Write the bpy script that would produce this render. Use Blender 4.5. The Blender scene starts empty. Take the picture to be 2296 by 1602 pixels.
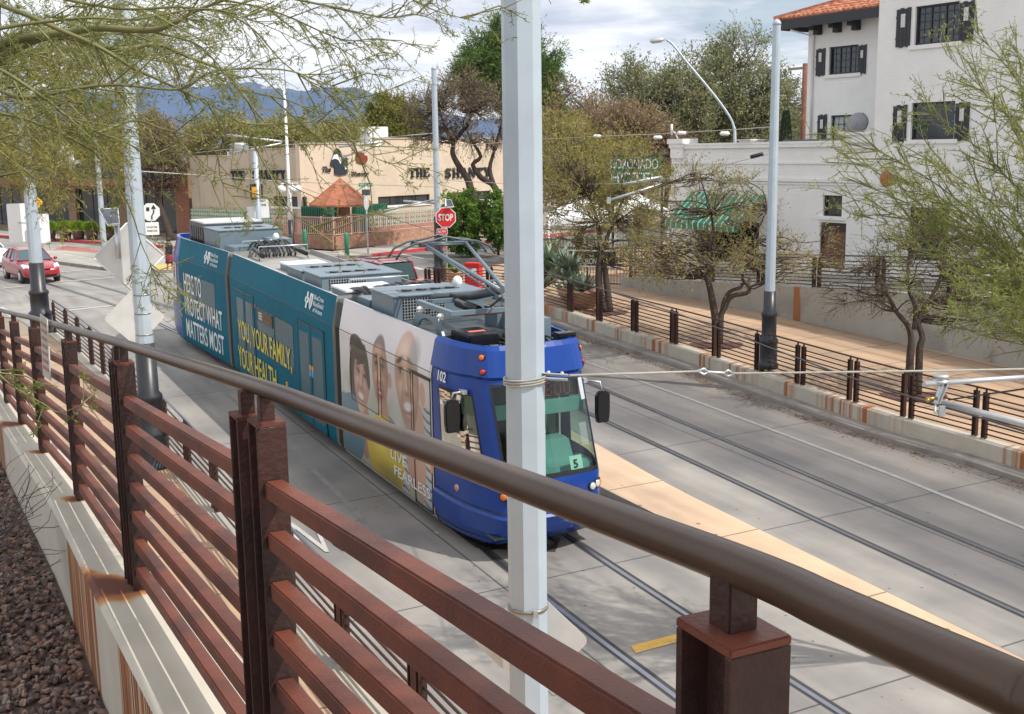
import bpy, bmesh, math, random
import numpy as np
from mathutils import Vector, Matrix, noise as mnoise

# ------------------------------------------------------------------ camera
SC = bpy.context.scene
EYE = 5.60
PITCH = math.radians(10.1); ROLL = math.radians(0.8)
r0 = Vector((1, 0, 0)); u0 = Vector((0, math.sin(PITCH), math.cos(PITCH)))
FW = Vector((0, math.cos(PITCH), -math.sin(PITCH)))
RT = math.cos(ROLL) * r0 - math.sin(ROLL) * u0
UP = math.cos(ROLL) * u0 + math.sin(ROLL) * r0
CAM = Vector((0, 0, EYE))
cd = bpy.data.cameras.new("camera"); cam = bpy.data.objects.new("camera", cd)
SC.collection.objects.link(cam); SC.camera = cam
cam.matrix_world = Matrix(((RT.x, UP.x, -FW.x, 0), (RT.y, UP.y, -FW.y, 0), (RT.z, UP.z, -FW.z, EYE), (0, 0, 0, 1)))
cd.sensor_width = 36.0; cd.lens = 2580.0 / 2296.0 * 36.0
cd.clip_start = 0.05; cd.clip_end = 20000.0
FPX = 2580.0

def ray(x, y):
    return FW + RT * ((x - 1148.0) / FPX) - UP * ((y - 801.0) / FPX)
def atd(x, y, d):            # point at camera depth d along the line of sight of a survey pixel
    return CAM + ray(x, y) * d
def atz(x, y, z):
    q = ray(x, y); return CAM + q * ((z - EYE) / q.z)
def zr(Y):                   # height of the road surface: flat crossing, then the ramp into the underpass
    if Y >= 44: return 0.0
    if Y >= 36: return -0.036 * (44 - Y) ** 2 / 16.0
    return -0.036 * (40 - Y)
def G(x, y, dz=0.0):         # survey pixel on the road (+dz)
    z = 0.0
    for _ in range(30):
        p = atz(x, y, z + dz); z = zr(p.y)
    return p

# ------------------------------------------------------------------ light, sky, exposure
SUN_EL = math.radians(50.0)
sdir = Vector((0.91 * math.cos(SUN_EL), -0.41 * math.cos(SUN_EL), math.sin(SUN_EL))).normalized()
sl = bpy.data.lights.new("sun", 'SUN'); sl.energy = 4.5; sl.angle = math.radians(0.6); sl.color = (1.0, 0.955, 0.88)
so = bpy.data.objects.new("sun", sl); SC.collection.objects.link(so)
so.rotation_euler = sdir.to_track_quat('Z', 'Y').to_euler()
W = bpy.data.worlds.new("World"); SC.world = W; W.use_nodes = True
nt = W.node_tree; nt.nodes.clear()
def N(t, ty, **kw):
    n = t.nodes.new(ty)
    for k, v in kw.items(): setattr(n, k, v)
    return n
out = N(nt, 'ShaderNodeOutputWorld'); bg = N(nt, 'ShaderNodeBackground'); bg.inputs[1].default_value = 0.1
sky = N(nt, 'ShaderNodeTexSky', sky_type='NISHITA'); sky.sun_disc = False
sky.sun_elevation = SUN_EL; sky.sun_rotation = math.atan2(0.91, -0.41); sky.air_density = 1.0; sky.dust_density = 0.6
tc = N(nt, 'ShaderNodeTexCoord'); sep = N(nt, 'ShaderNodeSeparateXYZ')
nt.links.new(tc.outputs['Generated'], sep.inputs[0])
# project the direction on a flat cloud deck
mx = N(nt, 'ShaderNodeMath', operation='MAXIMUM'); mx.inputs[1].default_value = 0.0
nt.links.new(sep.outputs[2], mx.inputs[0])
ad = N(nt, 'ShaderNodeMath', operation='ADD'); ad.inputs[1].default_value = 0.10
nt.links.new(mx.outputs[0], ad.inputs[0])
dv = []
for i in (0, 1):
    d = N(nt, 'ShaderNodeMath', operation='DIVIDE'); nt.links.new(sep.outputs[i], d.inputs[0]); nt.links.new(ad.outputs[0], d.inputs[1]); dv.append(d)
cmb = N(nt, 'ShaderNodeCombineXYZ'); nt.links.new(dv[0].outputs[0], cmb.inputs[0]); nt.links.new(dv[1].outputs[0], cmb.inputs[1])
def wnoise(scale, detail, rough, off):
    m = N(nt, 'ShaderNodeMapping'); m.inputs['Location'].default_value = off; nt.links.new(cmb.outputs[0], m.inputs[0])
    n = N(nt, 'ShaderNodeTexNoise'); n.inputs['Scale'].default_value = scale; n.inputs['Detail'].default_value = detail; n.inputs['Roughness'].default_value = rough
    nt.links.new(m.outputs[0], n.inputs['Vector']); return n
n1 = wnoise(0.55, 8, 0.55, (3.1, 1.7, 0)); n2 = wnoise(0.9, 7, 0.6, (8.0, 2.2, 4.0))
def ramp(t, src, stops):
    r = N(t, 'ShaderNodeValToRGB'); e = r.color_ramp.elements
    while len(e) < len(stops): e.new(0.5)
    for i, (p, c) in enumerate(stops):
        e[i].position = p; e[i].color = (*c, 1) if len(c) == 3 else c
    t.links.new(src, r.inputs[0]); return r
cov = ramp(nt, n1.outputs[0], [(0.36, (0.35, 0.35, 0.35)), (0.44, (1, 1, 1))])
shade = ramp(nt, n2.outputs[0], [(0.34, (6.6, 7.1, 8.3)), (0.44, (9.2, 9.4, 10.0)), (0.54, (12.2, 12.2, 12.2))])
mixc = N(nt, 'ShaderNodeMixRGB'); nt.links.new(cov.outputs[0], mixc.inputs[0]); nt.links.new(sky.outputs[0], mixc.inputs[1]); nt.links.new(shade.outputs[0], mixc.inputs[2])
nt.links.new(mixc.outputs[0], bg.inputs[0]); nt.links.new(bg.outputs[0], out.inputs[0])
SC.view_settings.view_transform = 'Standard'; SC.view_settings.look = 'None'
SC.view_settings.exposure = 0.0; SC.view_settings.gamma = 1.0
SC.render.engine = 'CYCLES'
SC.cycles.max_bounces = 6; SC.cycles.transparent_max_bounces = 8

# ------------------------------------------------------------------ materials
MATS = {}
def mat(name, col, rough=0.6, metal=0.0, var=0.0, vscale=4.0, bump=0.0, bscale=30.0, col2=None, c2scale=3.0, c2=(0.5, 0.62),
        stretch=None, spec=None, coat=0.0, emit=None, trans=0.0, alpha=None, sss=None):
    if name in MATS: return MATS[name]
    m = bpy.data.materials.new(name); m.use_nodes = True; t = m.node_tree
    b = t.nodes['Principled BSDF']
    b.inputs['Base Color'].default_value = (*col, 1); b.inputs['Roughness'].default_value = rough; b.inputs['Metallic'].default_value = metal
    if spec is not None: b.inputs['Specular IOR Level'].default_value = spec
    if coat: b.inputs['Coat Weight'].default_value = coat
    if trans: b.inputs['Transmission Weight'].default_value = trans
    if alpha is not None: b.inputs['Alpha'].default_value = alpha
    if emit: b.inputs['Emission Color'].default_value = (*emit[0], 1); b.inputs['Emission Strength'].default_value = emit[1]
    co = N(t, 'ShaderNodeTexCoord'); vec = co.outputs['Object']
    if stretch:
        mp = N(t, 'ShaderNodeMapping'); mp.inputs['Scale'].default_value = stretch; t.links.new(vec, mp.inputs[0]); vec = mp.outputs[0]
    cur = None
    if col2 is not None:
        n = N(t, 'ShaderNodeTexNoise'); n.inputs['Scale'].default_value = c2scale; n.inputs['Detail'].default_value = 6; t.links.new(vec, n.inputs['Vector'])
        r = ramp(t, n.outputs[0], [(c2[0], col), (c2[1], col2)]); cur = r.outputs[0]
    if var:
        n = N(t, 'ShaderNodeTexNoise'); n.inputs['Scale'].default_value = vscale; n.inputs['Detail'].default_value = 7; n.inputs['Roughness'].default_value = 0.65; t.links.new(vec, n.inputs['Vector'])
        r = ramp(t, n.outputs[0], [(0.3, (1 - var,) * 3), (0.7, (1 + var,) * 3)])
        mm = N(t, 'ShaderNodeMixRGB', blend_type='MULTIPLY'); mm.inputs[0].default_value = 1
        if cur is None: mm.inputs[1].default_value = (*col, 1)
        else: t.links.new(cur, mm.inputs[1])
        t.links.new(r.outputs[0], mm.inputs[2]); cur = mm.outputs[0]
    if cur is not None: t.links.new(cur, b.inputs['Base Color'])
    if bump:
        n = N(t, 'ShaderNodeTexNoise'); n.inputs['Scale'].default_value = bscale; n.inputs['Detail'].default_value = 5; t.links.new(vec, n.inputs['Vector'])
        bp = N(t, 'ShaderNodeBump'); bp.inputs['Strength'].default_value = bump; bp.inputs['Distance'].default_value = 0.02
        t.links.new(n.outputs[0], bp.inputs['Height']); t.links.new(bp.outputs[0], b.inputs['Normal'])
    MATS[name] = m; return m

def leafmat(name, cols, trans=0.35, scale=6.0):
    m = bpy.data.materials.new(name); m.use_nodes = True; t = m.node_tree; t.nodes.remove(t.nodes['Principled BSDF'])
    o = t.nodes['Material Output']; co = N(t, 'ShaderNodeTexCoord')
    n = N(t, 'ShaderNodeTexNoise'); n.inputs['Scale'].default_value = scale; n.inputs['Detail'].default_value = 3; t.links.new(co.outputs['Object'], n.inputs['Vector'])
    k = len(cols); r = ramp(t, n.outputs[0], [(0.32 + 0.36 * i / max(1, k - 1), c) for i, c in enumerate(cols)])
    d = N(t, 'ShaderNodeBsdfDiffuse'); tr = N(t, 'ShaderNodeBsdfTranslucent'); mx_ = N(t, 'ShaderNodeMixShader'); mx_.inputs[0].default_value = trans
    t.links.new(r.outputs[0], d.inputs[0]); t.links.new(r.outputs[0], tr.inputs[0])
    t.links.new(d.outputs[0], mx_.inputs[1]); t.links.new(tr.outputs[0], mx_.inputs[2]); t.links.new(mx_.outputs[0], o.inputs[0])
    MATS[name] = m; return m

# ------------------------------------------------------------------ mesh builder
def V(*a): return Vector(a)
class MB:
    def __init__(s): s.v = []; s.f = []; s.mi = []; s.m = 0; s.sm = []
    def face(s, pts, smooth=False):
        b = len(s.v); s.v += [tuple(p) for p in pts]; s.f.append(tuple(range(b, b + len(pts)))); s.mi.append(s.m); s.sm.append(smooth)
    def hexa(s, c):               # 8 corners: bottom 0-3, top 4-7
        b = len(s.v); s.v += [tuple(p) for p in c]
        for q in ((0, 3, 2, 1), (4, 5, 6, 7), (0, 1, 5, 4), (1, 2, 6, 5), (2, 3, 7, 6), (3, 0, 4, 7)):
            s.f.append(tuple(b + i for i in q)); s.mi.append(s.m); s.sm.append(False)
    def box(s, c, size, rz=0.0, ax=None, ay=None, az=None):
        c = Vector(c)
        if ax is None: ax = V(math.cos(rz), math.sin(rz), 0); ay = V(-math.sin(rz), math.cos(rz), 0); az = V(0, 0, 1)
        x, y, z = ax * size[0] / 2, ay * size[1] / 2, az * size[2] / 2
        s.hexa([c - x - y - z, c + x - y - z, c + x + y - z, c - x + y - z, c - x - y + z, c + x - y + z, c + x + y + z, c - x + y + z])
    def beam(s, p0, p1, w, h, up=None):
        p0, p1 = Vector(p0), Vector(p1); a = (p1 - p0); L = a.length
        if L < 1e-6: return
        a.normalize(); up = Vector(up) if up is not None else V(0, 0, 1)
        if abs(a.dot(up)) > 0.98: up = V(0, 1, 0)
        sd = a.cross(up).normalized(); u_ = sd.cross(a)
        s.box((p0 + p1) / 2, (L, w, h), ax=a, ay=sd, az=u_)
    def tube(s, pts, r, n=8, cap=True, smooth=True):
        pts = [Vector(p) for p in pts]; k = len(pts)
        rs = r if isinstance(r, (list, tuple)) else [r] * k
        b = len(s.v); prev = None
        for i, p in enumerate(pts):
            t = (pts[min(i + 1, k - 1)] - pts[max(i - 1, 0)])
            if t.length < 1e-9: t = V(0, 0, 1)
            t.normalize()
            if prev is None:
                ref = V(0, 0, 1) if abs(t.z) < 0.9 else V(1, 0, 0); x = t.cross(ref).normalized()
            else:
                x = (prev - t * prev.dot(t)); x = x.normalized() if x.length > 1e-6 else t.orthogonal().normalized()
            prev = x; y = t.cross(x)
            for j in range(n):
                a = 2 * math.pi * j / n; s.v.append(tuple(p + (x * math.cos(a) + y * math.sin(a)) * rs[i]))
        for i in range(k - 1):
            for j in range(n):
                j2 = (j + 1) % n; s.f.append((b + i * n + j, b + i * n + j2, b + (i + 1) * n + j2, b + (i + 1) * n + j)); s.mi.append(s.m); s.sm.append(smooth)
        if cap:
            s.f.append(tuple(b + j for j in range(n))[::-1]); s.mi.append(s.m); s.sm.append(False)
            s.f.append(tuple(b + (k - 1) * n + j for j in range(n))); s.mi.append(s.m); s.sm.append(False)
    def lathe(s, base, prof, n=24, smooth=True, ax=None):      # prof list (r, h)
        base = Vector(base); az = (Vector(ax).normalized() if ax is not None else V(0, 0, 1)); ax_ = az.orthogonal().normalized() if ax is not None else V(1, 0, 0); ay = az.cross(ax_)
        b = len(s.v)
        for r, h in prof:
            for j in range(n):
                a = 2 * math.pi * (j + 0.5) / n; s.v.append(tuple(base + ax_ * r * math.cos(a) + ay * r * math.sin(a) + az * h))
        for i in range(len(prof) - 1):
            for j in range(n):
                j2 = (j + 1) % n; s.f.append((b + i * n + j, b + i * n + j2, b + (i + 1) * n + j2, b + (i + 1) * n + j)); s.mi.append(s.m); s.sm.append(smooth)
        s.f.append(tuple(b + j for j in range(n))[::-1]); s.mi.append(s.m); s.sm.append(False)
        kk = len(prof) - 1; s.f.append(tuple(b + kk * n + j for j in range(n))); s.mi.append(s.m); s.sm.append(False)
    def prism(s, poly, o, ax, ay, az, d):        # poly in (ax, ay) from o, extruded by az*d
        o = Vector(o); b = len(s.v); n = len(poly)
        for dd in (0, d):
            for (x, y) in poly: s.v.append(tuple(o + ax * x + ay * y + az * dd))
        s.f.append(tuple(range(b, b + n))[::-1]); s.f.append(tuple(range(b + n, b + 2 * n))); s.mi += [s.m] * 2; s.sm += [False] * 2
        for i in range(n):
            j = (i + 1) % n; s.f.append((b + i, b + j, b + n + j, b + n + i)); s.mi.append(s.m); s.sm.append(False)
    def sphere(s, c, r, n=12, m=8, sc=(1, 1, 1)):
        c = Vector(c); b = len(s.v)
        for i in range(m + 1):
            th = math.pi * i / m
            for j in range(n):
                a = 2 * math.pi * j / n; s.v.append((c.x + r * sc[0] * math.sin(th) * math.cos(a), c.y + r * sc[1] * math.sin(th) * math.sin(a), c.z + r * sc[2] * math.cos(th)))
        for i in range(m):
            for j in range(n):
                j2 = (j + 1) % n; s.f.append((b + i * n + j, b + (i + 1) * n + j, b + (i + 1) * n + j2, b + i * n + j2)); s.mi.append(s.m); s.sm.append(True)
    def grid(s, fn, nu, nv, smooth=True):
        b = len(s.v)
        for i in range(nu + 1):
            for j in range(nv + 1): s.v.append(tuple(fn(i / nu, j / nv)))
        for i in range(nu):
            for j in range(nv):
                q = b + i * (nv + 1) + j; s.f.append((q, q + nv + 1, q + nv + 2, q + 1)); s.mi.append(s.m); s.sm.append(smooth)
    def build(s, name, mats, parent=None, bevel=0.0, seg=2, fix=True):
        me = bpy.data.meshes.new(name)
        off = Vector((0, 0, 0)); q = parent
        while q is not None: off += q.location; q = q.parent
        vv = [(x - off.x, y - off.y, z - off.z) for x, y, z in s.v]
        me.from_pydata(vv, [], s.f)
        if not isinstance(mats, (list, tuple)): mats = [mats]
        for m_ in mats: me.materials.append(m_)
        me.polygons.foreach_set('material_index', s.mi); me.polygons.foreach_set('use_smooth', s.sm)
        if fix:
            bm = bmesh.new(); bm.from_mesh(me); bmesh.ops.recalc_face_normals(bm, faces=bm.faces[:])
            if bevel > 0:
                bmesh.ops.remove_doubles(bm, verts=bm.verts[:], dist=1e-5)
                es = [e for e in bm.edges if len(e.link_faces) == 2 and e.calc_face_angle(0) > 0.6]
                try: bmesh.ops.bevel(bm, geom=es, offset=bevel, segments=seg, affect='EDGES', clamp_overlap=True)
                except Exception: pass
            bm.to_mesh(me); bm.free()
        me.update()
        o = bpy.data.objects.new(name, me); SC.collection.objects.link(o)
        if parent is not None: o.parent = parent
        return o

def tag(o, label=None, cat=None, group=None, kind=None):
    if label: o['label'] = label
    if cat: o['category'] = cat
    if group: o['group'] = group
    if kind: o['kind'] = kind
    return o
def empty(name, loc, label, cat, group=None):
    o = bpy.data.objects.new(name, None); SC.collection.objects.link(o); o.location = loc; o.empty_display_size = 0.3
    return tag(o, label, cat, group)
def struct(name, mb, m, **k):
    o = mb.build(name, m, **k); o['kind'] = 'structure'; return o
def copy_tree(o, loc=None, rz=None, label=None):
    c = o.copy(); SC.collection.objects.link(c)
    if loc is not None: c.location = loc
    if rz is not None: c.rotation_euler = (0, 0, rz)
    if label: c['label'] = label
    for ch in list(o.children):
        d = copy_tree(ch); d.parent = c
    return c

def textmesh(txt, mb, o, ax, ay, size, depth=0.01, width=None, height=None, offset=0.0, shear=0.0, az=None):
    """lettering as real mesh polygons, lying in the plane (ax, ay), lower left corner at o"""
    cu = bpy.data.curves.new('t', 'FONT'); cu.body = txt; cu.size = 1.0; cu.resolution_u = 3; cu.offset = offset; cu.shear = shear
    ob = bpy.data.objects.new('t', cu); SC.collection.objects.link(ob)
    dg = bpy.context.evaluated_depsgraph_get(); me = ob.evaluated_get(dg).to_mesh()
    vs = [tuple(v.co) for v in me.vertices]; fs = [tuple(p.vertices) for p in me.polygons]
    ob.evaluated_get(dg).to_mesh_clear(); bpy.data.objects.remove(ob); bpy.data.curves.remove(cu)
    if not vs: return
    x0 = min(v[0] for v in vs); x1 = max(v[0] for v in vs); y0 = min(v[1] for v in vs); y1 = max(v[1] for v in vs)
    sy = (height / (y1 - y0)) if height else size; sx = (width / (x1 - x0)) if width else sy
    o = Vector(o); az = az if az is not None else ax.cross(ay)
    b = len(mb.v)
    for v in vs: mb.v.append(tuple(o + ax * ((v[0] - x0) * sx) + ay * ((v[1] - y0) * sy) + az * depth))
    for f in fs: mb.f.append(tuple(b + i for i in f)); mb.mi.append(mb.m); mb.sm.append(False)
def lerp(a, b, t): return a + (b - a) * t
def poly_at(pts, s):            # point at arc length s on a polyline
    for a, b in zip(pts, pts[1:]):
        L = (b - a).length
        if s <= L: return a + (b - a) * (s / L), (b - a).normalized()
        s -= L
    return pts[-1] + (pts[-1] - pts[-2]).normalized() * s, (pts[-1] - pts[-2]).normalized()
def smooth_pts(pts, n=8):       # Catmull-Rom
    P_ = [pts[0] * 2 - pts[1]] + list(pts) + [pts[-1] * 2 - pts[-2]]; o = []
    for i in range(1, len(P_) - 2):
        a, b, c, d = P_[i - 1:i + 3]
        for k in range(n):
            t = k / n; o.append(0.5 * ((2 * b) + (c - a) * t + (2 * a - 5 * b + 4 * c - d) * t * t + (3 * b - a - 3 * c + d) * t ** 3))
    o.append(P_[-2]); return o
Z = V(0, 0, 1)
# shared materials
M_rust = mat('weathered_steel', (0.155, 0.042, 0.022), 0.5, 0.0, var=0.16, vscale=12, bump=0.15, bscale=160, col2=(0.085, 0.026, 0.018), c2scale=2.6, c2=(0.44, 0.62))
M_rustshade = mat('shaded_weathered_steel', (0.048, 0.018, 0.014), 0.42, 0.0, var=0.2, vscale=10, bump=0.2, bscale=60, col2=(0.026, 0.015, 0.013), c2scale=4, c2=(0.42, 0.6))  # post steel darker than the bars: shading of the posts is in the colour
M_pipe = mat('brown_handrail_steel', (0.07, 0.042, 0.027), 0.33, 0.2, var=0.12, vscale=9, bump=0.04, bscale=200, col2=(0.038, 0.018, 0.017), c2scale=1.1, c2=(0.46, 0.58))
M_fence = mat('brown_painted_steel', (0.055, 0.024, 0.019), 0.5, 0.2, var=0.2)
M_fencepipe = mat('grey_blue_worn_rail', (0.16, 0.17, 0.21), 0.3, 0.7, var=0.15)
M_galv = mat('galvanised_pole_paint', (0.42, 0.49, 0.55), 0.42, 0.15, var=0.07, vscale=3, bump=0.05, bscale=14)
M_galv2 = mat('galvanised_steel', (0.55, 0.58, 0.6), 0.35, 0.7, var=0.1)
M_black = mat('black_painted_steel', (0.018, 0.02, 0.024), 0.38, 0.0, var=0.2)
M_rubber = mat('black_rubber', (0.02, 0.02, 0.022), 0.6)
M_white = mat('white_paint', (0.78, 0.78, 0.76), 0.5, var=0.04)
M_alu = mat('bare_aluminium_sheet', (0.62, 0.62, 0.6), 0.5, 0.25, var=0.1, vscale=3)
M_red = mat('red_sign_sheeting', (0.62, 0.02, 0.025), 0.4)
M_glass = mat('dark_window_glass', (0.02, 0.028, 0.035), 0.08, 0.0, spec=0.8)
M_wire = mat('dark_wire', (0.03, 0.03, 0.033), 0.5)
M_cable = mat('steel_cable', (0.5, 0.48, 0.42), 0.4, 0.5, bump=0.6, bscale=300)
M_bark = mat('dark_bark', (0.055, 0.038, 0.028), 0.9, var=0.35, vscale=12, bump=0.8, bscale=25)
M_twig = mat('brown_twigs', (0.10, 0.07, 0.05), 0.9, var=0.2)
# ------------------------------------------------------------------ terrain
def concrete_mat(name, col, stain, joints=None, rz=0.0, rough=0.75, speck=0.0, fine=0.10):
    m = mat(name, col, rough, 0, var=fine, vscale=1.1, bump=0.12, bscale=60, col2=stain, c2scale=0.45, c2=(0.42, 0.66)); t = m.node_tree; b = t.nodes['Principled BSDF']
    src = b.inputs['Base Color'].links[0].from_socket
    co = N(t, 'ShaderNodeTexCoord'); mp = N(t, 'ShaderNodeMapping'); mp.inputs['Rotation'].default_value = (0, 0, rz); t.links.new(co.outputs['Object'], mp.inputs[0])
    if joints:
        s = N(t, 'ShaderNodeSeparateXYZ'); t.links.new(mp.outputs[0], s.inputs[0])
        for ax, sp in zip((0, 1), joints):
            if not sp: continue
            md = N(t, 'ShaderNodeMath', operation='PINGPONG'); md.inputs[1].default_value = sp / 2; t.links.new(s.outputs[ax], md.inputs[0])
            r = ramp(t, md.outputs[0], [(0.0, (0.33,) * 3), (0.012, (0.33,) * 3), (0.02, (1, 1, 1))])
            mm = N(t, 'ShaderNodeMixRGB', blend_type='MULTIPLY'); mm.inputs[0].default_value = 1; t.links.new(src, mm.inputs[1]); t.links.new(r.outputs[0], mm.inputs[2]); src = mm.outputs[0]
    if speck:     # old chewing gum and oil spots
        vo = N(t, 'ShaderNodeTexVoronoi'); vo.inputs['Scale'].default_value = speck; vo.inputs['Randomness'].default_value = 1.0; t.links.new(co.outputs['Object'], vo.inputs['Vector'])
        r = ramp(t, vo.outputs['Distance'], [(0.0, (0.35,) * 3), (0.05, (0.45,) * 3), (0.075, (1, 1, 1))])
        mm = N(t, 'ShaderNodeMixRGB', blend_type='MULTIPLY'); mm.inputs[0].default_value = 1; t.links.new(src, mm.inputs[1]); t.links.new(r.outputs[0], mm.inputs[2]); src = mm.outputs[0]
    # streaks of tyre dirt along the road
    mp2 = N(t, 'ShaderNodeMapping'); mp2.inputs['Scale'].default_value = (1.6, 0.12, 1); t.links.new(mp.outputs[0], mp2.inputs[0])
    n = N(t, 'ShaderNodeTexNoise'); n.inputs['Scale'].default_value = 1.0; n.inputs['Detail'].default_value = 5; t.links.new(mp2.outputs[0], n.inputs['Vector'])
    r = ramp(t, n.outputs[0], [(0.35, (0.74, 0.74, 0.76)), (0.62, (1.06, 1.05, 1.04))])
    mm = N(t, 'ShaderNodeMixRGB', blend_type='MULTIPLY'); mm.inputs[0].default_value = 1; t.links.new(src, mm.inputs[1]); t.links.new(r.outputs[0], mm.inputs[2]); src = mm.outputs[0]
    t.links.new(src, b.inputs['Base Color']); return m
RA = math.radians(27.0)                     # road heading left of straight ahead
RD = V(-math.sin(RA), math.cos(RA), 0); RP = V(math.cos(RA), math.sin(RA), 0)
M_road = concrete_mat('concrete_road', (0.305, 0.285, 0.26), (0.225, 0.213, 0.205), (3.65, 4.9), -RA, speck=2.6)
def lane_tone(m, rz, stops):  # multiplies the road colour by position across it, darkest over the right lanes
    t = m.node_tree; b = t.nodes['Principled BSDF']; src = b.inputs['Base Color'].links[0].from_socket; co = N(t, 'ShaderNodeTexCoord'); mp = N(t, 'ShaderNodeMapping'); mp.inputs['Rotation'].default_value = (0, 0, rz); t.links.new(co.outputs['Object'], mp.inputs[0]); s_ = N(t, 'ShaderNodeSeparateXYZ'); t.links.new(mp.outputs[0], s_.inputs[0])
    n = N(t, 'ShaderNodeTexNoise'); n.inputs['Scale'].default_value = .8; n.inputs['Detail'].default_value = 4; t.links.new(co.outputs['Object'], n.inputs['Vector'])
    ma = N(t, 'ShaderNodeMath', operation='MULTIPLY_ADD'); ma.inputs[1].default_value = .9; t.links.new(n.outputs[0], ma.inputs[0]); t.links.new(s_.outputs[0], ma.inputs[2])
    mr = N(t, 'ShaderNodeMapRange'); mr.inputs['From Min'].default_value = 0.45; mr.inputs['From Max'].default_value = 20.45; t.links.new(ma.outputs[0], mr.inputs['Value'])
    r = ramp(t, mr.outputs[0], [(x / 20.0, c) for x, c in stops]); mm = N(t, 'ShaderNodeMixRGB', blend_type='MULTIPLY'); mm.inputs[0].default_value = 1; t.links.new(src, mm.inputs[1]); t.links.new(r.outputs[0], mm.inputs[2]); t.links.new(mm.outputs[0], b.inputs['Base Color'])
lane_tone(M_road, -RA, [(4, (1, 1, 1)), (7.3, (.98,) * 3), (8.4, (.86,) * 3), (9.6, (1, 1, 1)), (13.0, (.95,) * 3), (13.9, (.60, .60, .63)), (15.1, (.47, .475, .505)), (16.2, (.56, .56, .58)), (17.4, (.72, .70, .69))])
M_asph = concrete_mat('asphalt_street', (0.175, 0.168, 0.165), (0.125, 0.122, 0.122), None, -RA)
M_walk = concrete_mat('buff_concrete_walk', (0.47, 0.32, 0.205), (0.40, 0.28, 0.19), (1.5, 1.8), -RA)
M_tan = concrete_mat('tan_coloured_median', (0.60, 0.42, 0.28), (0.50, 0.36, 0.25), (0, 2.9), -RA, speck=1.6)
M_conc = mat('pale_concrete', (0.42, 0.385, 0.325), 0.8, var=0.10, vscale=1.6, bump=0.1, bscale=40, col2=(0.33, 0.31, 0.275), c2scale=0.8)
M_kerb = mat('grey_kerb_concrete', (0.27, 0.24, 0.215), 0.8, var=0.14, vscale=2, bump=0.1, bscale=40, col2=(0.2, 0.185, 0.17), c2scale=1.2)
M_dirt = mat('desert_ground', (0.26, 0.21, 0.16), 0.95, var=0.2, vscale=0.3)
M_redk = mat('red_painted_kerb', (0.50, 0.045, 0.05), 0.6, var=0.12)
M_mark = mat("worn_white_marking", (0.44, 0.43, 0.41), 0.7, var=0.12, vscale=6, col2=(0.34, 0.33, 0.31), c2scale=9, c2=(0.52, 0.7))
M_yel = mat('yellow_marking', (0.62, 0.36, 0.06), 0.7, var=0.15, vscale=5, col2=(0.42, 0.30, 0.13), c2scale=8, c2=(0.55, 0.7))

g = MB()
def gz(x, y): return V(x, y, zr(y) - 0.01)
ys = [-40, -20, 0, 10, 20, 30, 34, 36, 37, 38, 39, 40, 41, 42, 43, 44, 60, 90, 150, 400, 1200, 4000, 9000]
xs = [-7000, -2000, -600, -200, -60, -20, 20, 60, 200, 600, 2000, 7000]
g.grid(lambda a, b: gz(xs[int(round(a * (len(xs) - 1)))], ys[int(round(b * (len(ys) - 1)))]), len(xs) - 1, len(ys) - 1, False)
struct('ground', g, M_dirt)

def strip(mb, la, lb, dz, n=None):        # surface between two lines on the road profile, points as Vectors (xy used)
    k = max(len(la), len(lb), 2)
    k = 40 if n is None else n
    def res(l):
        Ls = [0.0]
        for a, b in zip(l, l[1:]): Ls.append(Ls[-1] + (b - a).length)
        return [poly_at(l, Ls[-1] * i / k)[0] for i in range(k + 1)]
    A, B = res(la), res(lb)
    for i in range(k):
        m = max(1, int((A[i] - B[i]).length / 1.2)) if (A[i] - B[i]).length < 40 else 30
        for j in range(m):
            t0, t1 = j / m, (j + 1) / m
            q = (A[i].lerp(B[i], t0), A[i + 1].lerp(B[i + 1], t0), A[i + 1].lerp(B[i + 1], t1), A[i].lerp(B[i], t1))
            mb.face([V(p.x, p.y, zr(p.y) + dz) for p in q])
def flat(pts): return [V(p.x, p.y, 0) for p in pts]

# key road lines (surveyed pixels -> ground)
gutR = flat([G(1150, 700), G(1223, 727), G(1290, 752), G(1424, 795), G(1531, 833), G(1758, 912), G(1975, 988), G(2250, 1071), G(2600, 1190)])
gutR = smooth_pts(gutR, 4)
F2c = flat([atz(124, 746, .22), atz(178, 789, .22), atz(206.6, 816.6, .22), atz(233, 838, .2)])
# left fence line continues straight toward the lower part of the ramp
z2 = lambda Y: 0.05 + 0.004 * (Y - 12)
F2n = flat([atz(767.7, 1488, 0.02), atz(783, 1504, 0.02)])
d2 = (F2n[1] - F2c[-1]).normalized()
F2line = F2c + [F2c[-1] + d2 * t for t in (4, 8, 12, (F2n[1] - F2c[-1]).length, (F2n[1] - F2c[-1]).length + 8)]
F2line = smooth_pts(F2line, 4)
def offs(line, d):
    o = []
    for i, p in enumerate(line):
        t = (line[min(i + 1, len(line) - 1)] - line[max(i - 1, 0)]).normalized(); o.append(p + V(t.y, -t.x, 0) * d)
    return o
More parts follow.
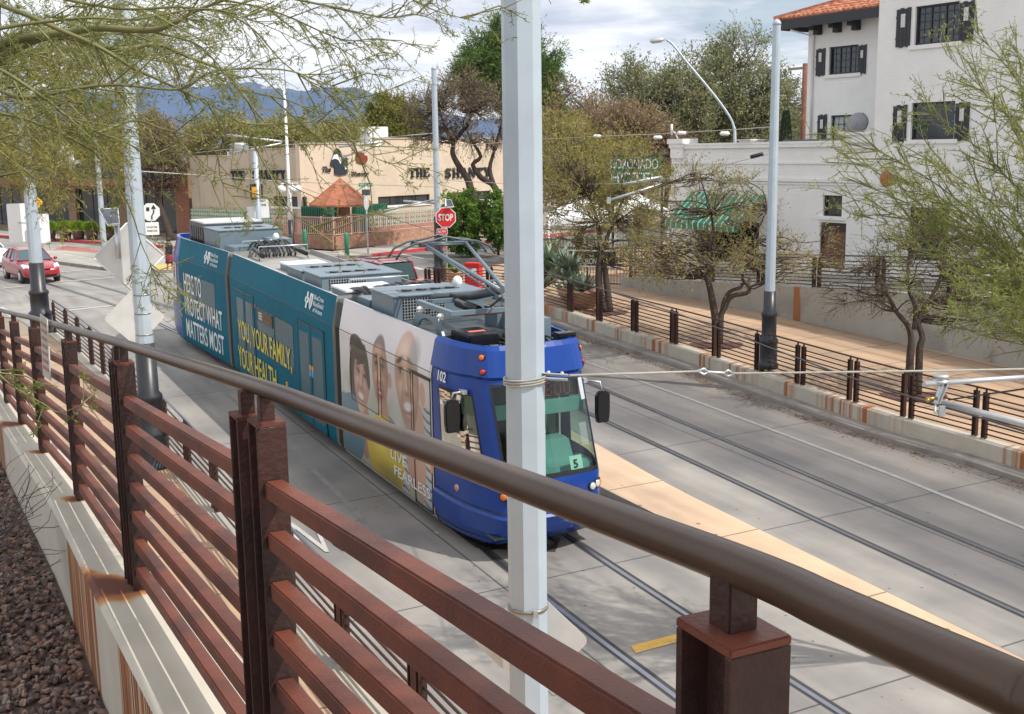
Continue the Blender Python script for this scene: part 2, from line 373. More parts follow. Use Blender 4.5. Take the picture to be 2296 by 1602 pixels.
# street grid directions at the crossing
SU = V(0.616, 0.788, 0); SVv = V(-0.788, 0.616, 0)
kR = [V(4.5, 31.2, 0), V(2.4, 35.5, 0), V(.05, 40.7, 0), V(-1.5, 42.8, 0), V(-3.2, 44.4, 0), V(-4.6, 46.2, 0), V(-5.0, 48.6, 0), V(-3.6, 52.2, 0), V(-1.5, 55.7, 0), V(5, 64, 0), V(14, 75.5, 0), V(40, 108.8, 0)]
kerbR = [V(21, -2, 0), V(12.3, 15.5, 0)] + [V(9.39, 21.3, 0), V(7.86, 23.9, 0), V(6.48, 26.84, 0)] + kR
kerbR = smooth_pts(kerbR, 5)
ramp_end = next(i for i, p in enumerate(kerbR) if p.y > 42)
leftR = offs([p for p in reversed(F2line)], -0.0)
leftR = [V(3.2, 2.0, 0)] + [p for p in leftR if p.y > 3] + [V(-17.5, 40.5, 0), V(-23, 45, 0), V(-34, 52, 0)]

# crossing: one asphalt sheet; concrete slab of the crossing on top of it
a = MB()
c0 = V(-6.5, 50, 0)
def quad_dir(mb, o, d, s0, s1, w0, w1, dz, n=14):
    pr = V(d.y, -d.x, 0)
    for i in range(n):
        t0 = lerp(s0, s1, i / n); t1 = lerp(s0, s1, (i + 1) / n)
        q = [o + d * t0 + pr * w0, o + d * t1 + pr * w0, o + d * t1 + pr * w1, o + d * t0 + pr * w1]
        mb.face([V(p.x, p.y, zr(p.y) + dz) for p in q])
quad_dir(a, V(-6.5, 50, 0), SU, -30, 120, -16, 14, 0.0, 60)
quad_dir(a, V(-6.5, 50, 0), SVv, 10, 130, -8.8, 14, -0.004, 60)
struct('asphalt_street', a, M_asph)
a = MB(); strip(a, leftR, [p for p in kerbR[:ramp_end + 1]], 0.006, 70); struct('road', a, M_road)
a = MB()
pl = [V(-0.5, 42, 0), V(-3.2, 44.4, 0), V(-4.6, 46.2, 0), V(-5.0, 48.6, 0), V(-4.2, 51.2, 0), V(-8.3, 62.2, 0), V(-11.5, 63.4, 0), V(-30, 78, 0), V(-50, 92, 0), V(-60, 80, 0), V(-45, 62, 0), V(-34, 52, 0), V(-23, 45, 0), V(-17.5, 40.5, 0), V(-10, 36, 0)]
a.face([V(p.x, p.y, 0.004) for p in pl if p.y > 44] ); struct('crossing_slab', a, concrete_mat('crossing_concrete', (0.30, 0.285, 0.26), (0.22, 0.21, 0.2), (4.5, 4.5), -math.radians(38), speck=1.3))

# right kerb with gutter, low wall, sidewalk
def ext_profile(mb, line, prof, closed=True):      # prof: (offset to the right of travel, dz)
    L = [offs(line, o) for o, _ in prof]; n = len(prof)
    b = len(mb.v)
    for i in range(len(line)):
        for j in range(n): p = L[j][i]; mb.v.append((p.x, p.y, zr(line[i].y) + prof[j][1]))
    for i in range(len(line) - 1):
        for j in range(n if closed else n - 1):
            j2 = (j + 1) % n; mb.f.append((b + i * n + j, b + i * n + j2, b + (i + 1) * n + j2, b + (i + 1) * n + j)); mb.mi.append(mb.m); mb.sm.append(False)
    mb.f.append(tuple(b + j for j in range(n))); mb.mi.append(mb.m); mb.sm.append(False)
    mb.f.append(tuple(b + (len(line) - 1) * n + j for j in range(n))); mb.mi.append(mb.m); mb.sm.append(False)
kk = [p for p in kerbR if p.y < 60]
k = MB()
ext_profile(k, kerbR[:ramp_end + 12], [(-0.02, -0.2), (0.0, 0.10), (0.05, 0.15), (0.30, 0.16), (0.30, -0.2)])
struct('kerb', k, M_kerb)
# red kerb at the street corner
k = MB(); ext_profile(k, kerbR[ramp_end + 12:], [(-0.02, -0.2), (0.0, 0.12), (0.04, 0.15), (0.22, 0.16), (0.22, -0.2)]); struct('kerb', k, M_redk)
wl = [p for p in kerbR if p.y < 43.0]
w = MB(); ext_profile(w, wl, [(0.302, -0.2), (0.302, 0.47), (0.32, 0.49), (0.58, 0.50), (0.60, 0.48), (0.60, -0.2)])
M_wallstain = mat('rust_stained_concrete', (0.47, 0.43, 0.36), 0.8, var=0.12, vscale=2)
def rust_streaks(m, rz, col=(0.33, 0.115, 0.035), sx=5.0, thr=(0.50, 0.62), patch=0.35, zs=0.06, pthr=(0.52, 0.60)):
    t = m.node_tree; b = t.nodes['Principled BSDF']; src = b.inputs['Base Color'].links[0].from_socket
    co = N(t, 'ShaderNodeTexCoord'); rt = N(t, 'ShaderNodeMapping'); rt.inputs['Rotation'].default_value = (0, 0, rz); t.links.new(co.outputs['Object'], rt.inputs[0]); mp = N(t, 'ShaderNodeMapping'); mp.inputs['Scale'].default_value = (0.5, sx, zs); t.links.new(rt.outputs[0], mp.inputs[0])
    n = N(t, 'ShaderNodeTexNoise'); n.inputs['Scale'].default_value = 1.0; n.inputs['Detail'].default_value = 4; t.links.new(mp.outputs[0], n.inputs['Vector'])
    mp2 = N(t, 'ShaderNodeMapping'); mp2.inputs['Scale'].default_value = (0.2, patch, 0.02); t.links.new(rt.outputs[0], mp2.inputs[0])
    n2_ = N(t, 'ShaderNodeTexNoise'); n2_.inputs['Scale'].default_value = 1.0; n2_.inputs['Detail'].default_value = 2; t.links.new(mp2.outputs[0], n2_.inputs['Vector'])
    r = ramp(t, n.outputs[0], [(thr[0], (0, 0, 0)), (thr[1], (1, 1, 1))]); r2 = ramp(t, n2_.outputs[0], [(pthr[0], (0, 0, 0)), (pthr[1], (1, 1, 1))])
    mu = N(t, 'ShaderNodeMath', operation='MULTIPLY'); t.links.new(r.outputs[0], mu.inputs[0]); t.links.new(r2.outputs[0], mu.inputs[1])
    mm = N(t, 'ShaderNodeMixRGB'); mm.inputs[2].default_value = (*col, 1); t.links.new(mu.outputs[0], mm.inputs[0]); t.links.new(src, mm.inputs[1]); t.links.new(mm.outputs[0], b.inputs['Base Color'])
rust_streaks(M_wallstain, -RA, sx=6.5, patch=.9, thr=(.45, .60), pthr=(.46, .54))
tag(w.build('low_wall', M_wallstain), 'low rust-streaked concrete wall along the right kerb, under the open brown fence', 'wall')

# right sidewalk between the low wall and the tall wall
wuA = V(4.28, 43.88, 0); wuB = V(12.81, 28.27, 0); wud = (wuB - wuA).normalized()
s = MB(); inner = [p for p in offs(kerbR[:ramp_end + 3], 0.60)]
far = [V(34.0, -10.5, 0), wuB + wud * 10, wuB, wuA, V(3.9, 44.6, 0)]
strip(s, inner, far, 0.47, 40)
struct('sidewalk', s, M_walk)
# corner plaza
s = MB(); cp = offs(kerbR[ramp_end + 2:], 0.22)
plz = [V(p.x, p.y, 0) for p in cp] + [V(60, 100, 0), V(30, 60, 0), V(4.2, 44.2, 0)]
inn = [V(1.5, 42.5, 0), V(4.2, 44.2, 0), V(14, 52, 0), V(30, 66, 0), V(60, 104, 0)]
strip(s, cp, inn, 0.165, 40)
struct('sidewalk', s, M_walk)
s = MB(); strip(s, [V(1.5, 42.5, 0), V(4.2, 44.2, 0), V(14, 52, 0), V(30, 66, 0), V(60, 104, 0)], [V(3.9, 40, 0), V(8, 42, 0), V(20, 48, 0), V(40, 60, 0), V(70, 90, 0)], 0.16, 20)
struct('sidewalk', s, M_walk)

# raised tan median between the two tracks
mu_ = [V(1.25, 24.5, 0), V(1.66, 23.55, 0), V(2.67, 21.14, 0), V(3.08, 20.23, 0), V(6.4, 13.6, 0), V(9.4, 7.6, 0), V(12, 2.4, 0)]
ml = [V(0.1, 24.2, 0), V(0.5, 23.0, 0), V(1.62, 20.7, 0), V(2.83, 18.5, 0), V(5.65, 12.9, 0), V(8.5, 7.2, 0), V(11.2, 1.8, 0)]
s = MB(); strip(s, offs(mu_, -0.03), offs(ml, 0.03), 0.148, 30); struct('median', s, M_tan)
k = MB(); ext_profile(k, smooth_pts(mu_, 3), [(0.12, -0.05), (0.12, 0.10), (0.09, 0.138), (-0.06, 0.145), (-0.06, -0.05)]); ext_profile(k, smooth_pts(ml, 3), [(-0.22, -0.05), (-0.20, 0.11), (-0.17, 0.138), (0.04, 0.145), (0.04, -0.05)])
p0, p1 = mu_[0], ml[0]
k.prism([(-0.12, -0.05), (1.55, -0.05), (1.55, 0.13), (-0.12, 0.13)], V(p1.x - .2, p1.y - 0.1, zr(24.3)), (p0 - p1).normalized(), Z, RD, 0.25)
struct('kerb', k, M_kerb)

# tram rails set in the concrete
trackN = smooth_pts([V(5.9, 6.9, 0), V(2.68, 13.24, 0), V(1.70, 15.15, 0), V(0.19, 18.2, 0), V(-0.47, 19.5, 0), V(-6.1, 30.9, 0), V(-8.05, 34.4, 0), V(-10.7, 38.3, 0), V(-14.6, 44.3, 0), V(-21.1, 53.3, 0), V(-29, 63, 0), V(-45, 80, 0)], 6)
trackN = [V(12, -4.7, 0)] + trackN
trackF = smooth_pts([V(15.9, -0.8, 0), V(7.5, 16.1, 0), V(4.85, 21.66, 0), V(2.75, 26.1, 0), V(-2.9, 38.0, 0), V(-6.3, 44.5, 0), V(-12, 54, 0), V(-20, 66, 0), V(-38, 86, 0)], 6)
M_rail = mat('polished_rail', (0.30, 0.31, 0.36), 0.28, 0.9, var=0.1)
M_groove = mat('rail_groove_rubber', (0.045, 0.042, 0.042), 0.8)
for tr in (trackN, trackF):
    for sgn in (-1, 1):
        c = offs(tr, 0.7425 * sgn); r_ = MB(); r_.m = 0
        strip(r_, offs(c, -0.035), offs(c, 0.035), 0.016, 160); r_.m = 1
        strip(r_, offs(c, -0.075), offs(c, 0.105), 0.010, 160)
        struct('rail', r_, [M_rail, M_groove])
# painted lines
def line_on(mb, pts, w, dz=0.014, n=30):
    pts = flat(pts); strip(mb, offs(pts, -w / 2), offs(pts, w / 2), dz, n)
k = MB()
kd = MB()
line_on(kd, [G(1150, 722), G(1287, 803), G(1531, 890), G(2012, 1071), G(2296, 1186), G(2700, 1350)], 0.11)
line_on(kd, [G(325, 757), G(440, 826), G(641, 1000), G(765, 1115), G(929, 1300), G(1066, 1394), G(1250, 1560)], 0.12)
for a_, b_, w_ in (((45, 709), (250, 687), .3), ((0, 648), (57, 643), .25), ((134, 633), (261, 623), .25), ((137, 611), (200, 606), .25), ((0, 690), (30, 712), .25), ((839, 578), (949, 606), .35), ((901, 571), (949, 581), .3), ((150, 692), (200, 688), .2), ((490, 712), (560, 705), .2)):
    line_on(k, [G(*a_), G(*b_)], w_, 0.018, 4)
struct('road_marking', k, M_mark); struct('road_marking', kd, mat('dull_edge_line', (.215, .21, .205), .8, var=.2, vscale=5))
k = MB(); k.face([p + Z * 0.014 for p in (G(1414, 1450.6), G(1560, 1413), G(1560, 1431), G(1425.8, 1467))]); line_on(k, [G(1060, 580), G(1130, 568)], .15); struct('road_marking', k, M_yel)
k = MB(); o_ = G(690, 1262) ; ax_ = (G(760, 1225) - G(672, 1243)).normalized(); ax_.z = 0
textmesh('NO', k, G(672, 1241) + Z * 0.01, V(0.86, -0.05, 0).normalized(), V(-0.30, 0.95, 0.035).normalized(), 1, 0.01, width=1.15, height=1.5, az=Z); struct('road_marking', k, M_mark)

# far kerbs and sidewalks at the crossing
def walk_block(edge, inner_off, m, redk=True, z0=0.16):
    s_ = MB(); strip(s_, edge, [p + inner_off for p in edge], z0, 30); struct('sidewalk', s_, m)
    k_ = MB()
    for a_, b_ in zip(edge, edge[1:]):
        k_.beam(V(a_.x, a_.y, z0 / 2), V(b_.x, b_.y, z0 / 2), 0.22, z0 + 0.01)
    struct('kerb', k_, M_redk if redk else M_kerb)
M_walkg = concrete_mat('grey_sidewalk', (0.40, 0.375, 0.33), (0.33, 0.31, 0.28), (1.5, 1.5), -math.radians(38))
walk_block([V(40, 123.5, 0), V(10, 86.5, 0), V(-.58, 73.07, 0), V(-7.73, 63.76, 0)], V(-6, 5, 0), M_walkg)
walk_block([V(-7.73, 63.76, 0), V(-8.6, 62.9, 0), V(-9.8, 62.9, 0), V(-11.5, 64, 0)], V(-1.5, 9, 0), M_walkg, False, 0.152)
walk_block([V(-11.5, 64, 0), V(-27.2, 76.3, 0), V(-60, 102, 0), V(-110, 141, 0)], V(3.5, 5, 0), M_walkg)
isl = [G(128, 592), G(239, 607), G(330, 614), G(392, 612), G(392, 590), G(300, 578), G(235, 568), G(150, 556), G(100, 552), G(96, 570)]
s = MB(); s.face([V(p.x, p.y, 0.16) for p in isl]); struct('traffic_island', s, M_walkg)
k = MB()
for a_, b_ in zip(isl, isl[1:] + isl[:1]): k.beam(V(a_.x, a_.y, 0.075), V(b_.x, b_.y, 0.075), 0.2, 0.168)
struct('kerb', k, M_kerb)
s = MB(); s.face([V(p.x, p.y, 0.168) for p in (G(150, 557), G(232, 569), G(215, 573), G(120, 566))]); s2 = mat('brick_red_paving', (0.36, 0.13, 0.10), 0.85, var=0.15); struct('paving', s, s2)
s = MB(); s.face([V(p.x, p.y, 0.168) for p in (G(338, 603), G(388, 601), G(388, 610), G(334, 611))]); struct('tactile_paving', s, mat('yellow_tactile', (0.62, 0.40, 0.08), 0.7))

# left sidewalk and its kerb wall
lw = [V(p.x, p.y, 0) for p in F2line if p.y < 38]
inner_l = offs(lw, -0.0)
def z2s(Y): return 0.22 if Y > 30 else 0.0 + 0.22 * max(0, (Y - 12)) / 18.0
def prof2(mb, line, prof):
    b = len(mb.v); n = len(prof); L = [offs(line, o) for o, _ in prof]
    for i in range(len(line)):
        for j in range(n): p = L[j][i]; mb.v.append((p.x, p.y, (z2s(line[i].y) + prof[j][1]) if prof[j][1] > -0.9 else zr(line[i].y) - 0.3))
    for i in range(len(line) - 1):
        for j in range(n):
            j2 = (j + 1) % n; mb.f.append((b + i * n + j, b + i * n + j2, b + (i + 1) * n + j2, b + (i + 1) * n + j)); mb.mi.append(mb.m); mb.sm.append(False)
lwr = list(reversed(lw))            # travelling away from us: right of travel is the road side
w = MB(); prof2(w, lwr, [(-0.2, -1), (-0.2, -0.01), (-0.18, 0.0), (0.14, 0.0), (0.16, -0.02), (0.16, -1)])
tag(w.build('kerb_wall', M_conc), 'pale concrete kerb wall under the lower brown fence on the left of the road', 'wall')
s = MB()
li = offs(lwr, -0.2); lo = offs(lwr, -9.0)
for i in range(len(li) - 1):
    za, zb = z2s(lwr[i].y) - 0.04, z2s(lwr[i + 1].y) - 0.04
    A = [li[i].lerp(lo[i], t) for t in (0, 1)]; B = [li[i + 1].lerp(lo[i + 1], t) for t in (0, 1)]
    s.face([V(A[0].x, A[0].y, za), V(B[0].x, B[0].y, zb), V(B[1].x, B[1].y, zb), V(A[1].x, A[1].y, za)])
struct('sidewalk', s, M_walk)
# ------------------------------------------------------------------ near railing on its wall
caps = {'A': V(.210, 1.05, 5.142), 'B1': V(-.589, 2.682, 4.975), 'B0': V(-.660, 2.790, 4.968), 'C1': V(-1.635, 4.775, 4.75), 'C0': V(-1.700, 4.890, 4.738),
        'D1': V(-2.690, 6.915, 4.505), 'D0': V(-2.745, 7.030, 4.493), 'E1': V(-3.735, 8.92, 4.293), 'E0': V(-3.795, 9.04, 4.281), 'F1': V(-4.752, 10.9, 4.066), 'F0': V(-4.815, 11.02, 4.053),
        'H1': V(-5.80, 12.95, 3.84), 'H0': V(-5.86, 13.07, 3.828), 'I1': V(-6.9, 15.1, 3.62)}
seq = ['A', 'B1', 'B0', 'C1', 'C0', 'D1', 'D0', 'E1', 'E0', 'F1', 'F0', 'H1', 'H0', 'I1']
rail = empty('handrail_fence', V(.236, 1.18, 4.095), 'rust-brown steel railing with thick round handrail crossing the whole foreground', 'railing')
def hpost(mb, top, H, t, w=0.072, d=0.088, th=0.009):      # H-section post: flanges across the rail, open channels at the sides
    sd = V(-t.y, t.x, 0)
    c = top - Z * (H / 2)
    for s_ in (-1, 1): mb.box(c + t * (d / 2 - th / 2) * s_, (th, w, H), ax=t, ay=sd, az=Z)
    mb.box(c, (d - 2 * th, th, H), ax=t, ay=sd, az=Z)
def tdir(i):
    a = caps[seq[min(i + 1, len(seq) - 1)]] - caps[seq[max(i - 1, 0)]]; a.z = 0; return a.normalized()
PH = 1.0; OD = 0.042
for i, kx in enumerate(seq[:-1]):
    top = caps[kx]; t = tdir(i); sd = V(-t.y, t.x, 0)
    m_ = MB(); hpost(m_, top - Z * 0.006, PH - 0.006, t); p_ = m_.build('post', M_rustshade, rail, bevel=0.0012, seg=1)
    m_ = MB(); m_.box(top - Z * 0.001, (0.089, 0.073, 0.010), ax=t, ay=sd, az=Z); m_.build('cap_plate', M_rust, p_, bevel=0.002)
    m_ = MB(); m_.box(top + Z * 0.030, (0.034, 0.034, 0.062), ax=t, ay=sd, az=Z)
    m_.build('stub', M_rustshade, p_, bevel=0.002)
pp = [V(.50, .02, 5.36), V(.44, .40, 5.285), V(.356, .746, 5.226)] + [caps[k_] + Z * (0.058 + OD / 2) for k_ in ('A',)] 
hp = [caps[k_] + Z * (0.058 + OD / 2) for k_ in ('A', 'B1', 'C1', 'D1', 'E1', 'F1', 'H1', 'I1')]
hp = [hp[0]] + [hp[0].lerp(hp[1], .25), hp[0].lerp(hp[1], .75)] + [q for a_, b_ in zip(hp[1:], hp[2:]) for q in (a_, a_.lerp(b_, .5))] + [hp[-1]]
hp[0] = atd(1646, 1266, 1.105); hp[1] = hp[0].lerp(hp[3], .25); hp[2] = hp[0].lerp(hp[3], .7)
mid = smooth_pts([atd(2330, 1573, .765), atd(2199, 1514, .803), atd(2032, 1440, .874), atd(1865, 1364, .965)] + hp, 5)
m_ = MB(); m_.tube([atd(2700, 1745, .62)] + mid, OD / 2, 20); m_.build('handrail', M_pipe, rail)
for (a_, b_) in (('A', 'B1'), ('B0', 'C1'), ('C0', 'D1'), ('D0', 'E1'), ('E0', 'F1'), ('F0', 'H1'), ('H0', 'I1')):
    A, B = caps[a_], caps[b_]; t = (B - A); t.z = 0; t.normalize()
    for k_ in range(7):
        off = -0.135 - 0.126 * k_ - 0.0225
        m_ = MB(); m_.beam(A + t * 0.046 + Z * off, B - t * 0.046 + Z * off, 0.045, 0.045); m_.build('rail_bar', M_rust, rail, bevel=0.004, seg=2)
# wall beneath
wp = [V(.95, -1.2, 4.33), V(.55, .2, 4.2), V(.34, .746, 4.18)] + [caps[k_] - Z * PH for k_ in ('A', 'B1', 'C1', 'D1', 'E1', 'F1', 'H1')] + [V(-6.9, 15.1, 2.62), V(-9.2, 19.8, 2.15), V(-11.2, 24.0, 1.7)]
wp = smooth_pts(wp, 5)
M_nwall = mat('stained_pale_concrete', (0.56, 0.515, 0.43), 0.75, var=0.08, vscale=2.5, bump=0.06, bscale=50, col2=(0.50, 0.46, 0.39), c2scale=1.5)
def prof3(mb, line, prof, caps_=True):
    b = len(mb.v); n = len(prof); L = [offs(line, o) for o, _ in prof]
    for i in range(len(line)):
        for j in range(n): p = L[j][i]; mb.v.append((p.x, p.y, (line[i].z + prof[j][1])))
    for i in range(len(line) - 1):
        for j in range(n):
            j2 = (j + 1) % n; mb.f.append((b + i * n + j, b + i * n + j2, b + (i + 1) * n + j2, b + (i + 1) * n + j)); mb.mi.append(mb.m); mb.sm.append(False)
    if caps_:
        mb.f.append(tuple(b + j for j in range(n))); mb.mi.append(mb.m); mb.sm.append(False)
        mb.f.append(tuple(b + (len(line) - 1) * n + j for j in range(n))); mb.mi.append(mb.m); mb.sm.append(False)
w = MB(); prof3(w, wp, [(-0.19, -0.95), (-0.19, -0.02), (-0.168, 0.0), (0.15, 0.0), (0.17, -0.02), (0.17, -4.6)])
# rust stains: vertical runs below each pair of posts and a patch round the post feet (marks of their own shape)
def stain_nodes(m):
    t = m.node_tree; b = t.nodes['Principled BSDF']; src = b.inputs['Base Color'].links[0].from_socket
    geo = N(t, 'ShaderNodeTexCoord')
    def M_(op, a_, b_=None, c_=None):
        n_ = N(t, 'ShaderNodeMath', operation=op)
        for i_, x_ in enumerate((a_, b_, c_)):
            if x_ is None: continue
            if isinstance(x_, (int, float)): n_.inputs[i_].default_value = x_
            else: t.links.new(x_, n_.inputs[i_])
        return n_.outputs[0]
    nz_ = N(t, 'ShaderNodeTexNoise'); nz_.inputs['Scale'].default_value = 7; nz_.inputs['Detail'].default_value = 5; t.links.new(geo.outputs['Object'], nz_.inputs['Vector'])
    wob = M_('MULTIPLY_ADD', nz_.outputs[0], .9, -.45)
    top = None; side = None
    def mx(a_, b_): return b_ if a_ is None else M_('MAXIMUM', a_, b_)
    for kx, sc in (('B0', 1.0), ('C0', 1.0), ('D0', .55), ('E0', .6), ('F0', .9)):
        c = caps[kx]; tt = tdir(seq.index(kx)); foot = V(c.x, c.y, c.z - PH) - tt * 0.07
        vm = N(t, 'ShaderNodeVectorMath', operation='SUBTRACT'); vm.inputs[1].default_value = foot; t.links.new(geo.outputs['Object'], vm.inputs[0])
        al = N(t, 'ShaderNodeVectorMath', operation='DOT_PRODUCT'); al.inputs[1].default_value = tt; t.links.new(vm.outputs[0], al.inputs[0]); al = al.outputs['Value']
        ac = N(t, 'ShaderNodeVectorMath', operation='DOT_PRODUCT'); ac.inputs[1].default_value = V(-tt.y, tt.x, 0); t.links.new(vm.outputs[0], ac.inputs[0]); ac = ac.outputs['Value']
        # patch on the top, widening toward the left edge
        sh_ = M_('MULTIPLY_ADD', M_('MULTIPLY', ac, ac), 5.5, -.02)
        d1_ = M_('DIVIDE', M_('SUBTRACT', al, sh_), M_('MULTIPLY_ADD', M_('MAXIMUM', ac, 0.0), 1.1 * sc, .17 * sc))
        d_ = M_('SQRT', M_('ADD', M_('MULTIPLY', d1_, d1_), M_('MULTIPLY', M_('MULTIPLY', ac, ac), 5.0 if sc > .8 else 90.0)))
        e_ = M_('SUBTRACT', 1.25, M_('ADD', d_, wob)); e_ = M_('MULTIPLY', e_, 1.25)
        cl = N(t, 'ShaderNodeClamp'); t.links.new(e_, cl.inputs[0]); top = mx(top, cl.outputs[0])
        # streaks on the face beyond the foot
        if sc > .8:
            g1 = M_('GREATER_THAN', al, .0); g2_ = M_('LESS_THAN', al, 1.30 if kx == 'C0' else 1.62)
            side = mx(side, M_('MULTIPLY', g1, g2_))
    rt = N(t, 'ShaderNodeMapping'); rt.inputs['Rotation'].default_value = (0, 0, -RA); t.links.new(geo.outputs['Object'], rt.inputs[0]); mp = N(t, 'ShaderNodeMapping'); mp.inputs['Scale'].default_value = (0.01, 22, 0.35); t.links.new(rt.outputs[0], mp.inputs[0])
    n = N(t, 'ShaderNodeTexNoise'); n.inputs['Scale'].default_value = 1.0; n.inputs['Detail'].default_value = 4; t.links.new(mp.outputs[0], n.inputs['Vector'])
    r = ramp(t, n.outputs[0], [(0.36, (0.03,) * 3), (0.44, (0.32,) * 3), (0.49, (.95,) * 3), (0.525, (1.0,) * 3), (0.55, (.42,) * 3), (0.60, (.8,) * 3), (0.64, (0.22,) * 3)])
    g2 = N(t, 'ShaderNodeNewGeometry'); sp = N(t, 'ShaderNodeSeparateXYZ'); t.links.new(g2.outputs['Normal'], sp.inputs[0])
    isup = M_('GREATER_THAN', sp.outputs[2], .35)
    f_side = M_('MULTIPLY', M_('MULTIPLY', r.outputs[0], side), M_('SUBTRACT', 1.0, isup)); f_top = M_('MULTIPLY', top, isup)
    f_ = M_('MAXIMUM', f_side, f_top)
    cr_ = ramp(t, f_, [(0.0, (.58, .36, .17)), (0.4, (.46, .20, .06)), (0.8, (.21, .06, .022)), (1.0, (.13, .036, .018))])
    fac = N(t, 'ShaderNodeMapRange'); fac.inputs['From Max'].default_value = .35; t.links.new(f_, fac.inputs['Value'])
    mm = N(t, 'ShaderNodeMixRGB'); t.links.new(fac.outputs[0], mm.inputs[0]); t.links.new(src, mm.inputs[1]); t.links.new(cr_.outputs[0], mm.inputs[2]); t.links.new(mm.outputs[0], b.inputs['Base Color'])
stain_nodes(M_nwall)
tag(w.build('retaining_wall', M_nwall), 'pale concrete retaining wall with brown rust runs carrying the foreground railing', 'wall')

# gravel bed on our side of the wall
gl = [p for p in wp]
M_grav = mat('gravel_soil', (0.085, 0.055, 0.042), 0.95, var=0.4, vscale=30)
s = MB(); A = offs(gl, -0.19); B = offs(gl, -5.0)
def gzz(p): return p.z - 0.50
for i in range(len(gl) - 1):
    for t0, t1, h0, h1 in ((0, .3, 0, 0.0), (.3, 1, 0.0, 0.25)):
        q = [A[i].lerp(B[i], t0), A[i + 1].lerp(B[i + 1], t0), A[i + 1].lerp(B[i + 1], t1), A[i].lerp(B[i], t1)]
        zz = [gzz(gl[i]) + h0, gzz(gl[i + 1]) + h0, gzz(gl[i + 1]) + h1, gzz(gl[i]) + h1]
        s.face([V(a_.x, a_.y, z_) for a_, z_ in zip(q, zz)])
# bank running down from the gravel bed on the left and behind the camera
C_ = offs(gl, -14.0)
for i in range(len(gl) - 1):
    q = [B[i], B[i + 1], C_[i + 1], C_[i]]; s.face([V(q[0].x, q[0].y, gzz(gl[i]) + .25), V(q[1].x, q[1].y, gzz(gl[i + 1]) + .25), V(q[2].x, q[2].y, gzz(gl[i + 1]) * 0.8), V(q[3].x, q[3].y, gzz(gl[i]) * 0.8)])
struct('gravel_bed', s, M_grav)
rng = np.random.default_rng(5)
ico = bmesh.new(); bmesh.ops.create_icosphere(ico, subdivisions=1, radius=1.0); iv = np.array([v.co[:] for v in ico.verts]); ifc = np.array([[v.index for v in f.verts] for f in ico.faces]); ico.free()
Ls = [0.0]
for a_, b_ in zip(gl, gl[1:]): Ls.append(Ls[-1] + (b_ - a_).length)
def at_s(s_):
    for i in range(len(gl) - 1):
        if s_ <= Ls[i + 1]:
            t = (s_ - Ls[i]) / max(1e-6, Ls[i + 1] - Ls[i]); return gl[i].lerp(gl[i + 1], t), (gl[i + 1] - gl[i]).normalized()
    return gl[-1], (gl[-1] - gl[-2]).normalized()
NV = []; NF = []; CI = []; cnt = 0
NS = 9000
for _ in range(NS):
    s_ = 3.2 + 12.0 * rng.random() ** 1.5; p, t = at_s(s_); o = 0.21 + (0.75 + s_ * 0.03) * rng.random()
    sd = V(t.y, -t.x, 0).normalized(); q = p - sd * o
    r_ = rng.uniform(0.011, 0.025)
    M_ = Matrix.Rotation(rng.uniform(0, 6.28), 3, Vector(rng.normal(size=3)).normalized())
    vv = iv * (r_ * rng.uniform(0.8, 1.35), r_ * rng.uniform(0.7, 1.2), r_ * rng.uniform(0.5, 0.8)) * (1 + 0.18 * rng.normal(size=(len(iv), 1)))
    vv = vv @ np.array(M_) + (q.x, q.y, q.z - 0.50 + 0.008 + 0.014 * rng.random())
    NV.append(vv); NF.append(ifc + cnt); cnt += len(iv); CI += [rng.integers(0, 5)] * len(ifc)
me = bpy.data.meshes.new('gravel'); me.from_pydata(np.concatenate(NV).tolist(), [], np.concatenate(NF).tolist())
for i, c_ in enumerate([(0.20, 0.115, 0.085), (0.13, 0.08, 0.065), (0.26, 0.17, 0.13), (0.09, 0.065, 0.06), (0.19, 0.15, 0.13)]):
    me.materials.append(mat('pebble_%d' % i, c_, 0.8, var=0.25, vscale=40))
me.polygons.foreach_set('material_index', CI); me.update()
o = bpy.data.objects.new('gravel', me); SC.collection.objects.link(o); tag(o, 'reddish brown gravel behind the concrete wall', 'gravel', kind='stuff')
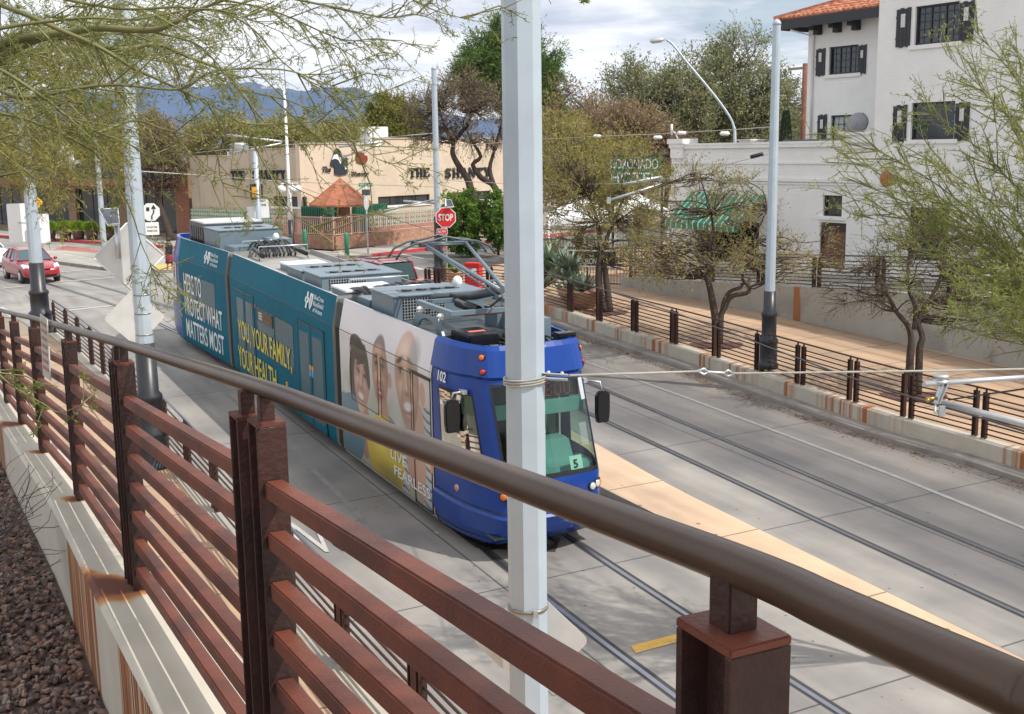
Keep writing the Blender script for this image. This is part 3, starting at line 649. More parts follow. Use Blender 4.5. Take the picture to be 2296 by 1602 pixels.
# ------------------------------------------------------------------ brown fences beside the road
def zfun_R(p): return zr(p.y) + 0.50
def fence(name, label, group, line, zf, s_list, H=0.93, nb=8, pw=0.10, toprail=M_fence, rail_r=0.017, topr=0.021, square=False, steel=M_fence, pair=0.22):
    """s_list: arc positions of the panel joints; each joint carries a pair of posts"""
    p0, _ = poly_at(line, s_list[0]); root = empty(name, V(p0.x, p0.y, zf(p0)), label, 'fence', group)
    first = None
    posts = []
    for k, s_ in enumerate(s_list):
        for dd in ((0,) if k in (0,) else (-pair / 2, pair / 2)):
            p, t = poly_at(line, s_ + dd); posts.append((k, dd, p, t))
    for k, dd, p, t in posts:
        z = zf(p)
        if first is None:
            m_ = MB(); hpost(m_, V(p.x, p.y, z + H), H, t, w=pw * .8, d=pw, th=0.016); m_.box(V(p.x, p.y, z + H + .025), (.03, .03, .05), ax=t, ay=V(-t.y, t.x, 0), az=Z)
            first = m_.build('post', steel, root); fp = V(p.x, p.y, z); ft = math.atan2(t.y, t.x)
        else:
            c = first.copy(); SC.collection.objects.link(c); c.parent = root
            # same mesh turned and moved: mesh is in root space, so turn about the first post
            ang = math.atan2(t.y, t.x) - ft; R = Matrix.Rotation(ang, 4, 'Z')
            l0 = fp - root.location; l1 = V(p.x, p.y, z) - root.location
            c.matrix_local = Matrix.Translation(l1) @ R @ Matrix.Translation(-l0)
    def path(a, b, h):
        n = max(1, int((b - a) / 0.8)); o_ = []
        for i in range(n + 1):
            p, _ = poly_at(line, lerp(a, b, i / n)); o_.append(V(p.x, p.y, zf(p) + h))
        return o_
    m_ = MB(); m_.tube(path(s_list[0] - 0.05, s_list[-1], H + 0.05 + topr), topr, 8); m_.build('top_rail', toprail, root)
    for k in range(len(s_list) - 1):
        a = s_list[k] + (pair / 2 if k else 0) + pw / 2; b = s_list[k + 1] - pair / 2 - pw / 2
        m_ = MB()
        for i in range(nb):
            h = 0.09 + (H - 0.18) * i / (nb - 1)
            if square:
                q = path(a, b, h)
                for u, v_ in zip(q, q[1:]): m_.beam(u, v_, 2 * rail_r, 2 * rail_r)
            else: m_.tube(path(a, b, h), rail_r, 5)
        m_.build('panel_bars', steel, root)
    return root
# right fence on the low wall
fl = [p for p in offs(kerbR, 0.45)]
# arc positions of the joints: measured from the picture, turned into positions along the line
def arc_near(line, pt):
    best = (1e9, 0); s_ = 0
    for a, b in zip(line, line[1:]):
        L = (b - a).length
        for i in range(11):
            q = a.lerp(b, i / 10); d = (V(q.x, q.y, 0) - V(pt.x, pt.y, 0)).length
            if d < best[0]: best = (d, s_ + L * i / 10)
        s_ += L
    return best[1]
j = [arc_near(fl, G(x, y, .5)) for x, y in ((2170, 985), (2025, 938), (1899, 901), (1783, 863), (1686, 833), (1583, 802), (1500, 771), (1424, 744), (1333, 721), (1262, 700))]
d_ = (j[1] - j[0])
js = [j[0] - 3.0 * k for k in (3, 2, 1)] + j
s_end = arc_near(fl, V(-3.2, 45.2, 0))
k = j[-1]; 
while k + 3.2 < s_end: k += 2.9; js.append(k)
js.append(s_end)
def zfR(p): return zr(p.y) + (0.50 if p.y < 42.5 else max(0.18, 0.5 - 0.32 * (p.y - 42.5) / 1.5))
fence('steel_fence', 'long brown steel fence on the low rust-streaked wall beyond the right-hand track', 'brown steel rail fences', fl, zfR, js)
# lower left fence
fl2 = F2line
j2 = [arc_near(fl2, atz(x, y, z)) for x, y, z in ((120, 746, .22), (151, 768, .22), (178, 789, .22), (206.6, 816.6, .22), (233, 838, .2))]
p_ = j2[-1]; step = 2.2
last = arc_near(fl2, atz(775, 1496, .02)); nn = round((last - p_) / step); j2 += [p_ + (last - p_) * i / nn for i in range(1, nn + 1)]; j2 += [last + 2.2, last + 4.4]
fence('steel_fence', 'lower brown fence with grey-blue top rail on the kerb wall left of the streetcar', 'brown steel rail fences', fl2, lambda p: z2s(p.y), j2, H=0.95, toprail=M_fencepipe, pair=0.2)

# ------------------------------------------------------------------ tall wall of the hotel ramp with its fence
tw = wud
def ztop(s_): return 0.82 + (1.82 - 0.82) * (s_ / 17.8) if s_ < 17.8 else 1.82 + (s_ - 17.8) * 0.02
w = MB(); n = 24; wpR = RP * 0.0
wl2 = [wuA + tw * (i * 44.0 / n) for i in range(n + 1)]
for i in range(n):
    a, b = wl2[i], wl2[i + 1]; za, zb = ztop(i * 44.0 / n), ztop((i + 1) * 44.0 / n); pr = V(tw.y, -tw.x, 0) * -0.30
    ba, bb = zr(a.y) + .3, zr(b.y) + .3
    w.hexa([V(a.x, a.y, ba), V(a.x, a.y, ba) + pr, V(b.x, b.y, bb) + pr, V(b.x, b.y, bb), V(a.x, a.y, za), V(a.x, a.y, za) + pr, V(b.x, b.y, zb) + pr, V(b.x, b.y, zb)])
M_wall2 = mat('grey_concrete_wall', (0.40, 0.385, 0.35), 0.8, var=0.10, vscale=1.5, bump=0.1, bscale=30, col2=(0.31, 0.30, 0.28), c2scale=0.7)
rust_streaks(M_wall2, -math.radians(28.6), col=(0.36, 0.15, 0.06), sx=1.1, thr=(0.665, 0.68), patch=0.2, pthr=(0.3, 0.31))
tag(w.build('retaining_wall', M_wall2), 'tall grey concrete wall of the hotel ramp behind the buff sidewalk', 'wall')
tl = [p + V(-tw.y, tw.x, 0) * 0.15 for p in wl2]
def zf3(p): return ztop(max(0, (V(p.x, p.y, 0) - wuA).dot(tw)))
sj = [((q - wuA).dot(tw)) for q in (wuA + tw * 0.3, wuA + tw * 2.6)] + [2.6 + 2.55 * i for i in range(1, 14)]
fence('steel_fence', 'upper brown steel fence on the tall grey wall before the white hotel', 'brown steel rail fences', tl, zf3, sj, H=0.92)
# hotel terrace slab
t_ = MB(); pr = V(-tw.y, tw.x, 0)
for i in range(n):
    a, b = wl2[i] + pr * 0.302, wl2[i + 1] + pr * 0.302; za, zb = ztop(i * 44.0 / n) - 0.05, ztop((i + 1) * 44.0 / n) - 0.05
    t_.face([V(a.x, a.y, za), V(b.x, b.y, zb), V(b.x, b.y, zb) + pr * 16, V(a.x, a.y, za) + pr * 16])
struct('terrace', t_, M_walkg)
a = wl2[0]; t_ = MB(); t_.prism([(0, 0), (16.3, 0), (16.3, .75), (0, .75)], V(a.x, a.y, 0.03), pr, Z, -tw, 0.1); struct('terrace', t_, M_wall2)

# ------------------------------------------------------------------ catenary poles
def pole(label, base, h, r_b, r_t, hb, group='catenary poles', sides=12, sleeve=0.0, rot=0.0, drum=True, lean=(0, 0)):
    root = empty('catenary_pole', base, label, 'pole', group)
    top = base + V(lean[0], lean[1], h)
    m_ = MB(); ns = 2
    zb = hb - 0.05
    def ring(z_): return lerp(r_b, r_t, z_ / h)
    ax = (top - base).normalized()
    m_.lathe(base, [(ring(zb), zb), (r_t, h)], sides, smooth=False, ax=ax if lean != (0, 0) else None); m_.build('shaft', M_galv, root)
    m_ = MB(); m_.lathe(top, [(r_t * 1.06, -0.03), (r_t * 1.08, 0.02), (r_t * 0.8, 0.07), (r_t * 0.3, 0.11)], 16); m_.build('cap', M_galv, root)
    if hb > 0:
        m_ = MB(); rb = ring(0) * 1.07
        if drum: m_.lathe(base, [(rb * 1.75, 0.0), (rb * 1.75, 0.12), (rb * 1.5, 0.16), (rb * 1.5, 0.62), (rb * 1.62, 0.64), (rb * 1.62, 0.72), (rb * 1.25, 0.80), (rb * 1.25, 1.30), (rb * 1.36, 1.32), (rb * 1.36, 1.40), (rb * 1.05, 1.46), (rb * 1.0, hb)], 16)
        else: m_.lathe(base, [(rb * 1.5, 0), (rb * 1.5, .35), (rb * 1.1, .45), (rb, hb)], 16)
        m_.build('base_sleeve', M_black, root)
    return root
def band(mb, c, r, n=20, th=0.008, hh=0.03):
    mb.lathe(c, [(r, -hh / 2), (r + th, -hh / 2), (r + th, hh / 2), (r, hh / 2)], n)
PC = atz(1722, 826, 0.17); PD = V(-3.08, 49.21, .05); PA = atz(345, 1055, 0.0); PE = atz(95, 752, 0.1)
pC = pole('slim pale blue-grey pole with a black base among the mesquites on the right sidewalk', PC, 8.35, .135, .095, 1.95)
pD = pole('pale blue-grey pole with black base beside the red STOP sign', PD, 9.0, .155, .11, 2.9)
pA = pole('pale blue-grey pole carrying two diamond sign backs behind the foreground railing', PA, 9.0, .165, .125, 2.35)
pE = pole('leftmost pale blue-grey pole with black base, beside the red hatchback', PE, 10.0, .21, .16, 2.3)
# the big pole that splits the picture: faceted, dia 0.27 at 8 m
PB = atd(1186, 1560, 8.05); PB = V(PB.x, PB.y, 0.0)
tB = atd(1162, 0, 8.05 * 1.0)
dirB = (atz(1174, 700, 3.9)); 
pB = pole('huge pale grey faceted pole in the middle, in front of the streetcar cab', V(PB.x + .0, PB.y, 0.02), 9.2, .140, .122, 0.0, sides=8)
pB.rotation_euler = (0, 0, math.radians(11))
PB = pB.location.copy()
# distant poles seen between the branches
for (x, yb, yt, w_, hb, lab) in ((234, 560, 262, 13, 0.0, 'thin pale pole behind the solar panel on the far sidewalk'),):
    b_ = atz(x, yb, 0.1); dp = (b_ - CAM).dot(FW); pole(lab, b_, (yb - yt) * dp / FPX, w_ / 2 * dp / FPX, w_ / 2 * .7 * dp / FPX, hb, drum=False)
# steel cable round the big pole and the wire running right
rB = 0.134
cz = atd(1180, 834, 8.0).z
wr = empty('cable_wrap', V(PB.x, PB.y, cz), 'steel cable wrapped round the huge middle pole with a bolted clamp plate', 'cable')
m_ = MB()
for dz_ in (0, .016, .034):
    pts = [V(PB.x + (rB + .008) * math.cos(a), PB.y + (rB + .008) * math.sin(a), cz + dz_ + 0.012 * math.cos(a)) for a in [i * math.pi / 14 for i in range(29)]]
    m_.tube(pts, 0.007, 6, cap=False)
m_.build('cable', M_cable, wr)
m_ = MB(); cp_ = V(PB.x + .20, PB.y - .03, cz + .05)
ax_ = V(.94, -.1, -.05).normalized(); ay_ = V(.25, .95, -.35).normalized(); az_ = ax_.cross(ay_).normalized(); ay_ = az_.cross(ax_)
m_.box(cp_, (.17, .085, .008), ax=ax_, ay=ay_, az=az_); m_.box(cp_ - az_ * .03, (.17, .085, .008), ax=ax_, ay=ay_, az=az_)
m_.build('clamp_plate', M_galv2, wr, bevel=.002)
for i, jx in ((-1, -1), (1, -1), (-1, 1), (1, 1)):
    m_ = MB(); m_.sphere(cp_ + ax_ * .045 * i + ay_ * .024 * jx + az_ * .008, .013, 8, 6); m_.build('bolt', M_galv2, wr)
def cable(name, label, pts, r, m, cat='cable', group=None, n=6):
    m_ = MB(); m_.tube(pts, r, n); o = m_.build(name, m); return tag(o, label, cat, group)
e0 = cp_ + ax_ * .09; w1 = atd(1570, 833, 8.3); w2 = atd(1640, 838, 8.4); w3 = atd(2110, 846, 8.9); w4 = atd(2400, 839, 9.3); w5 = atd(3100, 815, 10.5)
cable('span_cable', 'twisted steel span cable running from the clamp on the big pole toward the right edge', [e0, w1], .0085, M_cable)
tn = empty('turnbuckle', w1, 'small galvanised turnbuckle with loops joining two lengths of span cable', 'turnbuckle')
m_ = MB(); dd = (w2 - w1).normalized(); m_.tube([w1 - dd * .02, w1 + dd * .03 + Z * .022, w1 + dd * .07, w1 + dd * .03 - Z * .022, w1 - dd * .02], .009, 6); m_.build('loop', M_galv2, tn)
m_ = MB(); m_.tube([w2 + dd * .02, w2 - dd * .03 + Z * .022, w2 - dd * .07, w2 - dd * .03 - Z * .022, w2 + dd * .02], .009, 6); m_.build('loop', M_galv2, tn)
m_ = MB(); m_.tube([w1 + dd * .06 + (w2 - w1 - dd * .12) * (i / 14) for i in range(15)], [.011 if i % 2 else .007 for i in range(15)], 8); m_.build('screw', M_galv2, tn)
cable('span_cable', 'steel span cable from the turnbuckle over the silver cantilever tube at the right edge', [w2, w3 + Z * .05, w4 + Z * .05, w5], .0085, M_cable)
# cantilever assembly at the right edge
cn = empty('cantilever_arm', w3, 'silver tubular cantilever arms with a hinge bracket hanging from the span cable at the right', 'bracket')
a0 = atd(2072, 862, 8.85); a1 = atd(2420, 838, 9.35)
m_ = MB(); m_.tube([a0, a1], .021, 12); m_.build('upper_tube', M_galv2, cn)
b0 = atd(2105, 902, 8.95); b1 = atd(2420, 982, 8.2)
m_ = MB(); m_.tube([b0, b1], .026, 12); m_.build('lower_tube', M_galv2, cn)
m_ = MB(); q0 = atd(2112, 858, 8.88); q1 = atd(2098, 905, 8.9); m_.beam(q0, q1, .05, .012); m_.beam(q0 + V(.04, 0, 0), q1 + V(.02, 0, 0), .05, .012); m_.tube([q1, atd(2096, 925, 8.9), atd(2112, 930, 8.85)], .012, 6); m_.box(atd(2112, 922, 8.85), (.05, .03, .08)); m_.build('hinge_bracket', M_galv2, cn, bevel=.003)
m_ = MB(); m_.lathe(atd(2110, 850, 8.9), [(.03, -.03), (.06, -.03), (.06, -.01), (.035, -.005), (.035, .01), (.06, .015), (.06, .03), (.02, .035)], 14); m_.build('saddle_clamp', M_galv2, cn)
m_ = MB(); m_.tube([atd(2076, 895, 8.9), atd(2100, 893, 8.9)], .013, 6); m_.sphere(atd(2080, 898, 8.9), .018, 8, 6); m_.build('wire_clip', mat('brass', (.5, .33, .1), .35, .8), cn)
# contact wires over the tracks: surveyed heights above the road
def tz(y): return max(3.75 if y < 30 else 3.75 + 0.02 * (y - 30), 0)
wire1 = [atd(2700, 1105, 6.4), atd(2296, 967, 7.9), atd(1900, 845, 10.4), atd(1531, 708, 14.6), atd(1213, 606, 20.5), atd(1085, 565, 24.0), atd(957, 515, 29.0), atd(837, 477, 35.5), atd(765, 452, 42), atd(600, 395, 56)]
cable('contact_wire', 'dark overhead contact wire above the streetcar, touching its current collector', smooth_pts(wire1, 3), .0085, M_wire, 'wire', 'overhead tram wires', 5)
wire2 = [atd(2400, 857, 9.6), atd(2296, 872, 10.2), atd(2126, 897, 10.5)]
cable('contact_wire', 'short dark wire tied to the cantilever bracket at the right edge', wire2, .008, M_wire, 'wire', 'overhead tram wires', 5)
for lab, pts, r in (('thin span wire from the upper band of the slim right pole, sagging left across trees', [(1732, 285, 28.5), (1650, 291, 30), (1480, 301, 34), (1327, 307, 38), (1210, 313, 42), (1000, 330, 49)], .012),
                    ('span wire with black insulator from the slim right pole down to the left', [(1731, 344, 28.5), (1480, 405, 33), (1400, 412, 36), (1205, 416, 40), (1000, 405, 49)], .011),
                    ('span wire crossing in front of the tan bar from the pole with the diamond signs', [(270, 382, 20.3), (430, 392, 27), (640, 408, 36), (985, 420, 48.5)], .013),
                    ('thin wire from the pole by the STOP sign toward the upper left', [(975, 299, 49), (880, 307, 49), (770, 318, 52), (560, 330, 58), (420, 345, 66)], .016),
                    ('thin wire stretched low over the roof of the tan bar', [(430, 300, 70), (700, 320, 66), (975, 353, 49.5)], .014),
                    ('dark wire slanting down from the sign pole to the black bracket over the crossing', [(975, 410, 49), (1113, 452, 40), (1250, 480, 34), (1531, 530, 24)], .010)):
    cable('span_wire', lab, [atd(*q) for q in pts], r, M_wire if 'dark' in lab else M_cable, 'wire', 'span wires', 5)
for lab, x, y, d in (('first white strain insulator on the span wire left of the hotel roof', 1339, 306, 37.5), ('white strain insulator on the wire near the corner of the hotel roof', 1529, 299, 32.5), ('left of the two low white strain insulators below the span wire', 1475, 309, 33.5), ('right of the two low white strain insulators, near the street lamp', 1625, 300, 30)):
    m_ = MB(); c = atd(x, y, d); m_.tube([c - RT * .13, c - RT * .09, c + RT * .09, c + RT * .13], [.02, .055, .055, .02], 8); tag(m_.build('insulator', M_white), lab, 'insulator', 'white insulators')
m_ = MB(); a_, b_ = atd(1682, 353, 28.6), atd(1712, 345, 28.5); m_.tube([a_, a_.lerp(b_, .05), a_.lerp(b_, .95), b_], [.02, .05, .05, .02], 8); tag(m_.build('insulator', M_black), 'black tubular insulator beside the slim right pole', 'insulator')
m_ = MB(); a_, b_ = atd(944, 306, 48.5), atd(966, 302, 48.6); m_.tube([a_, a_.lerp(b_, .05), a_.lerp(b_, .95), b_], [.02, .06, .06, .02], 8); tag(m_.build('insulator', M_black), 'black tubular insulator beside the pole with the STOP sign', 'insulator')
def armset(lab, u0_, u1_, l0_, l1_, d):
    r_ = empty('cantilever_arm', atd(*u1_, d), lab, 'bracket', 'silver cantilever arms over the tracks')
    m_ = MB(); m_.tube([atd(*u0_, d), atd(*u1_, d)], .045, 8); m_.build('upper_tube', M_galv2, r_)
    m_ = MB(); m_.tube([atd(*l0_, d), atd(*l1_, d)], .045, 8); m_.build('lower_tube', M_galv2, r_)
    m_ = MB(); m_.beam(atd(*u1_, d), atd(*l1_, d), .05, .05); m_.build('bracket_plate', M_galv2, r_); m_ = MB(); m_.box(atd(*l0_, d), (.12, .1, .2)); m_.build('wire_clamp', M_galv2, r_)
armset('silver cantilever arms left of the pole with the STOP sign', (904, 451), (981, 457), (853, 475), (972, 449), 49.0)
armset('silver cantilever arms in front of the white hotel sign', (1398, 414), (1484, 397), (1365, 450), (1481, 414), 36)
armset('silver cantilever arm over the crossing at the left, above the brick end wall', (508, 302), (632, 318), (512, 345), (630, 322), 60)
armset('silver cantilever arm high over the roof of the tan bar near the street sign', (760, 330), (860, 318), (770, 352), (862, 322), 52)
# ------------------------------------------------------------------ the streetcar
class Frame:
    def __init__(s, o, t): s.o = V(o[0], o[1], 0); s.t = V(t[0], t[1], 0).normalized(); s.n = V(s.t.y, -s.t.x, 0)
    def __call__(s, q, w, h):        # q metres behind the origin, w toward our side, h above the rail
        c = s.o - s.t * q; p = c + s.n * w; return V(p.x, p.y, zr(c.y) + h)
    def ups(s, q): return (s(q - .5, 0, 0) - s(q + .5, 0, 0)).normalized()
WB = 1.23
tt_ = V(0.461, -0.8874, 0).normalized(); nn_ = V(tt_.y, -tt_.x, 0)
FT = Frame(V(-1.34, 18.8, 0) - nn_ * WB, tt_)
pr_ = FT(13.7, 0, 0); ra = math.radians(31.5)
FR = Frame(V(pr_.x, pr_.y, 0), (math.sin(ra), -math.cos(ra)))
tram = empty('streetcar', FT(7, 0, 0), 'three-section articulated streetcar, blue cab, white photo panel and teal advertising panels', 'streetcar')
M_blue = mat('glossy_blue_paint', (0.003, 0.042, 0.25), 0.25, 0.0, coat=0.15, spec=.35, var=0.06, vscale=1.5)
M_teal = mat('teal_vinyl_wrap', (0.002, 0.115, 0.18), 0.45, 0, var=0.12, vscale=0.8, spec=0.06)
M_tealw = mat('teal_window_vinyl', (0.028, 0.095, 0.125), 0.25, 0, var=0.12, vscale=0.9, spec=0.4)
M_whitew = mat('pale_vinyl_wrap', (0.62, 0.62, 0.63), 0.3, 0, coat=0.3)
M_blk = mat('gloss_black_trim', (0.008, 0.009, 0.01), 0.25)
M_bel = mat('grey_bellows_fabric', (0.13, 0.15, 0.145), 0.8, var=0.15, vscale=6)
M_beld = mat('dark_bellows_fabric', (0.07, 0.068, 0.065), 0.8, var=0.15)
M_roof = mat('grey_roof_deck', (0.30, 0.29, 0.27), 0.7, var=0.12, vscale=2)
M_equip = mat('blue_grey_equipment_paint', (0.145, 0.20, 0.24), 0.4, 0.1, var=0.08, vscale=3)
M_equipd = mat('dark_grey_equipment', (0.06, 0.075, 0.085), 0.4, 0.1, var=0.15)
M_rwhite = mat('white_roof_hatch', (0.70, 0.72, 0.76), 0.45, var=0.05)
M_yline = mat('orange_reflector', (0.85, 0.30, 0.03), 0.4)
M_textw = mat('white_vinyl_letters', (0.72, 0.76, 0.76), 0.4)
M_texty = mat('yellow_vinyl_letters', (0.66, 0.56, 0.06), 0.4)
M_inter = mat('mint_cab_interior', (0.20, 0.40, 0.38), 0.5, var=0.06)
M_inter2 = mat('pale_cab_wall', (0.42, 0.55, 0.42), 0.6, var=0.1)

def nose_L(h):
    ks = [(.2, 1.55), (.3, 1.75), (.55, 2.0), (.78, 2.04), (.84, 1.98), (1.28, 1.97), (1.38, 1.94), (2.74, 1.46), (2.84, 1.42), (2.92, 1.42), (3.02, 1.36), (3.32, 1.30)]
    for (a, b), (c, d) in zip(ks, ks[1:]):
        if h <= c: return lerp(b, d, max(0, (h - a)) / (c - a))
    return ks[-1][1]
def side_W(h):
    ks = [(.2, 1.17), (.3, 1.22), (.5, WB), (2.72, WB), (2.80, 1.215), (3.34, 1.10)]
    for (a, b), (c, d) in zip(ks, ks[1:]):
        if h <= c: return lerp(b, d, max(0, (h - a)) / (c - a))
    return ks[-1][1]
HL = [.2, .3, .42, .55, .70, .78, .84, 1.0, 1.15, 1.28, 1.38, 1.75, 2.15, 2.55, 2.74, 2.84, 2.92, 3.02, 3.18, 3.32, 3.35]
def nose_pt(u, h):      # u 0..18 around the nose
    L = nose_L(h); Wd = side_W(h); fw = 0.93 if h < 2.8 else 0.93 - (h - 2.8) * .08
    half = [(0, Wd), (.18 * L, Wd - .005), (.38 * L, Wd - .03), (.58 * L, Wd - .09), (L - .42, fw + .085), (L - .22, fw + .01), (L - .07, fw - .09), (L, fw - .26), (L + .035, fw * .38), (L + .05, 0)]
    def g_(i):
        i = max(0, min(18, i)); a = half[i] if i <= 9 else half[18 - i]; return (a[0], a[1] if i <= 9 else -a[1])
    i = int(min(17, math.floor(u))); f = u - i
    a, b, c, d = g_(i - 1), g_(i), g_(i + 1), g_(i + 2)
    if i == 0: a = (-b[0] - .2, b[1])
    if i == 17: d = (-.2, c[1])
    cr = lambda p, q, r, s_: 0.5 * (2 * q + (r - p) * f + (2 * p - 5 * q + 4 * r - s_) * f * f + (3 * q - p - 3 * r + s_) * f ** 3)
    return -cr(a[0], b[0], c[0], d[0]), cr(a[1], b[1], c[1], d[1])
UL = [i * 0.5 for i in range(37)]
def build_cab(fr, front=True, flip=False):
    sg = -1 if flip else 1       # flip: cab at the far end of the rear section
    end = 0.0 if not flip else 4.75
    def CP(u, h, off=0.0):
        q, w = nose_pt(u, h)
        if off:
            q2, w2 = nose_pt(min(18, u + .05), h); q1, w1_ = nose_pt(max(0, u - .05), h)
            dq, dw = q2 - q1, w2 - w1_; l_ = math.hypot(dq, dw); q, w = q - abs(0) + (-dw / l_) * 0, w
            nq, nw = (dw / l_, -dq / l_)
            if nq * q + nw * w < 0 and (abs(q) > .05 or True): pass
            # outward normal: pointing away from the cab centre
            if nq * (q + .6) + nw * w < 0: nq, nw = -nq, -nw
            q += nq * off; w += nw * off
        return fr(end + sg * q, w, h)
    b_ = MB(); vis = {}
    for i in range(len(UL) - 1):
        for k in range(len(HL) - 1):
            u_, u2 = UL[i], UL[i + 1]; h_, h2 = HL[k], HL[k + 1]
            hole = (6.0 <= u_ < 12.0 and 1.38 <= h_ < 2.74) or (((1.0 <= u_ < 4.0) or (14.0 <= u_ < 17.0)) and 1.38 <= h_ < 2.55)
            if hole: continue
            b_.face([CP(u_, h_), CP(u2, h_), CP(u2, h2), CP(u_, h2)], True)
    # fairing thickness: inner lip and roof pan
    for i in range(len(UL) - 1):
        def inn(u, h):
            q, w = nose_pt(u, 3.35); return fr(end + sg * (q * .90), w * .93, h)
        b_.face([CP(UL[i], 3.35), CP(UL[i + 1], 3.35), inn(UL[i + 1], 3.35), inn(UL[i], 3.35)])
        b_.face([inn(UL[i], 3.35), inn(UL[i + 1], 3.35), inn(UL[i + 1], 3.05), inn(UL[i], 3.05)])
    o = b_.build('cab', M_blue, tram)
    bm = bmesh.new(); bm.from_mesh(o.data); bmesh.ops.remove_doubles(bm, verts=bm.verts[:], dist=1e-4); bmesh.ops.recalc_face_normals(bm, faces=bm.faces[:]); bm.to_mesh(o.data); bm.free()
    c_ = MB(); pts = []
    for u in UL: q, w = nose_pt(u, 3.35); pts.append(fr(end + sg * q * .905, w * .935, 3.08))
    c_.face(pts); c_.build('roof_deck', M_equipd, tram)
    def glass(u0_, u1_, h0_, h1_, name, border, hs):
        m1 = MB(); 
        us = [u0_, u0_ + border[0]] + [lerp(u0_ + border[0], u1_ - border[0], i / 10) for i in range(1, 10)] + [u1_ - border[0], u1_]
        hh = [h0_, h0_ + border[1]] + [lerp(h0_ + border[1], h1_ - border[2], i / 4) for i in range(1, 4)] + [h1_ - border[2], h1_]
        for i in range(len(us) - 1):
            for k in range(len(hh) - 1):
                bd = i in (0, len(us) - 2) or k in (0, len(hh) - 2); m1.m = 1 if bd else 0
                m1.face([CP(us[i], hh[k], .006), CP(us[i + 1], hh[k], .006), CP(us[i + 1], hh[k + 1], .006), CP(us[i], hh[k + 1], .006)], True)
        return m1.build(name, [M_cabglass, M_blk], tram)
    glass(5.95, 12.05, 1.33, 2.78, 'windshield', (.22, .07, .03), None)
    glass(.95, 4.05, 1.33, 2.60, 'side_window', (.12, .05, .05), None); glass(13.95, 17.05, 1.33, 2.60, 'side_window', (.12, .05, .05), None)
    return CP
def glassmat(name, tint, mixf):
    m = bpy.data.materials.new(name); m.use_nodes = True; t = m.node_tree; t.nodes.clear()
    o = N(t, 'ShaderNodeOutputMaterial'); tr = N(t, 'ShaderNodeBsdfTransparent'); tr.inputs[0].default_value = (*tint, 1); gl_ = N(t, 'ShaderNodeBsdfGlossy'); gl_.inputs['Roughness'].default_value = 0.03
    mx_ = N(t, 'ShaderNodeMixShader'); fr_ = N(t, 'ShaderNodeFresnel'); fr_.inputs[0].default_value = 1.5
    t.links.new(fr_.outputs[0], mx_.inputs[0]); t.links.new(tr.outputs[0], mx_.inputs[1]); t.links.new(gl_.outputs[0], mx_.inputs[2]); t.links.new(mx_.outputs[0], o.inputs[0]); return m
M_cabglass = glassmat('tinted_cab_glass', (0.55, 0.70, 0.64), .1)
CPf = build_cab(FT)
CPr = build_cab(FR, False, True)
# cab details (front)
def disc_on(name, u, h, r, m, rim=M_blk, off=.012, parent=tram, n=14, C=CPf):
    c = C(u, h, off); a = (C(u + .15, h, off) - C(u - .15, h, off)).normalized(); b = (C(u, h + .04, off) - C(u, h - .04, off)).normalized(); nrm = a.cross(b).normalized()
    if (c + nrm * .1 - FT(0, 0, h)).length < (c - FT(0, 0, h)).length: nrm = -nrm
    m_ = MB(); m_.lathe(c, [(r * 1.35, -.02), (r * 1.35, .004), (r * 1.05, .010), (r * 1.05, -.005)], n, ax=nrm); o1 = m_.build('lamp_rim', rim, parent)
    m_ = MB(); m_.lathe(c, [(r, -.01), (r, .012), (r * .7, .022), (r * .1, .027)], n, ax=nrm); m_.build(name, m, o1)
M_amber = mat('amber_lens', (0.75, 0.16, 0.01), 0.25, coat=.5); M_redlens = mat('red_lens', (0.45, 0.01, 0.01), 0.25, coat=.5); M_clear = mat('clear_headlamp', (0.62, 0.66, 0.68), 0.12, 0.3)
for sgn in (0, 1):
    f_ = (lambda u: u) if sgn == 0 else (lambda u: 18 - u)
    disc_on('marker_lamp', f_(5.6), 3.20, .045, M_amber, M_blk, .06); disc_on('marker_lamp', f_(5.6), 2.98, .045, M_redlens, M_blk, .06)
    disc_on('turn_lamp', f_(5.75), 1.10, .055, M_amber); disc_on('headlight', f_(6.35), 1.10, .062, M_clear); disc_on('headlight', f_(6.95), 1.08, .062, M_clear)
disc_on('side_lamp', 2.2, 1.0, .042, M_amber, M_galv2)
# bumper groove, seams
for h_, th_ in ((0.81, .018), (0.30, .012)):
    m_ = MB()
    for i in range(36): m_.face([CPf(UL[i], h_, .004), CPf(UL[i + 1], h_, .004), CPf(UL[i + 1], h_ + th_, .004), CPf(UL[i], h_ + th_, .004)])
    m_.build('seam', M_blk, tram)
m_ = MB()
for i in range(len(UL) - 1):
    u_, u2 = UL[i], UL[i + 1]
    m_.face([CPf(u_, 2.84, .002), CPf(u2, 2.84, .002), CPf(u2, 2.90, .055), CPf(u_, 2.90, .055)], True); m_.face([CPf(u_, 2.90, .055), CPf(u2, 2.90, .055), CPf(u2, 3.30, .05), CPf(u_, 3.30, .05)], True); m_.face([CPf(u_, 3.30, .05), CPf(u2, 3.30, .05), CPf(u2, 3.37, .0), CPf(u_, 3.37, .0)], True)
m_.build('roof_fairing', M_blue, tram)
m_ = MB()
for i in range(len(UL) - 1):
    u_, u2 = UL[i], UL[i + 1]
    m_.face([CPf(u_, .78, .0), CPf(u2, .78, .0), CPf(u2, .74, .035), CPf(u_, .74, .035)], True); m_.face([CPf(u_, .74, .035), CPf(u2, .74, .035), CPf(u2, .44, .03), CPf(u_, .44, .03)], True); m_.face([CPf(u_, .44, .03), CPf(u2, .44, .03), CPf(u2, .36, .0), CPf(u_, .36, .0)], True)
m_.build('bumper', M_blue, tram)
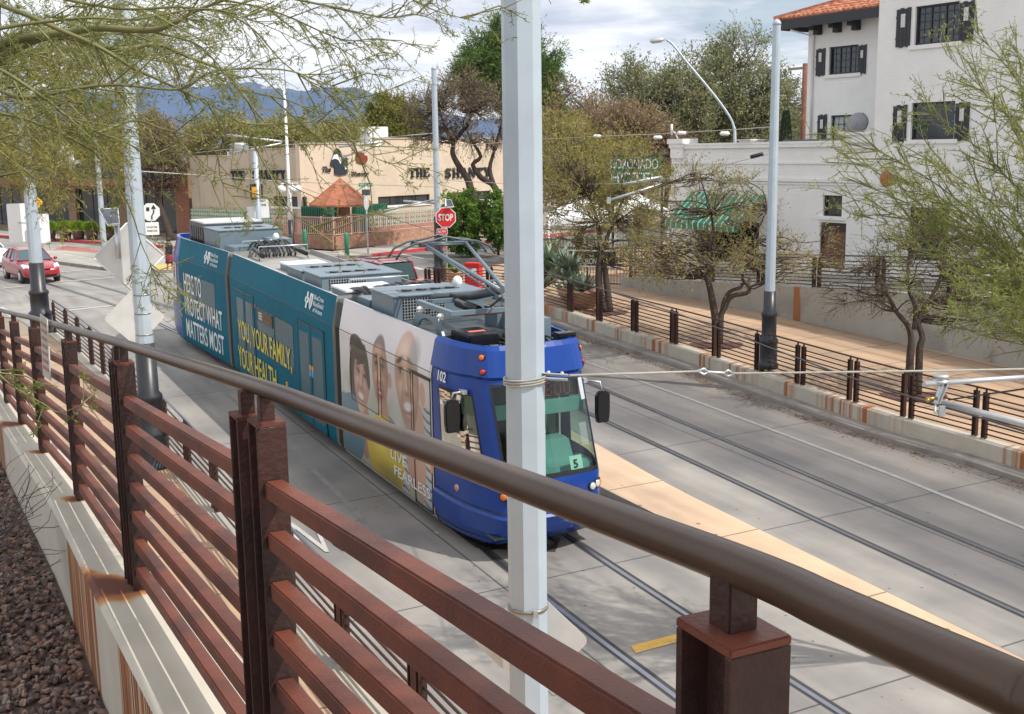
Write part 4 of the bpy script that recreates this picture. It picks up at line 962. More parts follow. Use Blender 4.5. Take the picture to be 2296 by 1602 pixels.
for u_ in (7.9, 10.1): m_ = MB(); m_.face([CPf(u_, .34, .04), CPf(u_ + .05, .34, .04), CPf(u_ + .05, .72, .04), CPf(u_, .72, .04)]); m_.build('seam', M_blk, tram)
m_ = MB(); 
for k in range(len(HL) - 1): m_.face([CPf(0, HL[k], .004), CPf(.09, HL[k], .004), CPf(.09, HL[k + 1], .004), CPf(0, HL[k + 1], .004)])
m_.build('door_pillar', M_blk, tram)
# fleet number
def text_side(fr, txt, q_left, h0, width, height, m, W_=None, off=.008, offset=.0, parent=tram, name='lettering', tilt=False):
    w0 = side_W(h0) if W_ is None else W_
    o_ = fr(q_left, w0 + off, h0); ax = (fr(q_left - width, w0 + off, h0) - o_).normalized()
    ay = (fr(q_left, (side_W(h0 + height) if W_ is None else W_) + off, h0 + height) - o_).normalized()
    m_ = MB(); textmesh(txt, m_, o_, ax, ay, 1, 0, width=width, height=height, offset=offset, az=fr.n); return m_.build(name, m, parent)
o_ = CPf(1.0, 2.68, .02); ax_ = (CPf(2.0, 2.68, .02) - o_).normalized()
m_ = MB(); textmesh('102', m_, o_, ax_, (CPf(1.0, 2.86, .02) - o_).normalized(), 1, 0.004, width=.27, height=.17, offset=.02); m_.build('fleet_number', M_textw, tram)
# destination sign behind the windshield: black box with amber dots
DOT = {'B': ["1110", "1001", "1001", "1110", "1001", "1001", "1110"], 'O': ["0110", "1001", "1001", "1001", "1001", "1001", "0110"], 'U': ["1001", "1001", "1001", "1001", "1001", "1001", "0110"],
       'H': ["1001", "1001", "1001", "1111", "1001", "1001", "1001"], 'T': ["1110", "0100", "0100", "0100", "0100", "0100", "0100"], 'S': ["0111", "1000", "1000", "0110", "0001", "0001", "1110"], 'N': ["1001", "1101", "1101", "1011", "1011", "1001", "1001"], 'D': ["1110", "1001", "1001", "1001", "1001", "1001", "1110"]}
m_ = MB()
qs = -1.34
for a_, b_ in ((.80, -.80),):
    m_.hexa([FT(qs + .10, a_, 2.46), FT(qs + .10, b_, 2.46), FT(qs - .02, b_, 2.46), FT(qs - .02, a_, 2.46), FT(qs + .10, a_, 2.72), FT(qs + .10, b_, 2.72), FT(qs + .02, b_, 2.72), FT(qs + .02, a_, 2.72)])
sgn_ = m_.build('destination_sign', M_blk, tram)
m_ = MB(); x_ = .78; M_led = mat('amber_led', (0.5, .09, .02), .5, emit=((1.0, .13, .02), 0.30))
x_ = -.18
for ch in 'BOU':
    for r_i, row in enumerate(DOT[ch]):
        for c_i, v_ in enumerate(row):
            if v_ == '1':
                hh_ = 2.695 - r_i * .032; ww = x_ - c_i * .033; q0_ = lerp(qs - .02, qs + .02, (hh_ - 2.46) / .26) - .012
                m_.face([FT(q0_, ww, hh_), FT(q0_, ww - .018, hh_), FT(q0_, ww - .018, hh_ - .018), FT(q0_, ww, hh_ - .018)])
    x_ -= .17 if ch != 'H' else .19
m_.build('led_text', M_led, sgn_)
# cab interior
m_ = MB()
def hx(fr, mb, q0, q1, w0, w1, h0, h1, b0=0.0, b1=0.0):
    mb.hexa([fr(q0, w0, h0), fr(q0, w1, h0), fr(q1, w1, h0), fr(q1, w0, h0), fr(q0 + b0, w0 + b1 * (1 if w0 < w1 else -1), h1), fr(q0 + b0, w1 - b1 * (1 if w0 < w1 else -1), h1), fr(q1 - b0, w1 - b1 * (1 if w0 < w1 else -1), h1), fr(q1 - b0, w0 + b1 * (1 if w0 < w1 else -1), h1)])
hx(FT, m_, -1.85, -1.25, -.86, .86, 1.05, 1.46, .10, .03); hx(FT, m_, -1.55, -.95, -.62, .30, 1.40, 1.78, .10, .06); m_.build('dashboard', M_inter, tram, bevel=.03)
m_ = MB(); hx(FT, m_, -1.44, -1.38, -.84, .84, 2.20, 2.44); m_.build('sun_visor', M_inter, tram, bevel=.01)
m_ = MB(); hx(FT, m_, .02, .06, -1.15, 1.15, .4, 1.5); hx(FT, m_, .02, .06, -1.15, -.95, 1.5, 3.0); hx(FT, m_, .02, .06, .1, .75, 1.5, 3.0); hx(FT, m_, .02, .06, -.95, 1.15, 2.65, 3.0); m_.build('cab_partition', M_inter2, tram)
m_ = MB(); hx(FT, m_, -1.8, 0.0, -1.0, 1.0, .38, .42); m_.build('cab_floor', M_equipd, tram)
m_ = MB(); hx(FT, m_, -.75, -.30, -.05, .45, .9, 1.25); hx(FT, m_, -.36, -.22, -.02, .42, 1.2, 1.95); m_.build('driver_seat', M_equipd, tram, bevel=.03)
for w_ in (-.55, -.30): m_ = MB(); m_.tube([FT(-.25, w_, .42), FT(-.25, w_, 2.9)], .022, 8); m_.build('grab_pole', M_blk, tram)
m_ = MB(); m_.face([CPf(9.85, 1.38, -.015), CPf(10.55, 1.38, -.015), CPf(10.55, 1.60, -.015), CPf(9.85, 1.60, -.015)]); pl_ = m_.build('route_plate', mat('pale_mint_card', (.50, .78, .70), .6), tram)
o_ = CPf(10.40, 1.415, -.004); o_ = CPf(10.02, 1.415, -.004); m_ = MB(); textmesh('5', m_, o_, (CPf(10.4, 1.415, -.004) - o_).normalized(), (CPf(10.02, 1.57, -.004) - o_).normalized(), 1, .0, width=.085, height=.14, offset=.03); m_.build('number', M_blk, pl_)
m_ = MB(); m_.tube([CPf(7.2, 1.36, .02), CPf(8.1, 1.95, .03)], .010, 6); m_.beam(CPf(8.1, 1.60, .03), CPf(8.1, 2.25, .03), .02, .015); m_.build('wiper', M_blk, tram)
# mirrors
def mirror(u, hs, q, w, h, parent=tram):
    r_ = MB(); c = CPf(u, hs, .03); r_.box(c, (.16, .07, .07), ax=FT.t, ay=FT.n, az=Z); r_.tube([c, FT(q, w * .97, hs - .02), FT(q, w, h + .26)], .018, 6); rr = r_.build('mirror_arm', M_galv2, tram, bevel=.0)
    b_ = MB(); prof = [(-.11, -.26), (.11, -.26), (.13, -.1), (.13, .2), (.08, .28), (-.08, .28), (-.13, .2), (-.13, -.1)]
    b_.prism(prof, FT(q + .04, w, h), FT.n if abs(w) > 1.2 else FT.n, Z, FT.t, .10); b_.build('mirror_shell', M_blk, rr, bevel=.02)
mirror(3.4, 2.62, -.92, 1.30, 2.22); mirror(14.2, 2.60, -1.25, -1.32, 2.15)

# ---- passenger sections
HS = [.2, .3, .5, .85, 1.2, 1.9, 2.6, 2.72, 2.80, 3.05, 3.34]
def section(fr, q0, q1, m_side, name, m_rf=None):
    b_ = MB(); nq = max(2, int((q1 - q0) / .5))
    for sgn in (1, -1):
        b_.m = 0
        for i in range(nq):
            a, c = lerp(q0, q1, i / nq), lerp(q0, q1, (i + 1) / nq)
            for k in range(len(HS) - 1): b_.face([fr(a, sgn * side_W(HS[k]), HS[k]), fr(c, sgn * side_W(HS[k]), HS[k]), fr(c, sgn * side_W(HS[k + 1]), HS[k + 1]), fr(a, sgn * side_W(HS[k + 1]), HS[k + 1])])
            b_.m = 2
            b_.face([fr(a, sgn * 1.10, 3.34), fr(c, sgn * 1.10, 3.34), fr(c, sgn * 1.06, 3.345), fr(a, sgn * 1.06, 3.345)])
            b_.m = 1; b_.face([fr(a, sgn * 1.06, 3.345), fr(c, sgn * 1.06, 3.345), fr(c, sgn * 1.02, 3.22), fr(a, sgn * 1.02, 3.22)]); b_.m = 0
    b_.m = 1
    for i in range(nq):
        a, c = lerp(q0, q1, i / nq), lerp(q0, q1, (i + 1) / nq)
        b_.face([fr(a, 1.02, 3.22), fr(c, 1.02, 3.22), fr(c, -1.02, 3.22), fr(a, -1.02, 3.22)]); b_.face([fr(a, 1.17, .2), fr(c, 1.17, .2), fr(c, -1.17, .2), fr(a, -1.17, .2)])
    for q in (q0, q1):
        b_.face([fr(q, side_W(h), h) for h in HS] + [fr(q, -side_W(h), h) for h in reversed(HS)])
    return b_.build(name, [m_side, m_rf or M_roof, M_galv2], tram)
section(FT, 0.03, 4.62, M_whitew, 'front_body', M_equipd)
section(FT, 5.05, 13.45, M_teal, 'middle_body')
section(FR, .25, 4.74, M_teal, 'rear_body')
def bellows(frA, qA, frB, qB):
    b_ = MB(); n = 10
    for i in range(n):
        for j_ in range(2):
            def P_(x, w, h):
                a = frA(qA, w, h); b = frB(qB, w, h); return a.lerp(b, x)
            x0, x1 = (i + j_ * .5) / n, (i + j_ * .5 + .5) / n; w0, w1 = (1.17, 1.09) if j_ == 0 else (1.09, 1.17)
            for sgn in (1, -1):
                for (h0, h1, mm_) in ((.25, 2.72, 1), (2.72, 3.28, 0)):
                    b_.m = mm_; k0 = 1.0 if h0 < 2 else 1.0; k1 = 1.0 if h1 < 2.8 else .93
                    b_.face([P_(x0, sgn * w0 * k0, h0), P_(x1, sgn * w1 * k0, h0), P_(x1, sgn * w1 * k1, h1), P_(x0, sgn * w0 * k1, h1)])
            dz = (-.0, -.06) if j_ == 0 else (-.06, 0)
            b_.m = 0; b_.face([P_(x0, w0 * .93, 3.28 + dz[0]), P_(x1, w1 * .93, 3.28 + dz[1]), P_(x1, -w1 * .93, 3.28 + dz[1]), P_(x0, -w0 * .93, 3.28 + dz[0])])
    b_.build('bellows', [M_bel, M_beld], tram)
bellows(FT, 4.62, FT, 5.05); bellows(FT, 13.45, FR, .25)
# bogies / underframe so that nothing floats
for fr, q in ((FT, 1.6), (FT, 3.5), (FR, 1.4), (FR, 3.3)):
    b_ = MB(); 
    for sgn in (1, -1):
        b_.lathe(fr(q, sgn * .78, .31), [(.30, -.05), (.30, .05)], 20, ax=fr.n)
    b_.build('wheel_pair', M_equipd, tram)
# side details
def outline(fr, qa, qb, ha, hb, w=.022, off=.004, m=M_blk, name='frame', parent=tram, W_=WB):
    m_ = MB(); 
    for (a, b, c, d) in ((qa, qb, ha, ha + w), (qa, qb, hb - w, hb), (qa, qa - w, ha, hb), (qb + w, qb, ha, hb)):
        hx(fr, m_, a, b, W_ - .01, W_ + off, c, d)
    return m_.build(name, m, parent)
def panel(fr, qa, qb, ha, hb, m, off=.003, name='window', parent=tram):
    m_ = MB(); hx(fr, m_, qa, qb, WB - .02, WB + off, ha, hb); return m_.build(name, m, parent)
for (qa, qb) in ((12.9, 11.1), (7.45, 5.6)):       # twin-leaf doors
    d_ = panel(FT, qa, qb, .27, 2.52, M_teal, .010, 'door'); outline(FT, qa, qb, .27, 2.52, .03, .016, parent=d_)
    mid_ = (qa + qb) / 2; m_ = MB(); hx(FT, m_, mid_ + .015, mid_ - .015, WB, WB + .018, .27, 2.52); m_.build('door_seam', M_blk, d_)
    for a_, b_ in ((qa - .14, mid_ + .12), (mid_ - .12, qb + .14)): panel(FT, a_, b_, .42, 2.3, M_tealw, .014, 'door_glass', d_)
    for a_, c_, n_ in ((mid_ + .13, (0.75, .30, .04), 'a'), (mid_ - .03, (0.75, .30, .04), 'a')):
        m_ = MB(); hx(FT, m_, a_, a_ - .10, WB, WB + .02, 1.52, 1.62); m_.build('sticker', mat('orange_sticker', (.75, .33, .05), .5), d_)
        m_ = MB(); hx(FT, m_, a_, a_ - .10, WB, WB + .02, 1.38, 1.51); m_.build('sticker', mat('blue_sticker', (.05, .38, .65), .5), d_)
    m_ = MB(); m_.lathe(FT(mid_ - .06, WB + .01, .95), [(.03, 0), (.03, .02), (.01, .03)], 10, ax=FT.n); m_.build('door_button', M_galv2, d_)
for (qa, qb) in ((10.85, 9.36), (9.28, 7.81)):
    w_ = panel(FT, qa, qb, 1.19, 2.30, M_tealw); outline(FT, qa, qb, 1.19, 2.30, .014, .006, parent=w_)
ds = panel(FT, 10.72, 9.46, 1.96, 2.26, M_blk, .012, 'side_destination_sign'); outline(FT, 10.72, 9.46, 1.96, 2.26, .03, .018, parent=ds)
m_ = MB()
for i in range(3): hx(FT, m_, 10.66, 10.36, WB, WB + .015, 2.02 + i * .07, 2.06 + i * .07)
m_.build('sign_text', M_alu, ds); m_ = MB()
for ch_i in range(7): hx(FT, m_, 10.2 - ch_i * .1, 10.14 - ch_i * .1, WB, WB + .015, 2.05, 2.17)
m_.build('amber_text', mat('dim_amber', (.25, .09, .02), .6), ds)
for (q, h, n_, c_) in ((8.53, .82, 'a', (.75, .2, .03)), (11.0, 2.30, 'b', (.45, .2, .15))):
    m_ = MB(); hx(FT, m_, q, q - .12, WB, WB + .018, h - .05, h + .05); m_.build('reflector', M_yline if n_ == 'a' else mat('dull_red_plate', (.30, .10, .08), .6), tram)
for (qa, qb, ha, hb) in ((4.35, 3.05, 1.2, 2.35), (2.98, 1.25, 1.2, 2.35)):
    w_ = panel(FR, qa, qb, ha, hb, M_tealw); outline(FR, qa, qb, ha, hb, .012, .006, parent=w_)
for fr, q0, q1 in ((FT, 5.08, 13.42), (FR, .28, 4.7), (FT, .06, 4.6)):      # shoulder crease line and skirt seam
    m_ = MB(); hx(fr, m_, q0, q1, WB - .01, WB + .003, 2.735, 2.75); m_.build('seam', M_equipd, tram)
# lettering
text_side(FT, 'YOU, YOUR FAMILY,', 12.72, 1.13, 4.75, .60, M_texty, WB, .022, .012)
text_side(FT, 'YOUR HEALTH', 12.85, .44, 3.55, .56, M_texty, WB, .022, .012)
text_side(FR, 'HERE TO', 4.25, 1.78, 1.75, .58, M_textw, WB, .012, .012)
text_side(FR, 'PROTECT WHAT', 4.25, 1.10, 3.55, .56, M_textw, WB, .012, .012)
text_side(FR, 'MATTERS MOST', 4.25, .42, 3.6, .56, M_textw, WB, .012, .012)
def logo(fr, q, s_=1.0):
    w0 = side_W(2.80); o_ = fr(q, w0 + .006, 2.84); ax = (fr(q - 1, w0 + .006, 2.84) - o_).normalized(); ay = (fr(q, side_W(3.3) + .006, 3.3) - o_).normalized(); nz = ax.cross(ay).normalized()
    if nz.dot(fr.n) < 0: nz = -nz
    m_ = MB(); c = .11
    cross = [(-.045, -.17), (.045, -.17), (.045, -.05), (.12, -.05), (.12, .05), (.045, .05), (.045, .17), (-.045, .17), (-.045, .05), (-.12, .05), (-.12, -.05), (-.045, -.05)]
    m_.prism([(x * s_ + .12 * s_, y * s_ + .18 * s_) for x, y in cross], o_, ax, ay, nz, .006)
    sh = [(-.10, .15), (-.05, .17), (0, .15), (.05, .17), (.10, .15), (.105, 0), (.07, -.11), (0, -.18), (-.07, -.11), (-.105, 0)]
    m_.prism([(x * s_ + .38 * s_, y * s_ + .18 * s_) for x, y in sh], o_, ax, ay, nz, .006)
    m_.m = 1
    m_.prism([(x * .55 * s_ + .38 * s_, y * .55 * s_ + .18 * s_) for x, y in [(-.02, -.2), (.02, -.2), (.02, .2), (-.02, .2)]], o_ + nz * .003, ax, ay, nz, .006)
    m_.lathe(o_ + ax * .12 * s_ + ay * .18 * s_, [(.035 * s_, .0), (.035 * s_, .009)], 10, ax=nz)
    m_.m = 0
    textmesh('BlueCross', m_, o_ + ax * .54 * s_ + ay * .25 * s_, ax, ay, 1, .004, width=.60 * s_, height=.095 * s_, az=nz, offset=.01); textmesh('BlueShield', m_, o_ + ax * .54 * s_ + ay * .12 * s_, ax, ay, 1, .004, width=.64 * s_, height=.095 * s_, az=nz, offset=.01); textmesh('of Arizona', m_, o_ + ax * .58 * s_ + ay * .0, ax, ay, 1, .004, width=.60 * s_, height=.09 * s_, az=nz, offset=.01)
    m_.build('logo', [M_textw, M_teal], tram)
logo(FT, 6.95, 1.05); logo(FR, 2.2, 1.05)

# ---- printed photo panel on the front section: colours painted vertex by vertex (a flat print)
def paint(u, h):
    """u metres from the rear edge of the panel (0..4.6), h height above rail"""
    n_ = u.shape; rgb = np.empty(n_ + (3,)); 
    skyc = np.array([.66, .63, .64]); low = np.array([.40, .42, .34])
    g_ = np.clip((h - 1.2) / 1.2, 0, 1)[..., None]; rgb[:] = low * (1 - g_) + skyc * g_
    hz = np.clip(1 - np.abs(h - 1.75 - .12 * np.sin(u * 7)) / .25, 0, 1)[..., None] * np.clip(np.abs(np.sin(u * 2.1)) - .2, 0, 1)[..., None]
    rgb = rgb * (1 - .6 * hz) + np.array([.18, .24, .12]) * .6 * hz
    def ell(cx, cy, rx, ry, rot=0.0, soft=.03):
        x = (u - cx) * math.cos(rot) + (h - cy) * math.sin(rot); y = -(u - cx) * math.sin(rot) + (h - cy) * math.cos(rot)
        d = np.sqrt((x / rx) ** 2 + (y / ry) ** 2); return np.clip((1 - d) / soft * min(rx, ry) / .3, 0, 1)[..., None]
    def put(mask, c, a=1.0):
        nonlocal rgb
        rgb = rgb * (1 - mask * a) + np.array(c) * mask * a
    def face(cx, cy, rx, ry, skin, dark, light, smile, brow, rot=0.0, squint=False, beard=0.0, hairline=.62):
        nonlocal rgb
        X = ((u - cx) * math.cos(rot) + (h - cy) * math.sin(rot)) / rx; Y = (-(u - cx) * math.sin(rot) + (h - cy) * math.cos(rot)) / ry
        wd = 1.0 - .30 * np.clip(-Y - .05, 0, 1) ** 1.3 + .02 * np.clip(Y, 0, 1); r2 = np.sqrt((X / wd) ** 2 + Y ** 2); m_ = np.clip((1 - r2) * 14, 0, 1)[..., None]
        def gs(x0, y0, sx, sy, a=0.0): 
            x = (X - x0) * math.cos(a) + (Y - y0) * math.sin(a); y = -(X - x0) * math.sin(a) + (Y - y0) * math.cos(a); return np.exp(-(x / sx) ** 2 - (y / sy) ** 2)[..., None]
        c = np.empty_like(rgb); c[:] = skin
        def mixc_(w_, col_): 
            nonlocal c
            c = c * (1 - w_) + np.array(col_) * w_
        sh_ = (.50 * np.clip(X - .15, 0, 1) + .30 * np.clip(np.abs(X), 0, 1) ** 4 + .22 * np.clip(-Y - .55, 0, 1) * 2)[..., None]; mixc_(np.clip(sh_, 0, .85), dark)
        mixc_(.55 * gs(-.22, .62, .45, .18), light); mixc_(.45 * gs(-.50, -.08, .22, .13), light); mixc_(.30 * gs(.32, -.06, .18, .12), light); mixc_(.35 * gs(-.10, -.86, .18, .07), light)
        for sx in (-1, 1):
            mixc_(.85 * gs(sx * .42 - .06, .22, .25, .12), dark); mixc_(.35 * gs(sx * .55 - .06, .04, .2, .05, -.2 * sx), dark)
            ex, ey = sx * .40 - .06, .20
            if squint: mixc_(np.clip(1.6 * gs(ex, ey, .18, .035, .10 * sx), 0, 1), (.02, .012, .01))
            else:
                mixc_(.8 * gs(ex, ey - .01, .14, .045), (.52, .46, .42)); mixc_(np.clip(1.7 * gs(ex - .02, ey, .065, .055), 0, 1), (.015, .01, .008)); mixc_(np.clip(1.6 * gs(ex, ey + .045, .19, .028, -.06 * sx), 0, 1), (.03, .018, .015))
            mixc_(np.clip(1.7 * gs(sx * .44 - .05, .40, .24, .05, -.20 * sx), 0, 1), brow)
            mixc_(.85 * gs(sx * .38 - .05, -.28, .05, .22, .45 * sx), dark)      # smile folds
            mixc_(.8 * gs(sx * .11 - .05, -.20, .055, .030), (.08, .03, .025))
        mixc_(.6 * gs(-.07, .06, .055, .22), light); mixc_(.8 * gs(.10, -.02, .08, .22), dark); mixc_(.95 * gs(-.02, -.235, .22, .045), dark); mixc_(.5 * gs(-.08, -.12, .07, .06), light)
        mixc_(np.clip(1.8 * gs(-.04, -.50, .40, .145, .03), 0, 1), (.26, .06, .055))
        if smile:
            t_ = np.clip(1.9 * gs(-.04, -.465, .30, .080, .03), 0, 1); mixc_(t_, (.80, .77, .73)); mixc_(t_ * (.22 * (np.sin(X * 38) > .75))[..., None], (.35, .25, .22)); mixc_(.5 * gs(-.04, -.645, .24, .03), light)
        else: mixc_(.9 * gs(-.04, -.47, .20, .03), (.70, .64, .60))
        if beard: mixc_(beard * np.clip((-Y - .22) * 2.2, 0, 1)[..., None] * (1 - gs(-.04, -.5, .42, .2)), (.12, .085, .07))
        hl = np.clip((Y - hairline + .16 * X * X) * 6, 0, 1)[..., None]; mixc_(hl * .75, brow)
        gr = 1 + .06 * np.sin(u * 61 + 7 * np.sin(h * 23)) * np.sin(h * 53 + 5 * np.sin(u * 31)); c = c * gr[..., None]
        rgb = rgb * (1 - m_) + c * m_
    # woman
    put(ell(1.02, 1.95, .52, .80, -.1), (.035, .022, .02)); put(ell(.80, 1.62, .22, .55), (.04, .026, .022))
    put(ell(1.30, .95, .34, .55), (.36, .19, .13))
    put(ell(.55, .85, .75, .70, .35), (.07, .17, .23)); put(ell(.15, 1.0, .35, .5), (.08, .19, .25))
    face(1.20, 1.93, .44, .70, (.56, .34, .26), (.25, .12, .085), (.86, .66, .56), True, (.04, .025, .02), -.16, True, 0, .95)
    put(ell(1.05, 2.52, .46, .26, -.25), (.035, .022, .02)); put(ell(1.50, 2.25, .13, .45, .25), (.035, .022, .02))
    # boy
    put(ell(2.45, .95, .85, .62), (.20, .22, .28)); put(ell(2.30, 1.55, .26, .45), (.46, .25, .17))
    put(ell(2.68, 2.22, .10, .16), (.55, .32, .23))
    face(2.20, 2.25, .42, .76, (.48, .28, .19), (.20, .10, .065), (.72, .50, .38), False, (.07, .055, .05), 0, False, 0, .60)
    # stripes of the man's shirt
    sh = np.maximum(ell(4.45, 1.05, .72, 1.05, .15), ell(3.05, .80, .50, .75)); put(sh, (.50, .54, .56))
    st = (np.sin((h + .18 * (u - 4.2) + .03 * np.sin(u * 9)) * 2 * math.pi / .17) > .55)[..., None] * sh; put(st, (.05, .07, .10), .85)
    put(ell(3.75, 1.35, .38, .95), (.47, .27, .19)); put(ell(4.05, 1.2, .22, .9), (.55, .33, .24))
    put(ell(4.18, 2.28, .12, .22), (.60, .36, .26))
    face(3.50, 2.36, .57, .93, (.56, .36, .26), (.26, .14, .095), (.82, .64, .52), True, (.035, .027, .025), .10, False, .5, 1.5); put(ell(3.80, 2.92, .30, .34, .3, .5), (.30, .31, .30), .75)
    # yellow ball
    put(ell(2.35, .78, .95, .72), (.55, .42, .03)); put(ell(2.10, .98, .50, .30, 0, .9), (.80, .66, .12), .7); put(ell(2.6, .35, .9, .35, 0, .8), (.20, .16, .02), .7)
    low_ = np.clip((.75 - h) / .4, 0, 1)[..., None] * .30; rgb = rgb * (1 - low_)
    q_ = 4.6 - u
    for (qa, qb) in ((4.0, 2.52), (2.38, .92), (.80, .12)): rgb = rgb * (1 - .22 * ((q_ < qa) & (q_ > qb) & (h > 1.44) & (h < 2.57))[..., None])
    cl_ = .5 + .5 * np.sin(u * 2.3 + 2 * np.sin(h * 2.1)); rgb = rgb * (1 + .05 * (cl_ - .5)[..., None])
    return np.clip(rgb, 0, 1)
NU, NH = 330, 230
uu = np.linspace(0, 4.52, NU); hh = np.linspace(.24, 3.32, NH); U_, H_ = np.meshgrid(uu, hh, indexing='ij')
col = paint(U_, H_)
b_ = MB()
for i in range(NU):
    for k in range(NH):
        q = 4.60 - uu[i]; b_.v.append(tuple(FT(q, side_W(hh[k]) + .004, hh[k])))
for i in range(NU - 1):
    for k in range(NH - 1):
        a = i * NH + k; b_.f.append((a, a + NH, a + NH + 1, a + 1)); b_.mi.append(0); b_.sm.append(False)
M_print = bpy.data.materials.new('printed_photo_wrap'); M_print.use_nodes = True
at_ = N(M_print.node_tree, 'ShaderNodeAttribute'); at_.attribute_name = 'print'; pb = M_print.node_tree.nodes['Principled BSDF']; M_print.node_tree.links.new(at_.outputs['Color'], pb.inputs['Base Color']); pb.inputs['Roughness'].default_value = .3; pb.inputs['Coat Weight'].default_value = .3
po = b_.build('photo_panel', M_print, tram, fix=False)
ca = po.data.color_attributes.new('print', 'FLOAT_COLOR', 'POINT'); ca.data.foreach_set('color', np.concatenate([col.reshape(-1, 3), np.ones((NU * NH, 1))], 1).astype(np.float32).ravel())
for (qa, qb) in ((4.0, 2.52), (2.38, .92)): outline(FT, qa, qb, 1.44, 2.57, .012, .010, parent=po, name='window_outline')
dd_ = outline(FT, .84, .07, .27, 2.60, .022, .012, parent=tram, name='front_door_outline'); m_ = MB(); hx(FT, m_, .84, .05, WB, WB + .02, 2.58, 2.64); m_.build('door_header', M_blk, dd_)
text_side(FT, 'LIVE', 1.95, .78, .75, .19, M_textw, WB, .016, .015); text_side(FT, 'FEARLESS', 1.80, .50, 1.65, .19, M_textw, WB, .016, .015)
m_ = MB(); hx(FT, m_, .12, .06, WB, WB + .016, 1.0, 1.35); m_.build('reflector', M_yline, tram)

# ---- roof equipment
def rbox(fr, q0, q1, w0, w1, h0, h1, m, name, bevel=.012, parent=tram):
    m_ = MB(); hx(fr, m_, q0, q1, w0, w1, h0, h1); return m_.build(name, m, parent, bevel=bevel)
def acbox(fr, q0, q1, h1, w=.93, lou=True, h0=3.18):
    b = rbox(fr, q0, q1, w, -w, h0, h1, M_equip, 'air_conditioner')
    rbox(fr, q0 - .03, q1 + .03, w + .03, -w - .03, h1, h1 + .025, M_equip, 'lid', .004, b)
    qm = (q0 + q1) / 2; rbox(fr, qm - .16, qm + .10, .62, -.62, h1 + .024, h1 + .034, M_blk, 'fan_slot', .002, b)
    for k_ in range(4): 
        m_ = MB(); m_.lathe(fr(qm - .03, .45 - .3 * k_, h1 + .036), [(.10, 0), (.10, .012), (.03, .016)], 14); m_.build('fan', M_equipd, b)
    if lou:
        rbox(fr, q0 - .012, q0 + .01, .75, -.1, h0 + .05, h1 - .04, M_blk, 'grille', .002, b)
        m_ = MB()
        for i in range(15): hx(fr, m_, q0 - .02, q0 - .012, .73 - i * .058, .715 - i * .058, h0 + .05, h1 - .04)
        for i in range(7): hx(fr, m_, q0 - .021, q0 - .013, .75, -.1, h0 + .06 + i * .055, h0 + .072 + i * .055)
        m_.build('wire_mesh', M_galv2, b)
    return b
def hatch(fr, q0, q1, w0, w1, h1=3.36): 
    b = rbox(fr, q0, q1, w0, w1, 3.22, h1 - .03, M_equip, 'hatch_base'); rbox(fr, q0 - .02, q1 + .02, w0 + .02, w1 - .02, h1 - .03, h1 + .02, M_rwhite, 'hatch_lid', .01, b)
acbox(FT, 2.36, 3.52, 3.66); hatch(FT, 5.15, 6.1, .85, -.3, 3.40)
acbox(FT, 6.55, 7.75, 3.52); acbox(FT, 7.95, 9.1, 3.48, lou=False); hatch(FT, 9.3, 10.7, .62, -.35, 3.38)
rbox(FT, 3.7, 4.4, .9, .4, 3.2, 3.42, M_equip, 'junction_box'); rbox(FT, .9, 1.4, -.9, -.45, 3.2, 3.5, M_equip, 'junction_box')
acbox(FR, 1.55, 2.95, 3.78, lou=False)
cb = rbox(FR, 3.05, 4.5, .9, -.9, 3.2, 3.86, M_equipd, 'condenser')
for k_ in range(5): rbox(FR, 3.1 + k_ * .28, 3.33 + k_ * .28, .88, -.88, 3.86, 3.91, M_alu, 'condenser_rib', .01, cb)
for k_ in range(6):
    m_ = MB(); hx(FR, m_, 3.12 + k_ * .22, 3.27 + k_ * .22, .9, .915, 3.3, 3.75); m_.build('louvre', M_blk, cb)
rbox(FR, .55, 1.35, .85, .25, 3.2, 3.42, M_equip, 'junction_box'); rbox(FR, .4, 1.2, -.2, -.8, 3.2, 3.6, M_equip, 'junction_box')
m_ = MB(); m_.sphere(FR(.9, -.5, 3.62), .09, 10, 6, (1, 1, 1.2)); m_.build('antenna', M_white, tram)
m_ = MB(); m_.sphere(FT(3.3, -.8, 3.73), .10, 10, 6, (1, 1, 1.2)); m_.build('antenna', M_white, tram)
rng2 = random.Random(3)
def cables(fA, qA, fB, qB, n, w0, w1, up, r=.028):
    for i in range(n):
        w = lerp(w0, w1, i / (n - 1)); a = fA(qA, w + rng2.uniform(-.03, .03), 3.38); b = fB(qB, w + rng2.uniform(-.05, .05), 3.36)
        m_ = MB(); mid1 = a.lerp(b, .33) + Z * up * rng2.uniform(.7, 1.2); mid2 = a.lerp(b, .66) + Z * up * rng2.uniform(.6, 1.1)
        m_.tube(smooth_pts([a - Z * .12, a, mid1, mid2, b, b - Z * .12], 4), r, 6); m_.build('roof_cable', M_blk, tram)
cables(FT, 12.95, FR, .75, 9, .35, -.45, .22); cables(FT, 4.35, FT, 5.5, 8, .2, -.85, .14, .032); cables(FT, 4.55, FT, 5.5, 2, .65, .55, .1, .05)
for q_, w_ in ((12.9, .6), (13.0, -.6)):
    m_ = MB(); m_.tube([FT(q_ - .6, w_, 3.36), FT(q_ + .5, w_ * .9, 3.44)], .06, 8); m_.build('damper', M_blk, tram)
for fr_, q_ in ((FT, 12.6), (FR, .45), (FT, 4.2), (FT, 5.6)):
    m_ = MB(); m_.tube([fr_(q_, .62, 3.22), fr_(q_, .62, 3.58), fr_(q_, -.7, 3.58), fr_(q_, -.7, 3.22)], .018, 6); m_.build('cable_bracket', M_galv2, tram)
